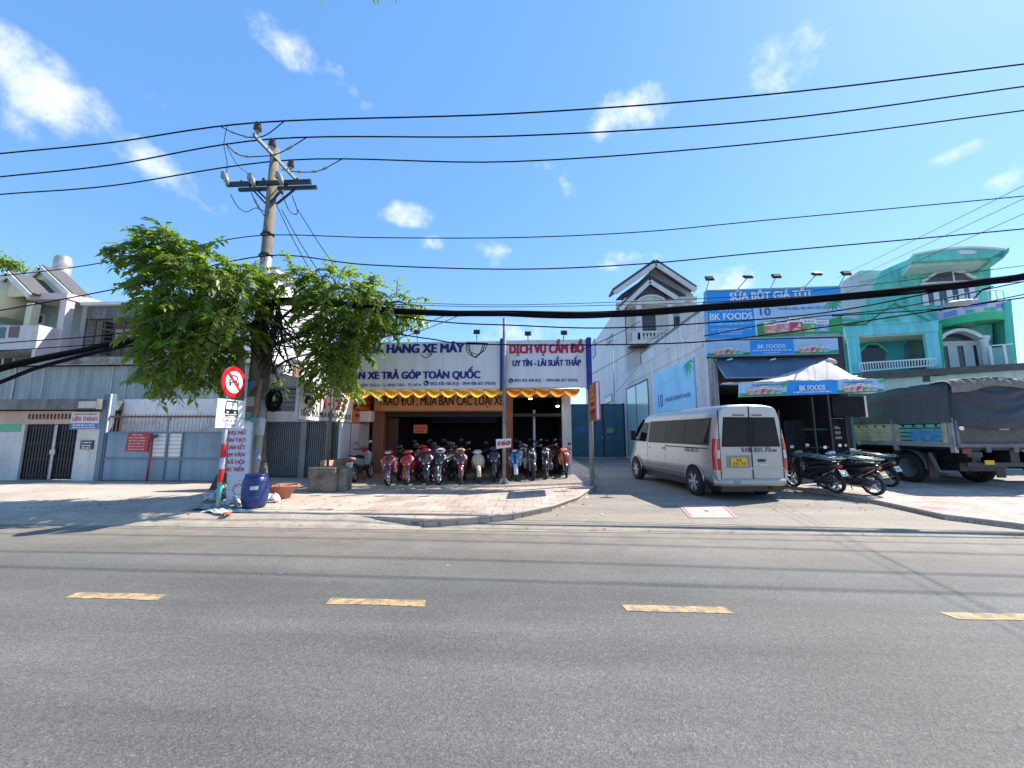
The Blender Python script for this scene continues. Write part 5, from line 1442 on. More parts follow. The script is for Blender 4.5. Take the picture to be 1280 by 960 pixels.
for s in (-1, 1):
    nm = 'side_window'
    m = MB(); sidepanel(m, s, .26, 3.72, 1.33, 2.02); b = m.build('window_band', mat('van_black_trim', (.010, .010, .011), .3, var=.05, spec=.2), van, recalc=False)
    for y0, y1 in ((.32, 1.38), (1.46, 2.5), (2.58, 3.66)):
        m = MB(); sidepanel(m, s, y0, y1, 1.38, 1.98, .010); m.build('pane', M_VANG, b, recalc=False)
    m = MB(); sidepanel(m, s, 3.84, 4.62, 1.36, 1.99, .008, 4, 0, -.40); m.build('side_window', M_VANG, van, recalc=False)
    # door and panel joints, rubbing strip
    m = MB()
    for y in (3.78, 2.52): sidepanel(m, s, y-.008, y+.008, .5, 1.33 if y < 3 else 2.05, .003)
    m.build('door_joint', mat('joint_black', (.02, .02, .02), .7), van, recalc=False)
    m = MB(); sidepanel(m, s, .12, 4.2, .80, .86, .012, 1); m.build('rubbing_strip', M_VAN, van, recalc=False)
    m = MB(); m.obox((s*1.005, 3.68, 1.17), (.018, 0, 0), (0, .09, 0), (0, 0, .018)); m.build('door_handle', M_VAN, van, bevel=.006)
    # mirror
    m = MB(); m.tube([(s*.93, 4.55, 1.38), (s*1.14, 4.58, 1.42)], .03, 6); m.obox((s*1.16, 4.58, 1.55), (.10, 0, 0), (0, .05, 0), (0, 0, .17)); m.build('mirror', BLACK, van, bevel=.03)
    for y, lab in ((.98, 'r'), (4.72, 'f')):
        m = MB(); c = (s*.86, y, .37); tyre(m, (s*.925, y, .365), .365, .23); w = m.build('wheel', RUBBER, van)
        m = MB(); m.lathe([(.245, s*.105), (.25, s*.12), (.228, s*.115), (.22, s*.078), (.02, s*.076), (.02, -.02*s), (.24, -.02*s)], (s*.925, y, .365), 24, 'x', True, True); 
        m.build('rim', mat('rim_dark', (.10, .10, .10), .4, .7), w)
        m = MB()
        for k in range(6):
            a = 2*math.pi*k/6; d = Vector((0, math.cos(a), math.sin(a))); e = Vector((0, -math.sin(a), math.cos(a)))
            m.obox(Vector((s*1.018, y, .365))+d*.13, (.012, 0, 0), d*.095, e*.032)
        m.lathe([(.055, s*.09), (.05, s*.11), (.01, s*.115)], (s*.925, y, .365), 12, 'x'); m.build('spoke', M_ALLOY, w)
        # wheel arch
        m = MB(); out = []
        n = 16
        for k in range(n+1):
            a = math.pi*k/n; out.append((y+.44*math.cos(a), .40+.42*math.sin(a)))
        xx = s*.992
        m.prism(out, 'x', xx+s*.002, xx+s*.006); m.build('wheel_arch', mat('arch_black', (.012, .012, .012), .9), van)
        m = MB(); lip = [(s*1.0, y+.45*math.cos(math.pi*k/n), .40+.43*math.sin(math.pi*k/n)) for k in range(n+1)]; m.tube(lip, .022, 6); m.build('arch_lip', M_VAN, van)
    m = MB(); m.box(s*.93-.11, s*.93+.06, .42, .435, .16, .45); m.build('mudflap', BLACK, van)
    # tail light
    m = MB(); rows = []
    for k in range(7):
        z = .74+.76*k/6; h = hw(z)*.992; tp = .02*(k/6)
        rows.append([(s*(h-.135+tp), -.012, z), (s*(h-.05), -.012, z), (s*(h+.008), .03, z), (s*(h+.010), .13, z)])
    m.grid(rows, True); tl = m.build('tail_light', M_RED, van, recalc=False)
    m = MB()
    for z0, z1, c in ((1.02, 1.22, 0),): 
        r2 = [[(s*(hw(z)*.992-.115), -.016, z), (s*(hw(z)*.992-.04), -.016, z)] for z in (z0, z1)]; m.grid(r2, False)
    m.build('clear_lens', mat('clear_lens', (.62, .60, .60), .2), tl, recalc=False)
for s in (-1,):
    m = MB(); sidepanel(m, s, .30, 2.5, 1.235, 1.262, .007, 1); m.build('slide_rail', mat('joint_black', (.02, .02, .02)), van, recalc=False)
    m = MB(); m.lathe([(.075, -.002), (.075, .004)], (s*1.0, 3.1, .95), 16, 'x'); m.build('fuel_cap', M_VAN, van)
    m = MB(); sidepanel(m, s, 3.76, 3.775, .5, 1.33, .004); sidepanel(m, s, .24, .25, .5, 2.1, .003); sidepanel(m, s, .3, 4.3, .50, .515, .004, 1); m.build('panel_seam', mat('joint_black', (.02, .02, .02)), van, recalc=False)
    m = MB(); m.obox((s*(hw(1.27)+.01), 2.62, 1.18), (.015, 0, 0), (0, .08, 0), (0, 0, .02)); m.build('door_handle', BLACK, van, bevel=.005)
# rear doors
m = MB(); m.face([(-.80, -.014, 1.30), (.80, -.014, 1.30), (.715, -.0, 2.03), (-.715, -.0, 2.03)])
m.build('rear_window_band', mat('van_black_trim', (.012, .012, .013)), van, recalc=False)
for x0, x1, x2, x3 in ((-.77, -.10, -.13, -.70), (.10, .77, .70, .13)):
    m = MB(); m.face([(x0, -.018, 1.35), (x1, -.018, 1.35), (x2, -.006, 1.99), (x3, -.006, 1.99)]); m.build('rear_window', M_VANG, van, recalc=False)
m = MB(); m.box(-.008, .008, -.018, .02, .52, 2.31); m.box(-.86, -.85, -.014, .02, .52, 2.2); m.box(.85, .86, -.014, .02, .52, 2.2); m.build('door_joint', mat('joint_black', (.02, .02, .02)), van)
m = MB(); m.box(-.86, .86, -.022, .01, .755, .80); m.build('rubbing_strip', M_VAN, van, bevel=.008)
m = MB(); m.box(-.44, -.13, -.02, .0, 2.055, 2.10); m.box(.08, .36, -.02, .0, 2.055, 2.10); m.build('high_brake_light', M_RED, van, bevel=.006)
m = MB(); m.box(-.70, -.05, -.012, .01, .80, 1.09); m.build('plate_recess', mat('recess_silver', (.26, .245, .22), .4, .5, var=.05), van, bevel=.01)
m = MB(); m.box(-.60, -.17, -.032, -.016, .83, 1.04); pl_ = m.build('number_plate', mat('yellow_plate', (.75, .45, .02), .5, var=.05), van, bevel=.005)
m = MB(); m.text('51B', (-.385, -.036, .95), XR, ZU, .062, bold=.03); m.text('331.73', (-.385, -.036, .855), XR, ZU, .07, w=.33, bold=.03); m.build('lettering', BLACKINK, pl_)
m = MB(); m.text('51B·331.73', (.125, -.018, 1.175), XR, ZU, .105, w=.80, bold=.02); m.build('lettering', BLACKINK, van)
m = MB(); m.lines((-.62, -.017, 1.20), XR, ZU, .26, .03, 5); m.build('model_lettering', CHROME, van)
m = MB(); m.lathe([(.07, -.002), (.075, .004)], (.63, -.02, 1.205), 16, 'y'); 
for v in m.v: v.z = 1.205+(v.z-1.205)*.4
m.build('badge', mat('badge_navy', (.05, .06, .12), .3), van)
m = MB(); m.box(.16, .36, -.024, .01, .93, 1.0); m.build('door_handle', BLACK, van, bevel=.01)
m = MB(); m.box(.16, .40, -.026, .01, .845, .885); m.build('nameplate', CHROME, van, bevel=.004)
m = MB(); m.box(-.40, .60, -.026, .012, 1.125, 1.137); m.build('door_crease', M_VAN, van)
# bumper
m = MB(); rows = []
for k in range(13):
    a = -1+2*k/12; x = a*1.0; y = -.10+.22*max(0, abs(a)-.80)/.2
    rows.append([(x, y+.10, .60 if abs(a) > .86 else .53), (x, y, .52), (x, y-.01, .44), (x, y+.03, .36), (x, y+.16, .36)])
m.grid(rows, True); m.build('bumper', mat('bumper_silver', (.42, .40, .36), .4, .4, var=.1), van, recalc=True)
m = MB(); m.box(-.62, -.44, -.118, -.09, .42, .50); m.build('tow_cover', mat('recess_silver', (.26, .245, .22)), van, bevel=.004)
m = MB(); m.box(-.85, .85, .05, 4.9, .22, .40); m.tube([(.5, -.02, .30), (.5, .5, .30)], .035, 8); m.build('underbody', BLACK, van)
m = MB(); m.text('51B-331.73', (-(hw(1.17)+.008), 1.05, 1.14), (0, -1, 0), ZU, .10, w=.66, bold=.02); m.build('lettering', BLACKINK, van)
m = MB()
m.loft([section(4.255, 2.20, .88, 1.9)]*1+[section(4.26, 2.2, .88, 1.9)]) if False else None
m.grid([[(-.80, 4.37, 2.08), (.80, 4.37, 2.08)], [(-.86, 4.66, 1.83), (.86, 4.66, 1.83)], [(-.90, 4.99, 1.46), (.90, 4.99, 1.46)]], True)
for v in m.v: v.y += .05; v.z += .03
m.build('windscreen', M_VANG, van, recalc=False)

# ------------------------------------------------------------------ covered truck
trk = thing('covered_truck', 'large truck under a dark grey tarpaulin with cream side boards', 'truck', (12.35, 12.0, 0), R(1.5))
trk.location.z = .10
BZ = 1.24
LT = 7.0; WT = 2.35
M_TARP = mat('grey_green_tarpaulin', (.125, .145, .155), .95, var=.18, scale=1.2, streak=.15, bump=.2, bscale=9)
M_BOARDC = mat('cream_truck_board', (.78, .68, .48), .7, var=.14, scale=3, streak=.15, stain=(.16, .10, .06), stain_amt=.4)
M_TFRAME = mat('pale_truck_steel', (.46, .48, .48), .6, .2, var=.15, scale=4, stain=(.12, .10, .08), stain_amt=.5)
m = MB(); m.box(0, WT, 0, LT, BZ-.14, BZ); m.box(.5, .75, .1, LT+2, .72, BZ-.14); m.box(1.6, 1.85, .1, LT+2, .72, BZ-.14); m.build('chassis', DARKSTEEL, trk)
for s, x in ((0, .0), (1, WT)):
    for y0, y1 in ((.16, 1.74), (1.86, 3.5), (3.62, 5.2), (5.32, 6.9)):
        m = MB(); sx_ = -.03 if s == 0 else .0
        m.box(x+sx_, x+sx_+.03, y0, y1, BZ+.05, BZ+.72)
        bd = m.build('side_board', M_BOARDC, trk)
        m = MB()
        for k in range(5): m.box(x+sx_-.012 if s == 0 else x+.03, x+sx_-.0005 if s == 0 else x+.042, y0, y1, BZ+.10+k*.13, BZ+.13+k*.13)
        m.build('board_rib', M_BOARDC, bd)
        m = MB()
        for k in range(4): m.box(x+sx_-.03 if s == 0 else x+.03, x+sx_-.013 if s == 0 else x+.05, y0+.25+k*.34, y0+.30+k*.34, BZ+.55, BZ+.62)
        m.build('board_hook', DARKSTEEL, bd)
    m = MB()
    for y in (.0, 1.74, 3.5, 5.2, 6.9): m.box(x-.05, x+.05, y, y+.12, BZ-.22, BZ+.80)
    m.box(x-.045, x+.045, 0.12, LT, BZ-.06, BZ+.045)
    m.build('side_post', M_TFRAME, trk)
m = MB(); m.box(-.042, -.038+.0, .3, 1.6, BZ+.08, BZ+.70); m.build('side_picture', mat('teal_poster', (.20, .55, .50), .6, var=.4, scale=3), trk)
m = MB(); m.prism([(.35, BZ+.12), (1.2, BZ+.10), (1.25, BZ+.40), (1.0, BZ+.46), (.7, BZ+.42), (.35, BZ+.5)], 'x', -.047, -.043); m.build('poster_patch', mat('sky_poster', (.10, .38, .66), .6, var=.4, scale=4), trk)
# tailgate
M_TREAR = mat('dark_truck_steel', (.15, .155, .16), .7, .2, var=.3, scale=4)  # darker copy of the frame steel for tail parts and rims
m = MB(); m.box(.06, WT-.06, .0, .05, BZ+.06, BZ+.72); tg = m.build('tailgate', mat('dark_tailgate', (.085, .08, .075), .7, var=.3, scale=3), trk)
m = MB(); m.box(0, WT, -.06, -.005, BZ-.06, BZ+.05); m.box(.0, .09, -.05, -.004, BZ+.05, BZ+.72); m.build('tail_rail', M_TREAR, trk)
m = MB(); m.lathe([(.07, -.01), (.075, .0)], (.2, -.012, BZ+.5), 14, 'y'); m.build('badge', CHROME, tg)
m = MB(); m.box(1.28, 1.55, -.012, -.002, BZ+.44, BZ+.56); m.build('sticker', mat('pale_blue_sticker', (.3, .45, .5), .5), tg)
m = MB(); m.box(.10, .34, -.05, -.01, BZ-.24, BZ-.10); m.box(WT-.34, WT-.1, -.05, -.01, BZ-.24, BZ-.10); m.build('tail_light', mat('dusty_red_lens', (.20, .02, .025), .4), trk)
m = MB(); m.box(.78, .90, -.06, -.01, BZ-.2, BZ-.06); m.box(1.55, 1.67, -.06, -.01, BZ-.2, BZ-.06); m.build('hinge', M_TREAR, trk)
m = MB(); m.box(.70, .96, -.04, -.02, BZ-.55, BZ-.43); m.build('number_plate', mat('yellow_plate', (.75, .45, .02)), trk)
m = MB(); m.box(.25, .68, -.02, .05, BZ-.34, BZ-.2); m.box(.3, WT-.3, .05, .12, BZ-.62, BZ-.5); m.build('bumper', mat('grey_bumper', (.06, .06, .06), .6, .3, var=.2), trk)
# tarpaulin: side walls, roof with sags, rear fall with swags
m = MB(); rows = []
ny = 30; prof = []
for k in range(ny+1):
    y = -.03+(LT+.05)*k/ny; col = []
    hgt = 1.80+.05*math.sin(y*2.1)-.05*abs(math.sin(y*math.pi/1.74))
    for z in (0, .3, .7, 1.1, 1.5, 1.9): col.append((-.055-.035*math.sin(z*2+y*1.3)*math.sin(z)-.01*math.sin(y*9+z*4), y, BZ+.66+z*(hgt-.66+.12)/1.98))
    zt_ = BZ+hgt
    for x in (.02, .3, .8, 1.2, 1.7, 2.1, 2.34): col.append((x, y, zt_+.08*math.sin(math.pi*x/2.35)+.02*math.sin(x*7+y*3)))
    for z in (1.9, 1.5, 1.1, .7, .3, 0): col.append((WT+.055+.03*math.sin(z*2+y), y, BZ+.66+z*(hgt-.66+.12)/1.98))
    rows.append(col)
m.grid(rows); m.build('tarpaulin', M_TARP, trk, recalc=True)
m = MB(); rows = []
nx = 40
for k in range(25):
    f = k/24; r_ = []
    for i in range(nx+1):
        u = i/nx; x = -.05+(WT+.1)*u
        sw = math.sin(math.pi*u)
        z = BZ+.60+(1.90-.60)*(1-f)+.08*sw*(1-f)
        swag = (math.sin(34*(f-.33*sw)+1.5*math.sin(u*5))*.038+math.sin(13*(f-.4*sw)+u*3)*.03)*(.35+.65*math.sin(math.pi*min(1, f*1.1)))*sw**.6
        flat = .035*math.sin(u*70+f*3)*max(0, 1-f*7)
        r_.append((x, -.05-.05*f-swag-flat-.04*sw+.16*math.exp(-u*30)+.16*math.exp(-(1-u)*30), z-(.12*sw*f)))
    rows.append(r_)
m.grid(rows); m.build('tarpaulin_rear', mat('shaded_tarpaulin', (.030, .040, .055), .6, var=.2, scale=2, bump=.25, bscale=9), trk, recalc=True)  # rear of the same tarpaulin, its shade put into a darker colour
m = MB(); rows = []
for k in range(181):
    u = k/180; x = -.09+(WT+.18)*u; zt_ = BZ+1.85+.08*math.sin(math.pi*u); rr = []
    for j, (yy, dz) in enumerate(((.5, .02), (.22, .05), (.02, .06), (-.10, .02), (-.15, -.07), (-.16, -.17), (-.155, -.27))):
        pl = .55*math.sin(u*46-j*.75)+.5*math.sin(u*83-j*1.1+1)+.4*math.sin(u*17-j*.3)
        rr.append((x+.02*j*math.sin(u*9), yy-.028*max(-.6, pl)*(j > 1), zt_+dz+.022*pl*(j < 4)-(.06*math.sin(u*6.5+1) if j == 6 else 0)))
    rows.append(rr)
m.grid(rows, True); m.build('tarpaulin_fold', mat('sunlit_tarpaulin_fold', (.21, .195, .165), .9, var=.25, scale=5), trk, recalc=True)  # same tarpaulin, lightened in colour for sun on the folds
m = MB(); m.box(.3, WT-.3, 1.45, 1.65, .38, .56); m.box(.55, WT-.55, .5, 3.4, .45, .70); m.build('axle_and_dark_box', DARKSTEEL, trk)  # axle beam, plus a long box added to darken the underside
for x_ in (.02, WT-.30):
    m = MB(); m.box(x_, x_+.28, .88, .90, .22, .98); m.build('mudflap', BLACK, trk)
m = MB(); m.tube([(-.11, .4, BZ+1.46), (-.105, 1.6, BZ+1.44), (-.11, 3, BZ+1.40), (-.105, 5.5, BZ+1.36)], .012, 5); m.build('rope', mat('red_rope', (.45, .10, .09), .8), trk)
for y in (1.55, 4.9, 8.2):
    for x in (.14, WT-.14):
        m = MB(); tyre(m, (x, y, .47), .47, .26); w = m.build('wheel', RUBBER, trk)
        m = MB(); m.lathe([(.315, -.12), (.315, .12), (.25, .10), (.22, .03), (.02, .02), (.02, -.02), (.22, -.03), (.25, -.10)], (x, y, .47), 18, 'x', True, True); m.build('rim', M_TREAR, w)
m = MB()
for y in (1.55,): 
    pts = [(-.02, y+.62*math.cos(a), .47+.60*math.sin(a)) for a in [math.pi*k/12 for k in range(13)]]
    for p, q_ in zip(pts, pts[1:]): m.obox(((.12), (p[1]+q_[1])/2, (p[2]+q_[2])/2), (.14, 0, 0), (0, (q_[1]-p[1])/2, (q_[2]-p[2])/2), (0, -(q_[2]-p[2])*.03, (q_[1]-p[1])*.03))
m.bar((-.03, .75, .98), (-.03, .55, .45), .05, .08); m.build('mudguard', mat('grey_mudguard', (.14, .145, .145), .6, var=.2), trk)
m = MB(); m.box(.02, WT-.02, LT+.2, LT+1.9, .55, 2.65); m.build('cab', M_BOARDC, trk, bevel=.12)
m = MB(); m.box(.0, .02, LT+.5, LT+1.5, 1.65, 2.4); m.box(.2, WT-.2, LT+1.9, LT+1.915, 1.6, 2.4); m.build('cab_window', M_VANG, trk)
m = MB(); m.box(.06, .8, 2.6, 4.1, .45, 1.0); m.build('fuel_tank', BLACK, trk, bevel=.05)
m = MB(); m.box(1.6, WT-.06, 2.5, 4.0, .45, 1.0); m.build('side_box', BLACK, trk, bevel=.04)  # box added between the wheels to keep the underside dark
def copy_thing(o, parent=None):
    c = o.copy(); COL.objects.link(c); c.parent = parent
    for ch in list(o.children): copy_thing(ch, c)
    return c
trk2 = copy_thing(trk)
trk2.location = (15.25, 12.9, .10); trk2.rotation_euler = (0, 0, R(-1))
trk2['label'] = 'second covered truck parked tight beside the first, cut off by the picture edge'
trk['group'] = trk2['group'] = 'covered trucks parked side by side'

# ------------------------------------------------------------------ motorbikes
def ring_z(z, hwid, y, dep, n=14, p=2.4):
    out = []
    for k in range(n):
        a = 2*math.pi*k/n; c, s = math.cos(a), math.sin(a)
        out.append((hwid*math.copysign(abs(c)**(2/p), c), y+dep*math.copysign(abs(s)**(2/p), s), z))
    return out
def ring_y(y, hwid, z, hh, n=14, p=2.6):
    out = []
    for k in range(n):
        a = 2*math.pi*k/n; c, s = math.cos(a), math.sin(a)
        out.append((hwid*math.copysign(abs(c)**(2/p), c), y, z+hh*math.copysign(abs(s)**(2/p), s)))
    return out
def paint(name, col, rough=.28): return mat(name, col, rough, .0, var=.08, scale=6, coat=.6)
P_RED = paint('bike_red', (.42, .01, .015)); P_DRED = paint('bike_dark_red', (.12, .008, .012)); P_BLK = paint('bike_black', (.014, .014, .016)); P_WHT = paint('bike_white', (.66, .66, .66))
P_BEI = paint('bike_beige', (.50, .40, .27)); P_BLUE = paint('bike_blue', (.02, .24, .55)); P_ORG = paint('bike_orange_red', (.66, .09, .03)); P_NAVY = paint('bike_navy', (.02, .025, .07))
P_SIL = paint('bike_silver', (.38, .37, .36)); P_TAN = paint('bike_tan', (.42, .24, .12)); P_TEAL = paint('bike_teal', (.10, .22, .25))
M_SEAT = mat('seat_vinyl', (.018, .017, .017), .55, var=.15)
M_HEAD = mat('headlight_lens', (.60, .62, .64), .12, var=.1, spec=.9)
M_PLATE = mat('white_plate', (.62, .62, .60), .5, var=.05)
M_YPLATE = mat('pale_yellow_plate', (.56, .50, .25), .5, var=.1)
M_AMBER = mat('amber_lens', (.70, .22, .02), .25, var=.1)
def make_wheel(root, y, r, w, fork=True):
    m = MB(); m.lathe([(r*.78, -w/2), (r*.92, -w*.5), (r, -w*.2), (r, w*.2), (r*.92, w*.5), (r*.78, w/2)], (0, y, r), 24, 'x', True, True); wh = m.build('wheel', RUBBER, root)
    m = MB()
    for k in range(5):
        a = 2*math.pi*k/5+.3; d = Vector((0, math.cos(a), math.sin(a))); e = Vector((0, -math.sin(a), math.cos(a)))
        m.obox(Vector((0, y, r))+d*r*.42, (.012, 0, 0), d*r*.36, e*.014)
    m.lathe([(r*.79, -.022), (r*.79, .022), (r*.72, .022), (r*.72, -.022)], (0, y, r), 20, 'x', True, True); m.lathe([(.04, -.05), (.04, .05)], (0, y, r), 10, 'x')
    return wh, m
def scooter(loc, rz, label, body, accent, cover, group, lamp='chev', lean=-4, rim=M_ALLOY, mirrors=True, plate=M_PLATE, steer=0.0, fender=None, back=None):
    root = thing('motor_scooter', label, 'motor scooter', loc, rz, group)
    if group == GR: lean += random.uniform(-4, 3); rz += R(random.uniform(-9, 9)); root.scale = (random.uniform(.85, .93), random.uniform(.92, 1.0), random.uniform(.90, 1.0))
    root.rotation_euler = (0, R(lean), rz)
    fender = fender or body; back = back or body
    for y, nm in ((-.63, 'f'), (.62, 'r')):
        wh, m = make_wheel(root, y, .275, .085 if y < 0 else .10); m.build('rim', rim, wh)
    m = MB()
    for s in (-1, 1): m.tube([(s*.065, -.63, .275), (s*.06, -.50, .66)], .017, 7)
    m.build('front_fork', CHROME, root)
    m = MB(); rows = []
    for k in range(13):
        a = R(-5+k*13); r = .315
        rows.append([(x, -.63-r*math.cos(a)*q, .275+r*math.sin(a)*q) for x, q in ((-.07, .93), (-.055, 1), (0, 1.03), (.055, 1), (.07, .93))])
    m.grid(rows, True); m.build('front_fender', fender, root, recalc=False)
    # front cowl
    m = MB(); m.loft([ring_z(z, h, y, d) for z, h, y, d in ((.40, .06, -.36, .05), (.46, .11, -.41, .06), (.56, .155, -.44, .085), (.66, .19, -.455, .10), (.76, .215, -.45, .10), (.85, .20, -.42, .09), (.92, .13, -.37, .07), (.955, .06, -.34, .04))])
    m.build('front_cowl', body, root)
    m = MB()
    m.loft([ring_z(z, h, y, d) for z, h, y, d in ((.53, .035, -.50, .04), (.62, .05, -.525, .04), (.74, .062, -.53, .04), (.86, .05, -.50, .03), (.93, .03, -.44, .02))]); m.build('cowl_panel', P_BLK if accent is P_WHT else accent, root)
    m = MB()
    for s in (-1, 1):
        if lamp == 'chev':
            m.add([(s*.04, -.565, .64), (s*.075, -.567, .615), (s*.215, -.485, .755), (s*.225, -.44, .85), (s*.195, -.475, .83), (s*.165, -.525, .76)],
                  [(0, 1, 2, 5), (5, 2, 3, 4)])
        else:
            m.add([(s*.10, -.548, .70), (s*.13, -.54, .665), (s*.205, -.49, .76), (s*.17, -.512, .80)], [(0, 1, 2, 3)])
    m.build('headlight', M_HEAD if lamp == 'chev' else M_AMBER, root, recalc=False)
    m = MB()
    for s in (-1, 1): m.add([(s*.225, -.44, .80), (s*.235, -.40, .70), (s*.20, -.36, .52), (s*.14, -.38, .46), (s*.17, -.43, .56), (s*.205, -.45, .70)], [(0, 1, 2, 3, 4, 5)])
    m.build('leg_shield', accent, root, recalc=False)
    # steering head
    c_, s_ = math.cos(steer), math.sin(steer)
    m = MB(); m.loft([ring_z(z, h, y, d) for z, h, y, d in ((.90, .05, -.32, .05), (.95, .12, -.33, .07), (1.0, .165, -.34, .085), (1.05, .15, -.32, .08), (1.09, .08, -.29, .05))]); m.build('handlebar_cover', cover, root)
    if lamp != 'chev':
        m = MB(); m.loft([ring_y(y, .085*q, 1.0, .055*q) for y, q in ((-.40, 1.0), (-.425, .85), (-.435, .4))]); m.build('headlight', M_HEAD, root)
    else:
        m = MB(); m.loft([ring_y(y, .10*q, 1.01, .035*q) for y, q in ((-.405, 1.0), (-.43, .8), (-.435, .4))]); m.build('visor', accent, root)
    m = MB(); m.tube([(-.34, -.17, 1.02), (-.22, -.25, 1.01), (0, -.31, 1.0), (.22, -.25, 1.01), (.34, -.17, 1.02)], .016, 7)
    for s in (-1, 1): m.tube([(s*.34, -.17, 1.02), (s*.23, -.245, 1.012)], .022, 8); m.tube([(s*.20, -.29, 1.03), (s*.33, -.24, 1.03)], .008, 5)
    m.build('handlebar', BLACK, root)
    if mirrors:
        for s in (-1, 1):
            m = MB(); m.tube([(s*.16, -.27, 1.05), (s*.20, -.25, 1.15), (s*.27, -.24, 1.20)], .008, 5); m.loft([ring_y(y, .075*q, 1.225, .05*q) for y, q in ((-.27, .6), (-.262, 1), (-.235, 1))]); mr = m.build('mirror', BLACK, root)
            m = MB(); m.face([(s*.27+.066*math.cos(a) - s*0, -.233, 1.225+.042*math.sin(a)) for a in [2*math.pi*k/12 for k in range(12)]])
            for v in m.v: v.x = v.x-s*.27
            m.build('mirror_glass', CHROME, mr, recalc=False)
            mr.data.transform(Matrix.Identity(4)); 
            # the head sits at the end of its stem
            for v in mr.data.vertices:
                if abs(v.co.x) < .08 and v.co.z > 1.17: v.co.x += s*.27
            for c in mr.children: c.data.transform(Matrix.Translation((s*.27, 0, 0)))
    # floor, seat, tail
    m = MB(); m.loft([ring_y(y, h, z, k) for y, h, z, k in ((-.40, .10, .42, .10), (-.30, .13, .36, .06), (-.05, .14, .36, .07), (.05, .13, .42, .13))]); m.build('footboard', BLACK, root)
    m = MB(); m.loft([ring_y(y, h, z, k) for y, h, z, k in ((-.06, .08, .52, .12), (.02, .13, .56, .15), (.25, .155, .58, .15), (.5, .15, .64, .11), (.72, .10, .72, .06), (.84, .05, .76, .03))]); m.build('rear_body', back, root)
    m = MB(); m.loft([ring_y(y, h, z, k) for y, h, z, k in ((-.14, .06, .70, .04), (-.05, .11, .735, .05), (.2, .135, .755, .055), (.45, .135, .80, .05), (.68, .10, .82, .035), (.74, .05, .82, .02))]); m.build('seat', M_SEAT, root)
    m = MB(); m.tube([(-.11, .45, .79), (-.13, .75, .83), (0, .86, .84), (.13, .75, .83), (.11, .45, .79)], .014, 6); m.build('grab_rail', DARKSTEEL, root)
    m = MB(); m.loft([ring_y(y, .075*q, .71, .045*q) for y, q in ((.78, 1), (.845, .9), (.855, .5))]); m.build('tail_light', M_RED, root)
    m = MB(); m.obox((0, .905, .55), (.10, 0, 0), (0, .006, .003), (0, -.035, .075)); p = m.build('number_plate', plate, root)
    m = MB(); m.obox((0, .84, .58), (.06, 0, 0), (0, .08, -.04), (0, .006, .01)); m.obox((0, .80, .46), (.055, 0, 0), (0, .012, -.012), (0, .07, -.16)); m.build('rear_fender', BLACK, root)
    m = MB(); m.box(-.10, .09, .15, .62, .22, .42); m.loft([ring_y(y, .06, .30, .07) for y in (.05, .2)]); m.build('engine', mat('engine_grey', (.10, .10, .10), .5, .5, var=.2, scale=20), root, bevel=.02)
    m = MB(); m.tube([(.10, .1, .24), (.14, .3, .26), (.155, .45, .30), (.16, .82, .38)], [.02, .03, .05, .048], 10); m.build('exhaust', DARKSTEEL, root)
    m = MB(); m.tube([(-.12, -.02, .26), (-.23, -.08, .02)], .012, 6); m.tube([(-.10, .25, .2), (-.2, .3, .0)], .012, 6); m.build('side_stand', DARKSTEEL, root)
    return root
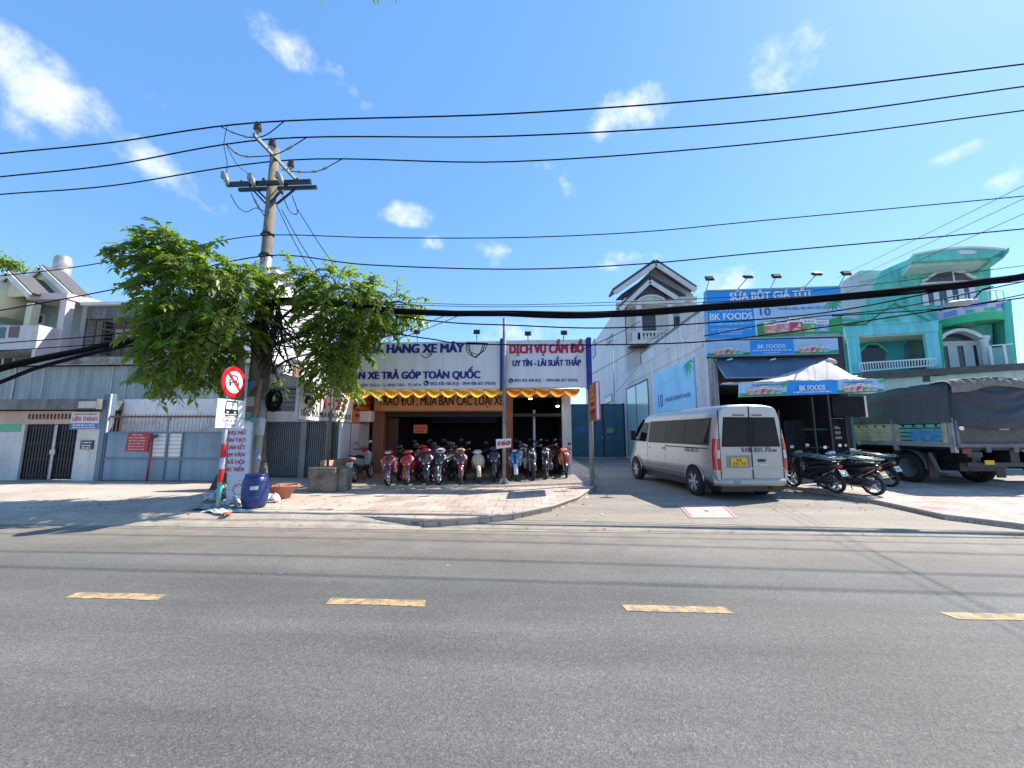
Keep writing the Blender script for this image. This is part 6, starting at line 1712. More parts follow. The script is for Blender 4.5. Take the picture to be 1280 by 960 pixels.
def nakedbike(loc, rz, label, body, accent, group, lean=-4, wheelrim=BLACK):
    root = thing('motorbike', label, 'motorbike', loc, rz, group); root.rotation_euler = (0, R(lean), rz)
    for y in (-.70, .66):
        wh, m = make_wheel(root, y, .30, .10 if y < 0 else .13); m.build('rim', wheelrim, wh)
    m = MB()
    for s in (-1, 1): m.tube([(s*.09, -.70, .30), (s*.09, -.44, .98)], .024, 8)
    m.box(-.12, .12, -.49, -.42, .86, .90); m.build('front_fork', mat('gold_fork', (.30, .29, .27), .3, .8), root)
    m = MB(); rows = []
    for k in range(11):
        a = R(20+k*11); r = .33; rows.append([(x, -.70-r*math.cos(a)*q, .30+r*math.sin(a)*q) for x, q in ((-.075, .93), (-.05, 1), (.05, 1), (.075, .93))])
    m.grid(rows); m.build('front_fender', body, root, recalc=False)
    m = MB(); m.loft([ring_y(y, h, z, k) for y, h, z, k in ((-.62, .04, .86, .05), (-.58, .09, .88, .085), (-.50, .11, .92, .10), (-.42, .09, .96, .08))]); m.build('headlight_cowl', body, root)
    m = MB(); m.add([(-.08, -.618, .86), (-.0, -.64, .82), (.08, -.618, .86), (.07, -.60, .93), (-.07, -.60, .93)], [(0, 1, 2, 3, 4)]); m.build('headlight', M_HEAD, root, recalc=False)
    m = MB(); m.loft([ring_y(y, h, z, k) for y, h, z, k in ((-.42, .07, .80, .07), (-.30, .14, .86, .11), (-.1, .16, .88, .12), (.08, .11, .82, .08))]); m.build('fuel_tank', body, root)
    m = MB()
    for s in (-1, 1): m.add([(s*.16, -.52, .84), (s*.19, -.30, .90), (s*.17, -.12, .70), (s*.13, -.36, .52), (s*.12, -.48, .62)], [(0, 1, 2, 3, 4)])
    m.build('tank_shroud', accent, root, recalc=False)
    m = MB(); m.box(-.13, .13, -.34, .20, .24, .62); m.lathe([(.11, -.17), (.11, .17)], (0, -.02, .36), 14, 'x'); m.build('engine', mat('engine_grey', (.10, .10, .10), .5, .5), root, bevel=.03)
    m = MB(); m.loft([ring_y(y, h, z, k) for y, h, z, k in ((.02, .09, .78, .05), (.2, .13, .80, .05), (.5, .12, .88, .05), (.72, .07, .95, .03))]); m.build('seat', M_SEAT, root)
    m = MB(); m.loft([ring_y(y, h, z, k) for y, h, z, k in ((.05, .12, .68, .08), (.4, .11, .78, .06), (.85, .05, .92, .03))]); m.build('tail_cowl', body, root)
    m = MB(); m.tube([(-.38, -.24, 1.06), (-.24, -.34, 1.05), (0, -.42, 1.0), (.24, -.34, 1.05), (.38, -.24, 1.06)], .016, 7); 
    for s in (-1, 1): m.tube([(s*.38, -.24, 1.06), (s*.26, -.33, 1.055)], .022, 7)
    m.build('handlebar', BLACK, root)
    for s in (-1, 1):
        m = MB(); m.tube([(s*.22, -.35, 1.06), (s*.28, -.36, 1.18), (s*.33, -.36, 1.22)], .008, 5); m.loft([[(p[0]+s*.34, p[1], p[2]) for p in ring_y(y, .06*q, 1.235, .04*q)] for y, q in ((-.38, .6), (-.37, 1), (-.345, 1))]); m.build('mirror', BLACK, root)
    m = MB(); m.tube([(.12, -.2, .25), (.15, .2, .24), (.17, .4, .32), (.17, .8, .52)], [.02, .025, .05, .055], 10); m.build('exhaust', DARKSTEEL, root)
    m = MB(); m.obox((0, .93, .62), (.10, 0, 0), (0, .006, .003), (0, -.035, .075)); m.build('number_plate', M_PLATE, root)
    m = MB(); m.obox((0, .86, .72), (.06, 0, 0), (0, .05, -.1), (0, .02, .01)); m.build('rear_fender', BLACK, root)
    m = MB(); m.tube([(-.1, .1, .25), (-.25, .02, .0)], .012, 6); m.build('side_stand', DARKSTEEL, root)
    return root
GR = 'motorbikes lined up in front of the shop'
def fpos(px, py):
    """ground point of the front wheel, then the bike's middle 0.63 m behind it"""
    q = G(px, py, FL); return Vector((q.x, q.y+.63, FL+.002))
scooter(Vector((-5.45, 12.35, FL+.002)), R(178), 'silver and red scooter showing its tail by the salmon wall', P_SIL, P_RED, P_RED, GR, lean=4, back=P_SIL)
scooter(fpos(483, 608), R(6), 'red scooter with white flashes on its shield, next to the silver scooter', P_RED, P_WHT, P_DRED, GR, lamp='chev', back=P_DRED, fender=P_DRED, mirrors=False)
scooter(fpos(508, 607), R(4), 'bright red scooter with red fender between the red and white one and a dark one', P_RED, P_RED, P_DRED, GR, lamp='chev')
scooter(fpos(530, 607), R(5), 'very dark scooter with dark red shield and one bright chevron, beside the red fendered scooter', P_BLK, P_DRED, P_DRED, GR, mirrors=False)
scooter(fpos(550, 606.5), R(3), 'black scooter with white steering cover and chevron headlights under the small red hanging board', P_BLK, P_BLK, P_WHT, GR)
scooter(fpos(574, 606), R(4), 'dark maroon scooter with white chevron lights, between the black and the beige scooter', P_DRED, P_BLK, P_TAN, GR)
scooter(fpos(596, 604.5), R(5), 'beige scooter with amber indicators and pale front fender', P_BEI, P_BEI, P_BEI, GR, lamp='round', mirrors=False)
scooter(fpos(617.5, 602.5), R(2), 'black and navy scooter between the beige scooter and the thin steel pole', P_BLK, P_NAVY, P_BLK, GR)
scooter(fpos(645, 601.5), R(8), 'white fendered scooter with bright blue shield, beside the thin steel pole', P_BLUE, P_WHT, P_BLK, GR, fender=P_WHT)
nakedbike(fpos(665.5, 600), R(4), 'black motorbike with white tank flashes beside the blue scooter', P_BLK, P_WHT, GR)
nakedbike(fpos(687, 598.5), R(-8), 'black motorbike with turned handlebar beside the orange red scooter', P_BLK, P_BLK, GR)
scooter(fpos(709, 597.5), R(6), 'orange red scooter before the white column', P_ORG, P_WHT, P_ORG, GR, lamp='round', fender=P_BLK)
for k, (px, py, bodyp, lab) in enumerate(((520, 600.5, P_RED, 'red scooter in the second row behind the red fendered scooter'), (540, 600, P_DRED, 'dark red scooter half hidden in the second row near the hanging board'),
                             (562, 599.5, P_BLK, 'black scooter half hidden in the second row behind the dark maroon one'), (655, 595, P_WHT, 'white faced scooter in the second row between the blue scooter and a black motorbike'),
                             (697, 593.5, P_DRED, 'red and white scooter in the second row behind the orange red one'))):
    q = G(px, py, FL); scooter(Vector((q.x, q.y+1.1, FL+.004)), R(random.uniform(-6, 8)), lab, bodyp, P_BLK, bodyp, 'motorbikes in the second row of the shop', mirrors=True)
# three working bikes with carrying racks at the right
GW = 'delivery bikes parked nose in on the paving'
def rack(loc, rz, w, l, label, col):
    t = thing('carrier_rack', label, 'carrier rack', loc, rz, 'racks on the delivery bikes')
    t.rotation_euler = (R(4), R(-3), rz)
    m = MB(); m.tube([(-w/2, -l/2, 0), (w/2, -l/2, 0), (w/2, l/2, .02), (-w/2, l/2, .02), (-w/2, -l/2, 0)], .016, 6); m.build('frame', col, t)
    m = MB()
    for i in range(1, 5): x = -w/2+w*i/5; m.tube([(x, -l/2-.05*(i%2), .0+.03*(i%3)), (x+.03*(i%2), l/2+.07*(i%3), .02+.03*(i%2))], .015, 5)
    m.build('bar', GALV, t)
    m = MB()
    for i in range(1, 4): y = -l/2+l*i/4; m.tube([(-w/2-.06, y, .02), (w/2+.06, y+.03, .03)], .016, 5)
    m.build('cross_bar', col, t)
    m = MB()
    for x in (-w*.3, w*.3): m.tube([(x, -.1, 0), (x*.45, .0, -.14)], .013, 5); m.tube([(x, .25, 0), (x*.45, .25, -.12)], .013, 5)
    m.build('strut', DARKSTEEL, t)
    return t
M_GRACK = mat('green_rack_paint', (.10, .22, .18), .6, .2, var=.25, scale=6)
def workbike(px, py, rz, label, body, accent, cover, plate, racklab, lean=5):
    q = G(px, py, .10)
    d = Vector((-math.sin(rz), math.cos(rz), 0))        # nose direction once turned round
    c = Vector((q.x, q.y, .102))+d*.62
    scooter(c, rz+math.pi, label, body, accent, cover, GW, lean=lean, plate=plate)
    rack(c-d*.25+Vector((0, 0, .93)), rz, .50, 1.0, racklab, M_GRACK)
workbike(1046, 616.5, R(14), 'black delivery scooter with teal steering cover beside the van', P_BLK, P_SIL, P_TEAL, M_PLATE, 'green steel rack over the seat of the scooter beside the van')
workbike(1094, 619.5, R(16), 'black delivery scooter with pale yellow number plate at the kerb', P_BLK, P_BLK, P_WHT, M_YPLATE, 'green and grey rack on the scooter with the yellow plate')
workbike(1113, 608.5, R(14), 'black delivery scooter with white number plate before the truck wheel', P_BLK, P_BLK, P_WHT, M_PLATE, 'grey and green rack on the scooter before the truck wheel')
# ------------------------------------------------------------------ utility pole
YPL = 9.8
bx_, by_ = at(345, 178, YPL).x, YPL
ztop = at(345, 186, YPL).z
M_POLEC = mat('weathered_pole_concrete', (.215, .175, .125), .9, var=.25, scale=4, streak=.3, stain=(.12, .10, .08), stain_amt=.5, bump=.2)
M_CER = mat('brown_ceramic', (.06, .03, .025), .3, var=.2)
M_GCER = mat('grey_insulator', (.30, .29, .26), .45, var=.15)
M_WIRE = mat('black_cable', (.008, .008, .010), .9, var=.1, spec=.1)
up = thing('utility_pole', 'tall concrete utility pole with steel crossarms and insulators behind the blue barrel', 'utility pole', (bx_, by_, .14))
O = Vector((bx_, by_, .14))
H_ = ztop-.14
m = MB(); m.tube([(0, 0, 0), (0, 0, H_*.5), (0, 0, H_)], [.19, .15, .115], 14); m.build('pole', M_POLEC, up)
m = MB(); m.tube([(0, 0, H_*.57), (0, 0, H_*.66)], [.151, .145], 14); m.build('metal_sleeve', GALV, up)
def plate_(z0, z1, c, x0=-.8, x1=.8):
    m = MB(); rr = []
    for z in (z0, z1):
        r = .19-.075*(z/H_)+.006; rr.append([(r*math.sin(x0+(x1-x0)*k/6), -r*math.cos(x0+(x1-x0)*k/6), z) for k in range(7)])
    m.grid(rr); m.build('poster', c, up, recalc=False)
cols = [mat('paper_white', (.55, .55, .53), .8, var=.2, scale=12), mat('paper_blue', (.10, .28, .42), .8, var=.3, scale=12), mat('paper_teal', (.16, .40, .36), .8, var=.3, scale=12)]
for k, (z0, z1) in enumerate(((.9, 1.25), (1.35, 1.6), (1.7, 2.1), (2.25, 2.5), (2.6, 2.9))): plate_(z0, z1, cols[k % 3], -1+.3*(k % 3), .5+.2*(k % 2))
za = at(345, 229, YPL-.17).z-.14; zb2 = at(345, 236, YPL+.17).z-.14
xa0, xa1 = at(284, 229, YPL-.17).x-bx_, at(389, 229, YPL-.17).x-bx_
m = MB(); m.box(xa0, xa1, -.22, -.13, za-.05, za+.06); m.build('crossarm', DARKSTEEL, up)
xb0, xb1 = at(299, 236, YPL+.17).x-bx_, at(396, 236, YPL+.17).x-bx_
m = MB(); m.box(xb0, xb1, .13, .21, zb2-.04, zb2+.05); m.build('crossarm', DARKSTEEL, up)
m = MB()
for s in (-1, 1): m.bar((s*.55, -.17, za-.05), (s*.08, -.13, za-.55), .045); m.bar((s*.55, .17, zb2-.04), (s*.08, .13, zb2-.5), .045)
m.build('brace', DARKSTEEL, up)
# long arm square to the street carrying three pin insulators
zarm = ztop-.14-.36
m = MB(); m.bar((.10, atX(318, 160, bx_+.10).y-YPL, zarm), (.10, .95, zarm), .07, .09); m.build('top_arm', mat('green_grey_steel', (.20, .24, .22), .5, .4), up)
INS = []
for px_, py_ in ((322, 160), (340, 182), (363, 212)):
    y = atX(px_, py_, bx_+.10).y-YPL
    m = MB(); c = (.10, y, zarm+.05)
    m.lathe([(.03, 0), (.03, .10), (.055, .11), (.05, .16)], c, 12); m.build('insulator_pin', M_GCER, up)
    m = MB(); m.lathe([(.06, .15), (.10, .17), (.06, .21), (.10, .23), (.06, .27), (.085, .30), (.07, .37), (.03, .39)], c, 14); m.build('insulator', M_CER, up)
    INS.append(O+Vector((.10, y, zarm+.05+.39)))
# fuse cutouts hanging on the left of the arms
for px, py in ((283, 224), (316, 226), (351, 224)):
    q = at(px, py, YPL-.3)-O
    m = MB(); m.tube([q+Vector((-.05, 0, .17)), q+Vector((0, 0, .0)), q+Vector((.05, 0, -.16))], [.05, .065, .045], 8); m.obox(q+Vector((-.09, 0, .12)), (.05, 0, 0), (0, .05, 0), (0, 0, .09))
    m.tube([q+Vector((.05, 0, -.14)), q+Vector((-.06, 0, -.06)), q+Vector((-.06, 0, .1))], .02, 6); m.build('fuse_cutout', M_GCER, up)
m = MB()
for px, py in ((302, 229), (330, 226), (372, 226), (352, 240)): 
    q = at(px, py, YPL-.18)-O; m.lathe([(.035, -.05), (.06, -.03), (.035, 0), (.06, .03), (.03, .08)], q, 8)
m.build('bolt_insulator', M_CER, up)
# clamps of the small wires
m = MB(); 
for py in (293, 319): q = at(334, py, YPL).z-.14; m.lathe([(.155, -.04), (.155, .04)], (0, 0, q), 14); m.box(-.2, -.12, -.05, .05, q-.03, q+.03)
m.build('clamp', DARKSTEEL, up)

# ------------------------------------------------------------------ overhead lines
def wire(pts, r, label, nm='overhead_wire', cat='wire', grp='overhead wires', n=8, seg=6):
    m = MB(); m.tube(curve_pts(pts, n), r, seg)
    o = m.build(nm, M_WIRE, None); return tag(o, label, cat, grp)
def cat_(pl): return [at(px, py, y) for px, py, y in pl]
WL = []
def onw(k, px):
    return min(WL[k], key=lambda q: abs(pxof(q)-px))
w3 = ((INS[0], [(-160, 208, 9.3), (0, 192, 9.25), (140, 178, 9.2)], [(640, 142, 9.0), (960, 118, 9.0), (1280, 80, 9.15), (1500, 52, 9.3)], 'topmost thick power wire, running from the outer insulator of the pole'),
      (INS[1], [(-160, 238, 9.7), (0, 221, 9.7), (140, 206, 9.7)], [(640, 170, 9.5), (960, 150, 9.6), (1280, 108, 9.7), (1500, 78, 9.8)], 'middle of the three thick power wires crossing the sky'),
      (INS[2], [(-160, 258, 10.5), (0, 243, 10.5), (140, 232, 10.45)], [(640, 202, 10.4), (960, 178, 10.5), (1280, 138, 10.6), (1500, 108, 10.7)], 'lowest of the three thick power wires on the top arm'))
for p, lft, rgt, lab in w3:
    wl = cat_(lft)+[p]+cat_(rgt); wire(wl, .019, lab); WL.append(curve_pts(wl, 24))
# jumper loops with sleeves around the insulators
def loop(pts, lab, r=.013, sleeves=()):
    t = thing('jumper_cable', lab, 'cable', pts[0], 0, 'jumper cables on the pole')
    o = Vector(pts[0]); c = curve_pts([Vector(p)-o for p in pts], 8)
    m = MB(); m.tube(c, r, 6); m.build('cable', M_WIRE, t)
    if sleeves:
        m = MB()
        for f in sleeves:
            i = int(f*(len(c)-3)); m.tube([c[i], c[i+1], c[i+2]], r*2.4, 8)
        m.build('sleeve', M_GCER, t)
y_ = INS[0].y
loop([onw(0, 279)]+cat_([(292, 166, y_), (312, 171.5, y_), (332, 169, y_)])+[onw(0, 352)], 'slack jumper cable with grey sleeves round the outermost insulator', sleeves=(.2, .45))
y_ = INS[1].y
loop([onw(1, 280)]+cat_([(300, 194, y_), (325, 195.5, y_), (350, 191, y_)])+[onw(1, 390)], 'long slack jumper cable with four sleeves round the middle insulator', sleeves=(.15, .35, .7, .88))
y_ = INS[2].y
loop(cat_([(352, 212, y_), (375, 215, y_), (400, 213, y_)])+[onw(2, 430)], 'jumper cable with sleeves beside the innermost insulator', sleeves=(.35, .6, .8))
loop([onw(0, 282)]+cat_([(280, 178, 9.3), (281, 188, 9.3), (284, 205, 9.4), (283, 217, 9.5)]), 'thin dropper cable falling to the outermost fuse', r=.008)
loop([onw(1, 285)]+cat_([(295, 204, 9.5), (306, 214, 9.5), (315, 219, 9.5)]), 'thin dropper cable falling to the second fuse', r=.008)
loop(cat_([(288, 243, 9.5), (297, 258, 9.5), (308, 265, 9.6), (320, 260, 9.7), (334, 266, 9.75)]), 'drooping cable loop below the outermost fuse', r=.01)
loop(cat_([(314, 241, 9.6), (322, 257, 9.6), (334, 275, 9.75)]), 'short sleeved cable dropping from the middle fuse to the pole', r=.012, sleeves=(.35, .5))
loop(cat_([(352, 241, 9.6), (362, 264, 9.55), (372, 266, 9.5), (365, 244, 9.6)]), 'small cable loop hanging on the shop side of the pole below the crossarm', r=.01, sleeves=(.6,))
for k, (a, b, lab) in enumerate((((352, 262), (402, 345), 'first of the three drop wires from the crossarm, beside the pole'), ((345, 255), (390, 342), 'middle drop wire slanting from the pole into the crown by the shop sign'), ((372, 262), (432, 350), 'outermost of the three drop wires slanting to the crown by the shop sign'))):
    wire([at(*a, 9.7), at((a[0]+b[0])/2, (a[1]+b[1])/2+3, 9.9), at(*b, 10.1)], .011, lab)
# thinner lines lower down
wire(cat_([(-160, 362, 9.7), (0, 345, 9.7), (100, 333, 9.7), (240, 308, 9.68), (332, 294, 9.66), (470, 297, 9.66), (640, 297, 9.7), (800, 290, 9.7), (960, 275, 9.7), (1280, 245, 9.8), (1500, 222, 9.9)]), .013, 'thin wire clamped to the pole above the two tree crowns')
wire(cat_([(-160, 412, 9.65), (0, 388, 9.65), (165, 357, 9.65), (330, 320, 9.64), (460, 331, 9.64), (640, 336.5, 9.66), (800, 330, 9.66), (960, 315, 9.7), (1280, 286, 9.8), (1500, 262, 9.8)]), .016, 'thin wire clamped to the pole just above the metal sleeve')
# the fat bundle of telephone cables
bp = cat_([(-200, 520, 9.5), (0, 460, 9.55), (60, 447, 9.58), (130, 432, 9.6), (200, 418, 9.6), (270, 402, 9.62), (330, 380, 9.62), (400, 378, 9.6), (470, 387, 9.58), (560, 391, 9.5), (640, 392, 9.4), (750, 393, 9.4), (880, 384, 9.4), (1000, 375, 9.4), (1150, 361, 9.4), (1280, 346, 9.45), (1500, 318, 9.5)])
t = thing('cable_bundle', 'thick sagging bundle of black telephone cables running across the whole street', 'cable bundle', bp[10])
m = MB(); o = bp[10]; c = curve_pts([p-o for p in bp], 8)
rnd = random.Random(5)
m.tube(c, .045, 8)
for k in range(16):
    a = rnd.uniform(0, 6.28); rr = rnd.uniform(.035, .085); ph = rnd.uniform(0, 6)
    m.tube([p+Vector((0, math.cos(a+i*.06+ph)*rr*.8, math.sin(a+i*.06+ph)*rr+.022*math.sin(i*(.13+.02*k)+ph))) for i, p in enumerate(c)], rnd.uniform(.014, .026), 5)
m.build('cables', M_WIRE, t)
m = MB()
m = None
wire(cat_([(-200, 560, 9.5), (0, 478, 9.5), (60, 456, 9.5), (170, 430, 9.55), (250, 425, 9.6), (330, 400, 9.6)]), .05, 'loose dark cable sagging under the main bundle over the grey shed')
lows = [([(-100, 437, 9.5), (0, 429, 9.5), (180, 413, 9.55), (330, 375, 9.6)], .014, 'thin cable above the main bundle over the grey shed'),
        ([(-100, 448, 9.5), (0, 439, 9.5), (180, 424, 9.55), (330, 392, 9.6)], .012, 'second thin cable above the main bundle over the grey shed'),
        ([(470, 392, 9.6), (560, 403, 9.5), (640, 406.5, 9.4), (750, 410, 9.4), (880, 404, 9.4), (1050, 388, 9.4), (1280, 342, 9.4), (1480, 310, 9.4)], .017, 'cable hanging just below the main bundle over the shop sign'),
        ([(480, 415, 9.6), (540, 424, 9.5), (590, 430, 9.45), (750, 431, 9.4), (880, 427, 9.4), (1000, 413, 9.4), (1150, 391, 9.4), (1280, 372, 9.4), (1480, 345, 9.4)], .017, 'lowest cable crossing in front of the sign lettering'),
        ([(470, 380, 9.65), (640, 383.5, 9.6), (880, 378, 9.5), (1050, 368, 9.5), (1280, 352, 9.5)], .008, 'hair thin messenger wire just above the main bundle'),
        ([(470, 377, 9.65), (640, 381, 9.6), (880, 373, 9.5), (1050, 360, 9.5), (1280, 332, 9.5), (1450, 312, 9.5)], .008, 'hair thin wire second above the main bundle'),
        ([(880, 420, 9.4), (1000, 398, 9.4), (1120, 385, 9.4), (1280, 352, 9.4), (1450, 320, 9.4)], .014, 'cable slanting up toward the turquoise house below the main bundle by the billboard'),
        ([(1040, 395, 9.4), (1150, 388, 9.4), (1210, 382, 9.4), (1280, 368, 9.4), (1400, 345, 9.4)], .014, 'loose cable in front of the bowed balcony')]
for pts, r, lab in lows: wire(cat_(pts), r, lab)
for a, b, lab in (((1045, 348, 16), (1420, 158, 5.5), 'steep service wire rising over the turquoise house, highest of three'), ((1062, 350, 16), (1420, 178, 5.5), 'steep service wire rising over the turquoise house, middle of three'), ((1030, 378, 16), (1420, 200, 5.5), 'steep service wire rising over the turquoise house, lowest of three')):
    wire(sagline(at(*a), at(*a)+(at(*b)-at(*a))*2.3, .05, 8), .0055, lab)
for a, b, lab in (((470, 400, 9.6), (545, 393, 11.6), 'thin wire fanning from the crown toward the sign, upper'), ((470, 432, 9.6), (575, 394, 9.45), 'thin wire fanning from the crown up to the bundle, steep'), ((468, 425, 9.6), (560, 393, 9.45), 'thin wire fanning from the crown up to the bundle, middle'), ((735, 470, 11.7), (835, 412, 13), 'service wire rising from the blue pillar to the alley house'), ((720, 440, 9.5), (800, 402, 9.4), 'short wire crossing before the alley house'), ((770, 490, 14), (800, 455, 20), 'wire slanting along the alley wall')):
    wire(sagline(at(*a), at(*b), .04, 6), .009, lab)
# splice loop hanging in front of the sign
t = thing('cable_loop', 'coiled cable splice hanging in front of the word MÁY on the sign', 'cable', at(595, 430, 9.45))
m = MB(); o = at(595, 430, 9.45)
for k, (a0, b0, d) in enumerate(((583, 606, 16), (585, 609, 13), (587, 604, 17))):
    pts = [at(a0, 430, 9.45), at(a0+1, 430+d*.6, 9.45), at((a0+b0)/2-1, 430+d, 9.45), at(b0-4, 430+d*.65, 9.45), at(b0, 431, 9.45)]; m.tube(curve_pts([p-o for p in pts], 6), .012, 5)
m.build('coil', M_WIRE, t)
m = MB(); m.tube([at(583, 429, 9.45)-o, at(610, 430, 9.45)-o], .03, 6); m.build('splice', M_WIRE, t)
t = MB(); t.tube(curve_pts([at(525, 442, 9.5), at(530, 446.5, 9.5), at(536, 446, 9.5), at(540, 442.5, 9.5), at(534, 443, 9.5)], 6), .012, 5)
tag(t.build('cable_loop', M_WIRE, None), 'small dangling end of cable in front of the sign below HÀNG', 'cable')
t = thing('junction_box', 'grey lumpy cable junction hanging on the cables before the bowed balcony', 'junction box', at(1203, 380, 9.4))
m = MB(); m.tube([(-.42, 0, -.06), (-.25, 0, 0), (.1, 0, .03), (.35, 0, .09)], [.03, .075, .085, .03], 8); m.build('sleeve', GALV, t)
m = MB(); m.tube([(.2, 0, .05), (.5, 0, .35), (.75, 0, .42)], .015, 5); m.tube([(-.3, 0, 0), (-.5, .0, -.15), (-.8, 0, -.12)], .015, 5); m.build('cable_tail', M_WIRE, t)

# ------------------------------------------------------------------ trees
M_BARK = mat('grey_brown_bark', (.16, .135, .105), .95, var=.3, scale=6, streak=.2, bump=.5, bscale=14)
def leafmat(name, c, tr):
    m = bpy.data.materials.new(name); m.use_nodes = True
    t = m.node_tree; n, l = t.nodes, t.links; b = n['Principled BSDF']
    g = n.new('ShaderNodeNewGeometry')
    ramp = n.new('ShaderNodeValToRGB'); ramp.color_ramp.elements[0].color = (*[x*.6 for x in c], 1); ramp.color_ramp.elements[1].color = (c[0]*1.7, c[1]*1.4, c[2]*1.1, 1)
    e3 = ramp.color_ramp.elements.new(.93); e3.color = (c[0]*1.6, c[1]*1.25, c[2], 1); ramp.color_ramp.elements[2].color = (c[0]*3.6, c[1]*1.7, c[2]*1.3, 1); ramp.color_ramp.elements[2].position = .97
    l.new(g.outputs['Random Per Island'], ramp.inputs[0]); l.new(ramp.outputs[0], b.inputs['Base Color'])
    b.inputs['Roughness'].default_value = .33; b.inputs['Specular IOR Level'].default_value = .6
    tn = n.new('ShaderNodeBsdfTranslucent'); tn.inputs['Color'].default_value = (*tr, 1)
    ms = n.new('ShaderNodeMixShader'); ms.inputs[0].default_value = .48
    l.new(b.outputs[0], ms.inputs[1]); l.new(tn.outputs[0], ms.inputs[2]); l.new(ms.outputs[0], n['Material Output'].inputs[0])
    return m
M_LEAF = leafmat('tree_leaf', (.066, .118, .016), (.32, .48, .026))
def leaf(m, p, d, up, L, w):
    """one folded leaf: two halves along a drooping midrib"""
    d = d.normalized(); s = d.cross(up)
    if s.length < 1e-3: s = Vector((1, 0, 0))
    s.normalize(); n = s.cross(d)
    tip = p+d*L-n*L*.16; mid = p+d*L*.45+n*L*.02
    a, b = p+d*L*.42+s*w+n*w*.35, p+d*L*.42-s*w+n*w*.35
    m.add([p, a, tip, mid, b], [(0, 3, 2, 1), (0, 4, 2, 3)])
def spray(m, br, p, d, L, rnd, nl, ls):
    """a twig that bends over, with leaves along both sides"""
    pts = [p.copy()]; d = d.normalized(); q = p.copy(); st = L/6
    for k in range(6):
        d = (d+Vector((0, 0, -.20))).normalized(); q = q+d*st; pts.append(q.copy())
    br.tube(pts, [.012, .011, .010, .009, .007, .005, .003], 4, False)
    for k in range(nl):
        f = (k+.7)/nl*5.9; i = int(f); a = pts[i].lerp(pts[i+1], f-i); dd = (pts[i+1]-pts[i]).normalized()
        side = dd.cross(Vector((0, 0, 1))).normalized()*(1 if k % 2 else -1)
        ld = (dd*.55+side*rnd.uniform(.5, 1.0)+Vector((0, 0, rnd.uniform(-.55, .15)))).normalized()
        leaf(m, a, ld, Vector((rnd.uniform(-.4, .4), rnd.uniform(-.4, .4), 1)), ls*rnd.uniform(.55, 1.3), ls*rnd.uniform(.15, .25))
def tree(base, trunk, limbs, blobs, label, seed, ls, nspray, nl=11, hang=()):
    rnd = random.Random(seed)
    t = thing('street_tree', label, 'tree', base); o = Vector(base)
    m = MB(); m.tube(curve_pts([Vector(p)-o for p, r in trunk], 6), [trunk[0][1]+(trunk[-1][1]-trunk[0][1])*i/(6*(len(trunk)-1)) for i in range(6*(len(trunk)-1)+1)], 10); m.build('trunk', M_BARK, t)
    br = MB(); lf = MB()
    for pts, r0 in limbs:
        c = curve_pts([Vector(p)-o for p in pts], 6); br.tube(c, [r0*(1-.8*i/len(c)) for i in range(len(c))], 7, False)
    tot = sum(b[3] for b in blobs)
    for (c, r, hub, wgt) in blobs:
        c, hub = Vector(c)-o, Vector(hub)-o
        n = int(nspray*wgt/tot)
        br.tube([hub, hub.lerp(c, .5)+Vector((0, 0, .1)), c], [.035, .025, .012], 6, False)
        for k in range(n):
            while True:
                v = Vector((rnd.uniform(-1, 1), rnd.uniform(-1, 1), rnd.uniform(-1, 1)))
                if .35 < v.length < 1: break
            v *= v.length**-.35*1.0 if v.length > .3 else 1
            p = c+Vector((v.x*r[0], v.y*r[1], v.z*r[2]))*.86
            out = Vector((v.x, v.y, v.z*.6+.25))+Vector((rnd.uniform(-.5, .5), rnd.uniform(-.5, .5), rnd.uniform(-.3, .3)))
            if k % 3 == 0: br.tube([c.lerp(p, .1), c.lerp(p, .6)+Vector((0, 0, .05)), p], [.012, .009, .006], 4, False)
            spray(lf, br, p, out, rnd.uniform(.35, .62), rnd, nl, ls)
    for p, L in hang:                       # long young shoots that hang down in the sun
        p = Vector(p)-o; pts = [p]; d = Vector((rnd.uniform(-.4, .4), -.5, .15)); st = L/8
        for k in range(8): d = (d*.72+Vector((rnd.uniform(-.1, .1), -.02, -.42))).normalized(); pts.append(pts[-1]+d*st)
        br.tube(pts, [.012-.001*k for k in range(9)], 4, False)
        for k in range(22):
            f = (k+.5)/22*7.9; i = int(f); a = pts[i].lerp(pts[i+1], f-i); s_ = 1 if k % 2 else -1
            leaf(lf, a, Vector((s_*rnd.uniform(.5, 1), rnd.uniform(-.7, -.1), rnd.uniform(-.9, -.2))), Vector((rnd.uniform(-.3, .3), -.6, 1)), ls*rnd.uniform(.7, 1.15), ls*.23)
    br.build('limb', M_BARK, t); lf.build('crown', M_LEAF, t, recalc=False)
    return t
B1 = lambda px, py, y=9.0: tuple(at(px, py, y))
b1 = G(300, 623, .14)
tb = B1(300, 440, 9.2)
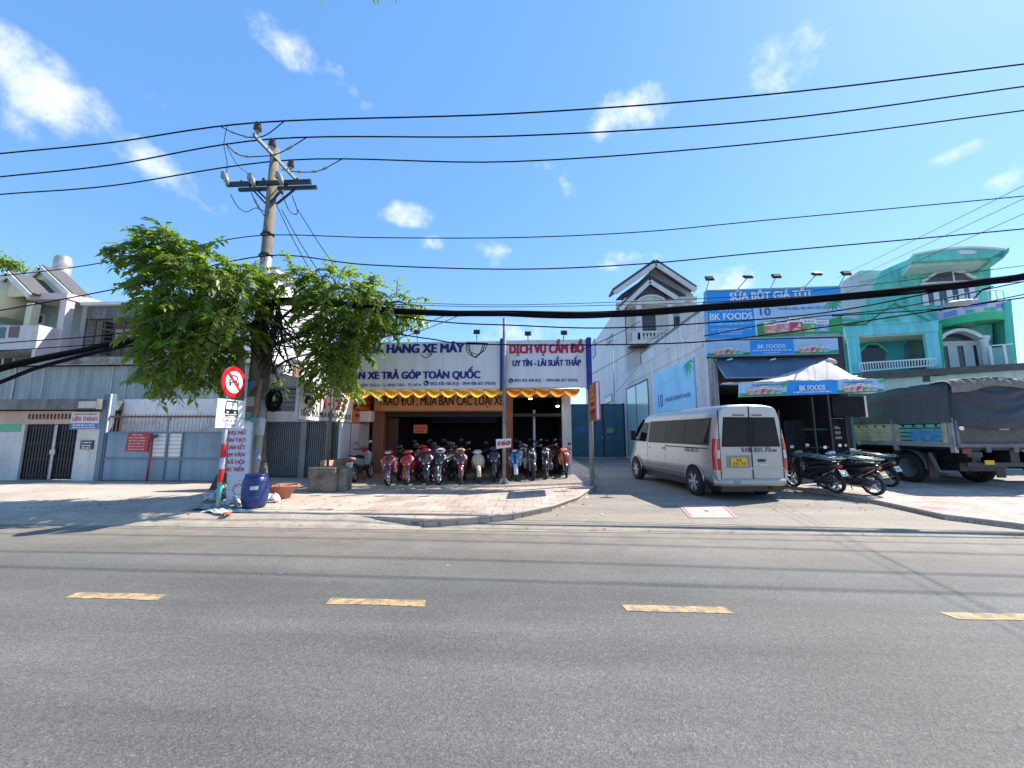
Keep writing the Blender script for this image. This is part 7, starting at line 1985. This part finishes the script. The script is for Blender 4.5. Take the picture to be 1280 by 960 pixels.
tree(tuple(b1), [(tuple(b1), .13), (B1(296, 560, 9.15), .115), (B1(300, 480, 9.2), .105), (tb, .09)],
     [([tb, B1(285, 410), B1(262, 380, 9.1), B1(225, 335, 9.2)], .07), ([tb, B1(305, 410), B1(312, 380, 9.1)], .06), ([tb, B1(270, 425, 8.7), B1(230, 410, 8.5)], .055), ([tb, B1(280, 440, 9.3), B1(220, 430, 9.6)], .045)],
     [(B1(200, 318), (.52, .6, .52), B1(225, 335, 9.2), 1.3), (B1(222, 305), (.42, .5, .36), B1(225, 335, 9.2), .8), (B1(170, 322, 8.8), (.25, .4, .28), B1(225, 335, 9.2), .45), (B1(248, 342), (.75, .9, .60), B1(262, 380, 9.1), 1.3), (B1(290, 355), (.7, .8, .45), B1(262, 380, 9.1), 1.1),
      (B1(312, 366), (.38, .5, .3), B1(312, 380, 9.1), .4), (B1(215, 372), (.58, .8, .5), B1(230, 410, 8.5), 1.3), (B1(245, 395), (.8, 1.0, .65), B1(270, 425, 8.7), 1.5), (B1(205, 418), (.45, .7, .42), B1(220, 430, 9.6), 1.0), (B1(228, 440), (.55, .8, .5), B1(220, 430, 9.6), 1.2),
      (B1(262, 440), (.7, .9, .6), B1(270, 425, 8.7), 1.1), (B1(205, 462), (.32, .5, .32), B1(220, 430, 9.6), .6), (B1(245, 470), (.5, .6, .35), B1(262, 445), .55), (B1(292, 405), (.6, .8, .5), B1(285, 410), .9), (B1(262, 485), (.25, .3, .32), B1(262, 445), .2), (B1(215, 478), (.18, .25, .25), B1(220, 445), .1)],
     'leafy street tree with the larger crown between the grey shed and the utility pole', 11, .245, 660, 11, [(B1(px, py, 8.25), L) for px, py, L in ((232, 375, .9), (240, 390, 1.0), (286, 385, 1.0), (296, 395, .8), (262, 370, .7), (212, 350, .7), (178, 345, .6), (250, 420, .9), (225, 440, .8), (310, 372, .7), (270, 430, .8), (200, 395, .7), (188, 440, .7), (240, 345, .6), (155, 318, .5))])
b2 = G(330, 617, .14); y2_ = 9.9
tb2 = B1(338, 432, y2_)
tree(tuple(b2), [(tuple(b2), .14), (B1(326, 560, y2_), .12), (B1(330, 490, y2_), .11), (tb2, .09)],
     [([tb2, B1(360, 425, y2_), B1(395, 415, y2_), B1(425, 400, y2_)], .07), ([tb2, B1(350, 400, y2_), B1(385, 375, y2_), B1(420, 360, y2_)], .06), ([B1(332, 470, y2_), B1(360, 450, y2_), B1(400, 440, y2_)], .05), ([tb2, B1(330, 400, y2_), B1(345, 370, y2_)], .05)],
     [(B1(376, 354, y2_), (.62, .7, .36), B1(385, 375, y2_), .8), (B1(420, 358, y2_), (.72, .8, .5), B1(420, 360, y2_), 1.2), (B1(455, 372, y2_), (.6, .7, .48), B1(420, 360, y2_), .9), (B1(488, 385, y2_), (.55, .6, .38), B1(455, 375, y2_), .7), (B1(515, 382, y2_), (.3, .35, .25), B1(480, 380, y2_), .2),
      (B1(408, 390, y2_), (.62, .8, .55), B1(395, 400, y2_), 1.2), (B1(432, 405, y2_), (.75, .9, .65), B1(425, 400, y2_), 1.5), (B1(468, 402, y2_), (.5, .6, .4), B1(425, 400, y2_), .8), (B1(414, 430, y2_), (.52, .7, .55), B1(400, 440, y2_), 1.1), (B1(436, 440, y2_), (.5, .7, .55), B1(425, 425, y2_), .9),
      (B1(420, 462, y2_), (.45, .6, .5), B1(415, 440, y2_), .7), (B1(404, 460, y2_), (.25, .4, .3), B1(400, 440, y2_), .4), (B1(436, 485, y2_-.1), (.2, .3, .38), B1(425, 450, y2_), .22), (B1(412, 485, y2_), (.18, .25, .25), B1(415, 460, y2_), .1),
      (B1(348, 476, y2_), (.25, .3, .25), B1(335, 450, y2_), .12)],
     'street tree whose drooping crown hangs over the edge of the shop sign', 23, .21, 600, 11, [(B1(px, py, 9.2), L) for px, py, L in ((398, 370, .9), (415, 360, .9), (438, 375, .8), (432, 455, 1.0), (424, 450, .8), (441, 462, .9), (402, 400, .8), (462, 385, .7), (386, 360, .7), (412, 430, .9), (450, 420, .8), (490, 385, .6), (472, 372, .6))])
# bare vines and old cables tangled at the pole
t = thing('creeper', 'dry tangled creeper and cable ends wrapped round the utility pole between the crowns', 'creeper', (bx_, by_-.1, 2.2))
m = MB(); rnd = random.Random(9); o = Vector((bx_, by_-.1, 2.2))
for k in range(64):
    a = B1(rnd.uniform(318, 350), rnd.uniform(372, 410), 9.75); b = B1(rnd.uniform(312, 392), rnd.uniform(400, 470), rnd.uniform(9.5, 9.95))
    mid = (Vector(a)+Vector(b))/2+Vector((rnd.uniform(-.25, .25), rnd.uniform(-.15, .15), rnd.uniform(-.35, .1)))
    m.tube(curve_pts([Vector(a)-o, mid-o, Vector(b)-o], 5), rnd.uniform(.008, .022), 5, False)
for k in range(26):
    y = rnd.uniform(380, 440); m.tube(curve_pts([Vector(B1(322, y, 9.7))-o, Vector(B1(350, y+rnd.uniform(-4, 10), 9.6))-o, Vector(B1(400, y+rnd.uniform(-6, 10), 9.65))-o], 5), rnd.uniform(.006, .014), 4, False)
m.build('stem', mat('dry_stem', (.035, .030, .028), .9, var=.3), t)
m = MB()
for k in range(320):
    p = Vector(B1(rnd.gauss(332, 11), rnd.uniform(372, 475), rnd.uniform(9.5, 9.95)))-o
    leaf(m, p, Vector((rnd.uniform(-1, 1), rnd.uniform(-1, 1), rnd.uniform(-1.2, .1))), Vector((0, 0, 1)), rnd.uniform(.08, .15), .03)
m.build('dry_leaves', leafmat('dry_leaf', (.10, .085, .03), (.2, .16, .04)), t, recalc=False)
# coil of old cable on the pole
t = thing('cable_coil', 'round coil of black cable hung on the pole behind the leaning brown post', 'cable', at(343, 500, 9.55))
m = MB()
for k in range(7):
    r = .17+.025*(k % 4); m.tube([(r*.75*math.cos(a)+.03*math.sin(k*2), .03*k-.1, r*1.1*math.sin(a)+.03*math.cos(k*3)) for a in [2*math.pi*i/20 for i in range(21)]], .02, 5, False)
m.build('coil', M_WIRE, t)
# twig hanging into the top of the picture
q = Vector((-2.75, 4.9, 7.05))
tw = [Vector((-5.5, -6, 13.0)), Vector((-4.2, 0.5, 10.2)), at(380, -140, 5.0), at(405, -28, 5.2), at(430, -16, 5.2), at(460, -12, 5.2), at(492, -14, 5.2)]
t = thing('leafy_twig', 'tip of an overhanging twig with a few leaves at the top edge of the sky', 'twig', tw[0])
m = MB(); m.tube([p-tw[0] for p in tw], [.05, .03, .014, .009, .008, .007, .005], 5); m.build('stem', M_BARK, t)
m = MB()
for a, b, L in (((405, -22), (401, 4), .3), ((462, -12), (469, 4), .22), ((470, -12), (473, 5), .22), ((490, -13), (496, 2), .2), ((440, -16), (446, -4), .2)):
    p, q_ = at(*a, 5.2), at(*b, 5.2); leaf(m, p-tw[0], q_-p, Vector((.2, -1, .2)), (q_-p).length, .03)
m.build('leaves', M_LEAF, t, recalc=False)
# dark foliage behind the cream gables
def bush(c, r, n, ls, label, seed, nm='distant_tree'):
    rnd = random.Random(seed); t = thing(nm, label, 'tree', c); m = MB()
    for k in range(n):
        v = Vector((rnd.gauss(0, .45), rnd.gauss(0, .45), rnd.gauss(0, .42)))
        p = Vector((v.x*r[0], v.y*r[1], v.z*r[2])); leaf(m, p, Vector((rnd.uniform(-1, 1), rnd.uniform(-1, 1), rnd.uniform(-.8, .4))), Vector((0, 0, 1)), ls*rnd.uniform(.6, 1.3), ls*.25)
    m.build('crown', M_LEAF, t, recalc=False)
    m = MB(); m.tube([(0, 0, -c[2]), (0, 0, 0)], [.2, .08], 8); m.build('trunk', M_BARK, t)
bush(tuple(at(12, 330, 26)), (.9, 1.0, .6), 420, .32, 'dark tree top rising behind the roof of the cream gabled house', 4)

# ------------------------------------------------------------------ street clutter round the pole
p = G(272, 639, .14)
t = thing('road_sign', 'no cars traffic sign on a red and white post with a bus board beneath', 'road sign', p)
zt = at(287, 462, p.y).z-.14
m = MB(); m.tube([(0, 0, 0), (0, 0, zt)], .045, 12); m.build('post', mat('grey_post_paint', (.42, .44, .44), .5, .2, var=.2, streak=.2), t)
def band(z0, z1, mt):
    m = MB(); m.tube([(0, 0, z0), (0, 0, z1)], .0475, 12, False); m.build('painted_band', mt, t)
M_RB = mat('red_band', (.62, .02, .015), .45, var=.1); M_TB = mat('teal_band', (.10, .36, .38), .6, var=.25, scale=10)
zp = lambda py: at(280, py, p.y).z-.14
band(zp(572), zp(555), M_RB); band(zp(603), zp(586), M_RB); band(zp(586), zp(572), mat('graffiti_band', (.45, .46, .55), .6, var=.5, scale=25)); band(zp(622), zp(603), M_TB)
zc = at(287.5, 477.5, p.y).z-.14
m = MB(); m.lathe([(.325, .052), (.33, .066), (.325, .074)], (0, .03, zc), 32, 'x'); m.build('disc', mat('sign_red', (.58, .01, .02), .4, var=.06), t)
m = MB(); m.lathe([(.232, .0745), (.232, .079)], (0, .03, zc), 32, 'x'); m.build('white_field', mat('sign_white', (.74, .75, .76), .45, var=.05), t)
m = MB(); X_ = .0815
def yz(pts, z0=zc): m.prism([(.03+a, z0+b) for a, b in pts], 'x', X_-.002, X_+.001)
yz([(-.13, -.02), (.13, -.02), (.13, .045), (-.13, .045)]); yz([(-.09, .055), (-.07, .055), (-.05, .12), (.05, .12), (.07, .055), (.09, .055), (.065, .145), (-.065, .145)]); yz([(-.13, -.085), (-.08, -.085), (-.08, -.021), (-.13, -.021)]); yz([(.08, -.085), (.13, -.085), (.13, -.021), (.08, -.021)])
m.build('car_symbol', BLACKINK, t)
m = MB(); m.lathe([(.022, .0828), (.022, .0840)], (0, .03-.085, zc+.012), 8, 'x'); m.lathe([(.022, .0828), (.022, .0840)], (0, .03+.085, zc+.012), 8, 'x'); m.build('symbol_lamp', WHITEINK, t)
m = MB(); m.obox((.084, .03, zc), (.001, 0, 0), (0, .175, -.175), (0, .018, .018)); m.build('slash', mat('sign_red', (.58, .01, .02)), t)
zb0, zb1 = at(287, 535, p.y).z-.14, at(287, 499.5, p.y).z-.14
y0, y1 = -.34, .42
m = MB(); m.box(.05, .066, y0, y1, zb0, zb1); m.build('board', mat('sign_white', (.74, .75, .76)), t, bevel=.004)
m = MB(); m.box(.066, .0675, y0+.01, y1-.01, zb0+(zb1-zb0)*.36, zb0+(zb1-zb0)*.375); m.build('board_line', BLACKINK, t)
m = MB(); X_ = .069; yc = (y0+y1)/2; hb = zb1-zb0; zz = zb0+hb*.40
def yq(pts): m.prism([(yc+a*.30, zz+b*hb*.57) for a, b in pts], 'x', X_-.002, X_+.001)
yq([(-.5, .98), (.5, .98), (.5, .90), (-.5, .90)]); yq([(-.55, .89), (-.48, .89), (-.52, .46), (-.6, .46)]); yq([(.48, .89), (.55, .89), (.6, .46), (.52, .46)]); yq([(-.6, .45), (.6, .45), (.6, .33), (-.6, .33)]); yq([(-.6, .33), (-.42, .33), (-.42, .22), (-.6, .22)]); yq([(.42, .33), (.6, .33), (.6, .22), (.42, .22)]); yq([(-.24, .33), (.24, .33), (.24, .22), (-.24, .22)]); yq([(-.6, .215), (.6, .215), (.6, .17), (-.6, .17)]); yq([(-.6, .11), (.6, .11), (.6, .06), (-.6, .06)]); yq([(-.5, .05), (-.3, .05), (-.3, 0), (-.5, 0)]); yq([(.3, .05), (.5, .05), (.5, 0), (.3, 0)]); yq([(-.02, .89), (.02, .89), (.02, .46), (-.02, .46)])
m.build('bus_symbol', BLACKINK, t)
m = MB(); m.text('TRẠM XE BUÝT', (X_, yc, zb0+hb*.21), (0, 1, 0), ZU, .055, w=.5, bold=.02); m.text('DỪNG', (X_, yc, zb0+hb*.06), (0, 1, 0), ZU, .06, w=.26, bold=.02); m.build('lettering', mat('faded_grey_print', (.33, .36, .38), .6), t)
m = MB()
for z in (zc+.1, zc-.1, zb0+.1, zb1-.1): m.box(-.055, .055, -.06, .06, z-.018, z+.018)
m.build('clamp', GALV, t)
# banner board behind the sign post
q0, q1 = at(287, 632, 8.5), at(313, 632, 8.5)
t = thing('banner_board', 'tall white board with rows of red capitals behind the traffic sign', 'banner', (at(298, 632, 8.5).x, 8.5, .14))
def bq(px, py, off=0): return (at(px, py, 8.5).x, at(px, py, 8.5).z)
m = MB(); m.prism([bq(282, 628), bq(309, 628), bq(315, 528), bq(287, 528)], 'y', 8.5, 8.53); m.build('board', mat('lilac_white_vinyl', (.66, .65, .70), .55, var=.06), t, True)
m = MB(); m.prism([bq(309.2, 630), bq(311, 630), bq(317.5, 526), bq(315.3, 526)], 'y', 8.48, 8.54); m.prism([bq(285.5, 528), bq(317, 528), bq(317, 526), bq(285.5, 526)], 'y', 8.48, 8.54); m.build('frame', GALV, t, True)
m = MB()
for k, s in enumerate(('PHỤ NỮ', 'TÂN TẠO', 'ĐOÀN KẾT', 'LÀM VĂN', 'XÃ HỘI', 'PHÁT TRIỂN')):
    py = 543+k*9.2; px = 304.5-k*.6; q = at(px, py, 8.493); m.text(s, (q.x+.05, 8.493, q.z), (1, 0, .02), ZU, .085, maxw=.50, align='R', bold=.04)
    for v in m.v[-1:]: pass
for v in m.v: pass
m.build('lettering', REDPAINT, t, True)
m = MB(); a = at(296, 612, 8.49)
m.lathe([(.13, -.001), (.13, .001), (.105, .001), (.105, -.001)], (a.x+.02, 8.493, a.z), 20, 'y', True, True); m.build('round_emblem', mat('faded_red_print', (.55, .28, .28), .6), t, True)
# leaning wooden posts
def lean(pa, pb, ya, yb, r, label, mt, tags):
    a = G(pa[0], pa[1], .14); a = Vector((at(pa[0], pa[1], ya).x, ya, .14)); b = at(pb[0], pb[1], yb)
    t = thing('leaning_post', label, 'post', a)
    m = MB(); m.tube([(0, 0, 0), (b-a)*.5+Vector((.02, 0, 0)), b-a], [r*1.1, r, r*.85], 10); m.build('post', mt, t)
    for f0, f1, c in tags:
        m = MB(); m.tube([(b-a)*f0+Vector((.012, -.004, 0)), (b-a)*f1+Vector((.012, -.004, 0))], r*1.13, 10, False); m.build('poster', c, t)
lean((301, 606), (327, 474), 8.95, 9.35, .062, 'leaning brown post pasted with paper scraps, between banner board and barrel', mat('brown_wood', (.30, .14, .075), .85, var=.3, scale=9, streak=.3),
     ((.62, .66, cols[1]), (.48, .58, cols[2]), (.30, .42, mat('paper_tan', (.42, .33, .22), .85, var=.35, scale=10)), (.1, .25, mat('paper_tan', (.42, .33, .22)))))
lean((315, 606), (330, 500), 9.2, 9.55, .085, 'thicker pale post papered with notices behind the blue barrel', mat('pale_wood', (.40, .36, .29), .85, var=.25, scale=9),
     ((.30, .48, mat('paper_grey_blue', (.32, .36, .42), .8, var=.4, scale=16)), (.62, .8, cols[0])))
# blue plastic barrel
q = G(316, 637.5, .14)
t = thing('plastic_barrel', 'dark blue plastic barrel standing at the foot of the utility pole', 'barrel', q)
q.y += .26; q.x -= .17; t.location = q; t.scale = (.87, .87, .93)
M_BAR = mat('blue_barrel_plastic', (.018, .042, .16), .45, var=.12, scale=5, streak=.1)
m = MB(); m.lathe([(.20, .0), (.235, .02), (.262, .10), (.285, .22), (.288, .25), (.28, .265), (.286, .29), (.29, .40), (.286, .52), (.28, .535), (.288, .55), (.27, .62), (.235, .685), (.21, .705)], (0, 0, 0), 36); b_ = m.build('barrel', M_BAR, t)
m = MB(); m.lathe([(.232, .690), (.242, .70), (.242, .735), (.225, .75), (.20, .742), (.03, .738)], (0, 0, 0), 36); m.build('lid', M_BAR, t)
m = MB(); rr = []
for z in (.42, .50): rr.append([(.2945*math.sin(a), -.2945*math.cos(a), z) for a in (.25, .4, .55, .7, .82)])
m.grid(rr); m.build('label', mat('label_white', (.6, .62, .64), .5, var=.3, scale=30), t, recalc=False)
# terracotta bowl
q = G(346, 624.5, .14); q.y += .2
t = thing('plant_bowl', 'wide terracotta planter bowl with dry stalks beside the blue barrel', 'planter', q)
m = MB(); m.lathe([(.15, 0), (.17, .01), (.20, .10), (.27, .20), (.325, .27), (.36, .285), (.362, .315), (.335, .318), (.32, .29), (.25, .22), (.02, .20)], (0, 0, 0), 32); m.build('bowl', mat('terracotta', (.40, .15, .09), .8, var=.15, scale=6, stain=(.5, .36, .28), stain_amt=.3), t)
m = MB(); m.lathe([(.28, .245), (.02, .262)], (0, 0, 0), 20); m.build('soil', mat('dry_soil', (.16, .11, .07), .95, var=.3, scale=20), t)
m = MB(); rnd = random.Random(2)
for k in range(10): a = rnd.uniform(0, 6.3); m.tube([(.1*math.cos(a), .1*math.sin(a), .25), (.2*math.cos(a), .2*math.sin(a), .30+rnd.uniform(0, .06))], .006, 4)
m.build('stalk', mat('dry_stalk', (.34, .25, .14), .9), t)
# rubbish bags, cloths and pebbles around the post
rnd = random.Random(14)
def cloth(px, py, w, d, h, mt, label, rz=0.0, nm='rag'):
    q = G(px, py, .14); m = MB(); rows = []; sd = rnd.uniform(0, 9)
    nx, ny = 16, 12
    for i in range(nx+1):
        r_ = []
        for j in range(ny+1):
            u, v = i/nx*2-1, j/ny*2-1; e = max(0, 1-(abs(u)**2.5+abs(v)**2.5)/1.6)
            z = h*e**.7*(.55+.45*math.sin(u*5+sd+v*3)*math.cos(v*6+sd))+.012
            r_.append((u*w/2*(1+.15*math.sin(v*5+sd)), v*d/2*(1+.15*math.sin(u*4+sd)), max(.006, z)))
        rows.append(r_)
    m.grid(rows); o = m.build(nm, mt, None, recalc=False); o.location = q; o.rotation_euler = (0, 0, rz)
    md = o.modifiers.new('thick', 'SOLIDIFY'); md.thickness = .006; md.offset = 1
    return tag(o, label, nm.replace('_', ' '))
M_RAGW = mat('grey_white_rag', (.50, .50, .48), .85, var=.25, scale=12); M_RAGG = mat('green_grey_rag', (.20, .27, .26), .85, var=.3, scale=12); M_RAGB = mat('dark_rag', (.07, .08, .09), .85, var=.3, scale=12)
cloth(268, 627, .42, .34, .30, M_RAGW, 'crumpled grey white sack beside the traffic sign post', .4, 'rubbish_sack')
cloth(262, 637, .75, .30, .10, M_RAGG, 'flat grey green cloth spilling from the sign post toward the road', .1)
cloth(272, 641, .55, .26, .09, M_RAGW, 'pale crumpled cloth in front of the sign post', -.2)
cloth(289, 634, .34, .3, .24, M_RAGW, 'white plastic bag crumpled between the sign post and the barrel', .8, 'plastic_bag')
cloth(284, 628, .30, .3, .26, M_RAGB, 'dark crumpled bag just behind the sign post', .3, 'rubbish_sack')
cloth(303, 640, .42, .18, .04, M_RAGW, 'flat pale rag lying before the barrel', -.1)
cloth(341, 628, .26, .2, .22, mat('white_bag', (.62, .58, .52), .7, var=.2, scale=10), 'crumpled white bag between the barrel and the terracotta bowl', .5, 'plastic_bag')
cloth(283, 644, .14, .12, .06, mat('brick_red', (.36, .10, .05), .8, var=.2), 'small red crumpled rag at the kerb below the sign post', .2)
# potted shrub stump behind the post
q = G(291, 627, .14)
t = thing('small_shrub', 'low dark green shrub on a short stump behind the traffic sign post', 'shrub', q)
m = MB(); m.tube([(0, 0, 0), (.01, 0, .2), (0, 0, .36)], [.05, .04, .03], 8); m.build('stem', M_BARK, t)
m = MB()
for k in range(260):
    v = Vector((rnd.gauss(0, .17), rnd.gauss(0, .15), .40+rnd.gauss(0, .08))); leaf(m, v, Vector((rnd.uniform(-1, 1), rnd.uniform(-1, 1), rnd.uniform(-.5, .5))), Vector((0, 0, 1)), rnd.uniform(.06, .11), .022)
m.build('crown', M_LEAF, t, recalc=False)
t = thing('folded_panel', 'dark leaning board on the ground behind the traffic sign', 'board', G(273, 612, .14))
m = MB(); m.obox((0, 0, .22), (.16, .0, .02), (.0, .03, .0), (.07, .05, .22)); m.build('board', mat('dark_board', (.06, .065, .06), .8), t)
# dry leaves and scraps scattered over pavement, gutter and driveway: uncountable
m = MB(); rnd = random.Random(31)
def scrap(p, s):
    a = rnd.uniform(0, 6.28); d = Vector((math.cos(a), math.sin(a), 0))*s; e = Vector((-d.y, d.x, 0))*rnd.uniform(.3, .8)
    m.add([p+d, p+e+Vector((0, 0, s*.3)), p-d, p-e+Vector((0, 0, s*.15))], [(0, 1, 2), (0, 2, 3)])
m.cur = 0
for k in range(170):
    x = rnd.uniform(-11, -3.5); y = rnd.uniform(7.5, 9.6); scrap(Vector((x, y, .146)), rnd.uniform(.012, .04))
for k in range(160):
    x = rnd.uniform(-9, 9); y = rnd.uniform(6.94, 7.4); scrap(Vector((x, y, .012 if x > -1.4 else .16)), rnd.uniform(.008, .03))
m.cur = 1
for px, py, s in ((741, 598, .10), (746, 603, .09), (754, 617, .09), (757, 604, .05), (748, 607, .05), (735, 622, .07), (738, 633, .04), (704, 634, .06), (760, 612, .03), (745, 628, .04), (728, 592, .10), (718, 588, .08), (752, 643, .05), (975, 622, .05), (1010, 630, .05), (1030, 635, .04), (990, 618, .04), (560, 707, .02), (350, 717, .015), (520, 626, .03)):
    q = G(px, py, .012 if px > 738 else .15); scrap(q+Vector((0, 0, .004)), s)
m.cur = 0
for k in range(70): q = G(rnd.uniform(960, 1110), rnd.uniform(612, 640), .012); scrap(q, rnd.uniform(.01, .04))
o = m.build('litter', [mat('dry_leaf_litter', (.26, .17, .09), .9, var=.4, scale=15), mat('paper_litter', (.66, .66, .64), .8, var=.1)], None, recalc=False)
o['kind'] = 'stuff'; o['label'] = 'dry leaves and paper scraps scattered over kerb and driveway'; o['category'] = 'litter'
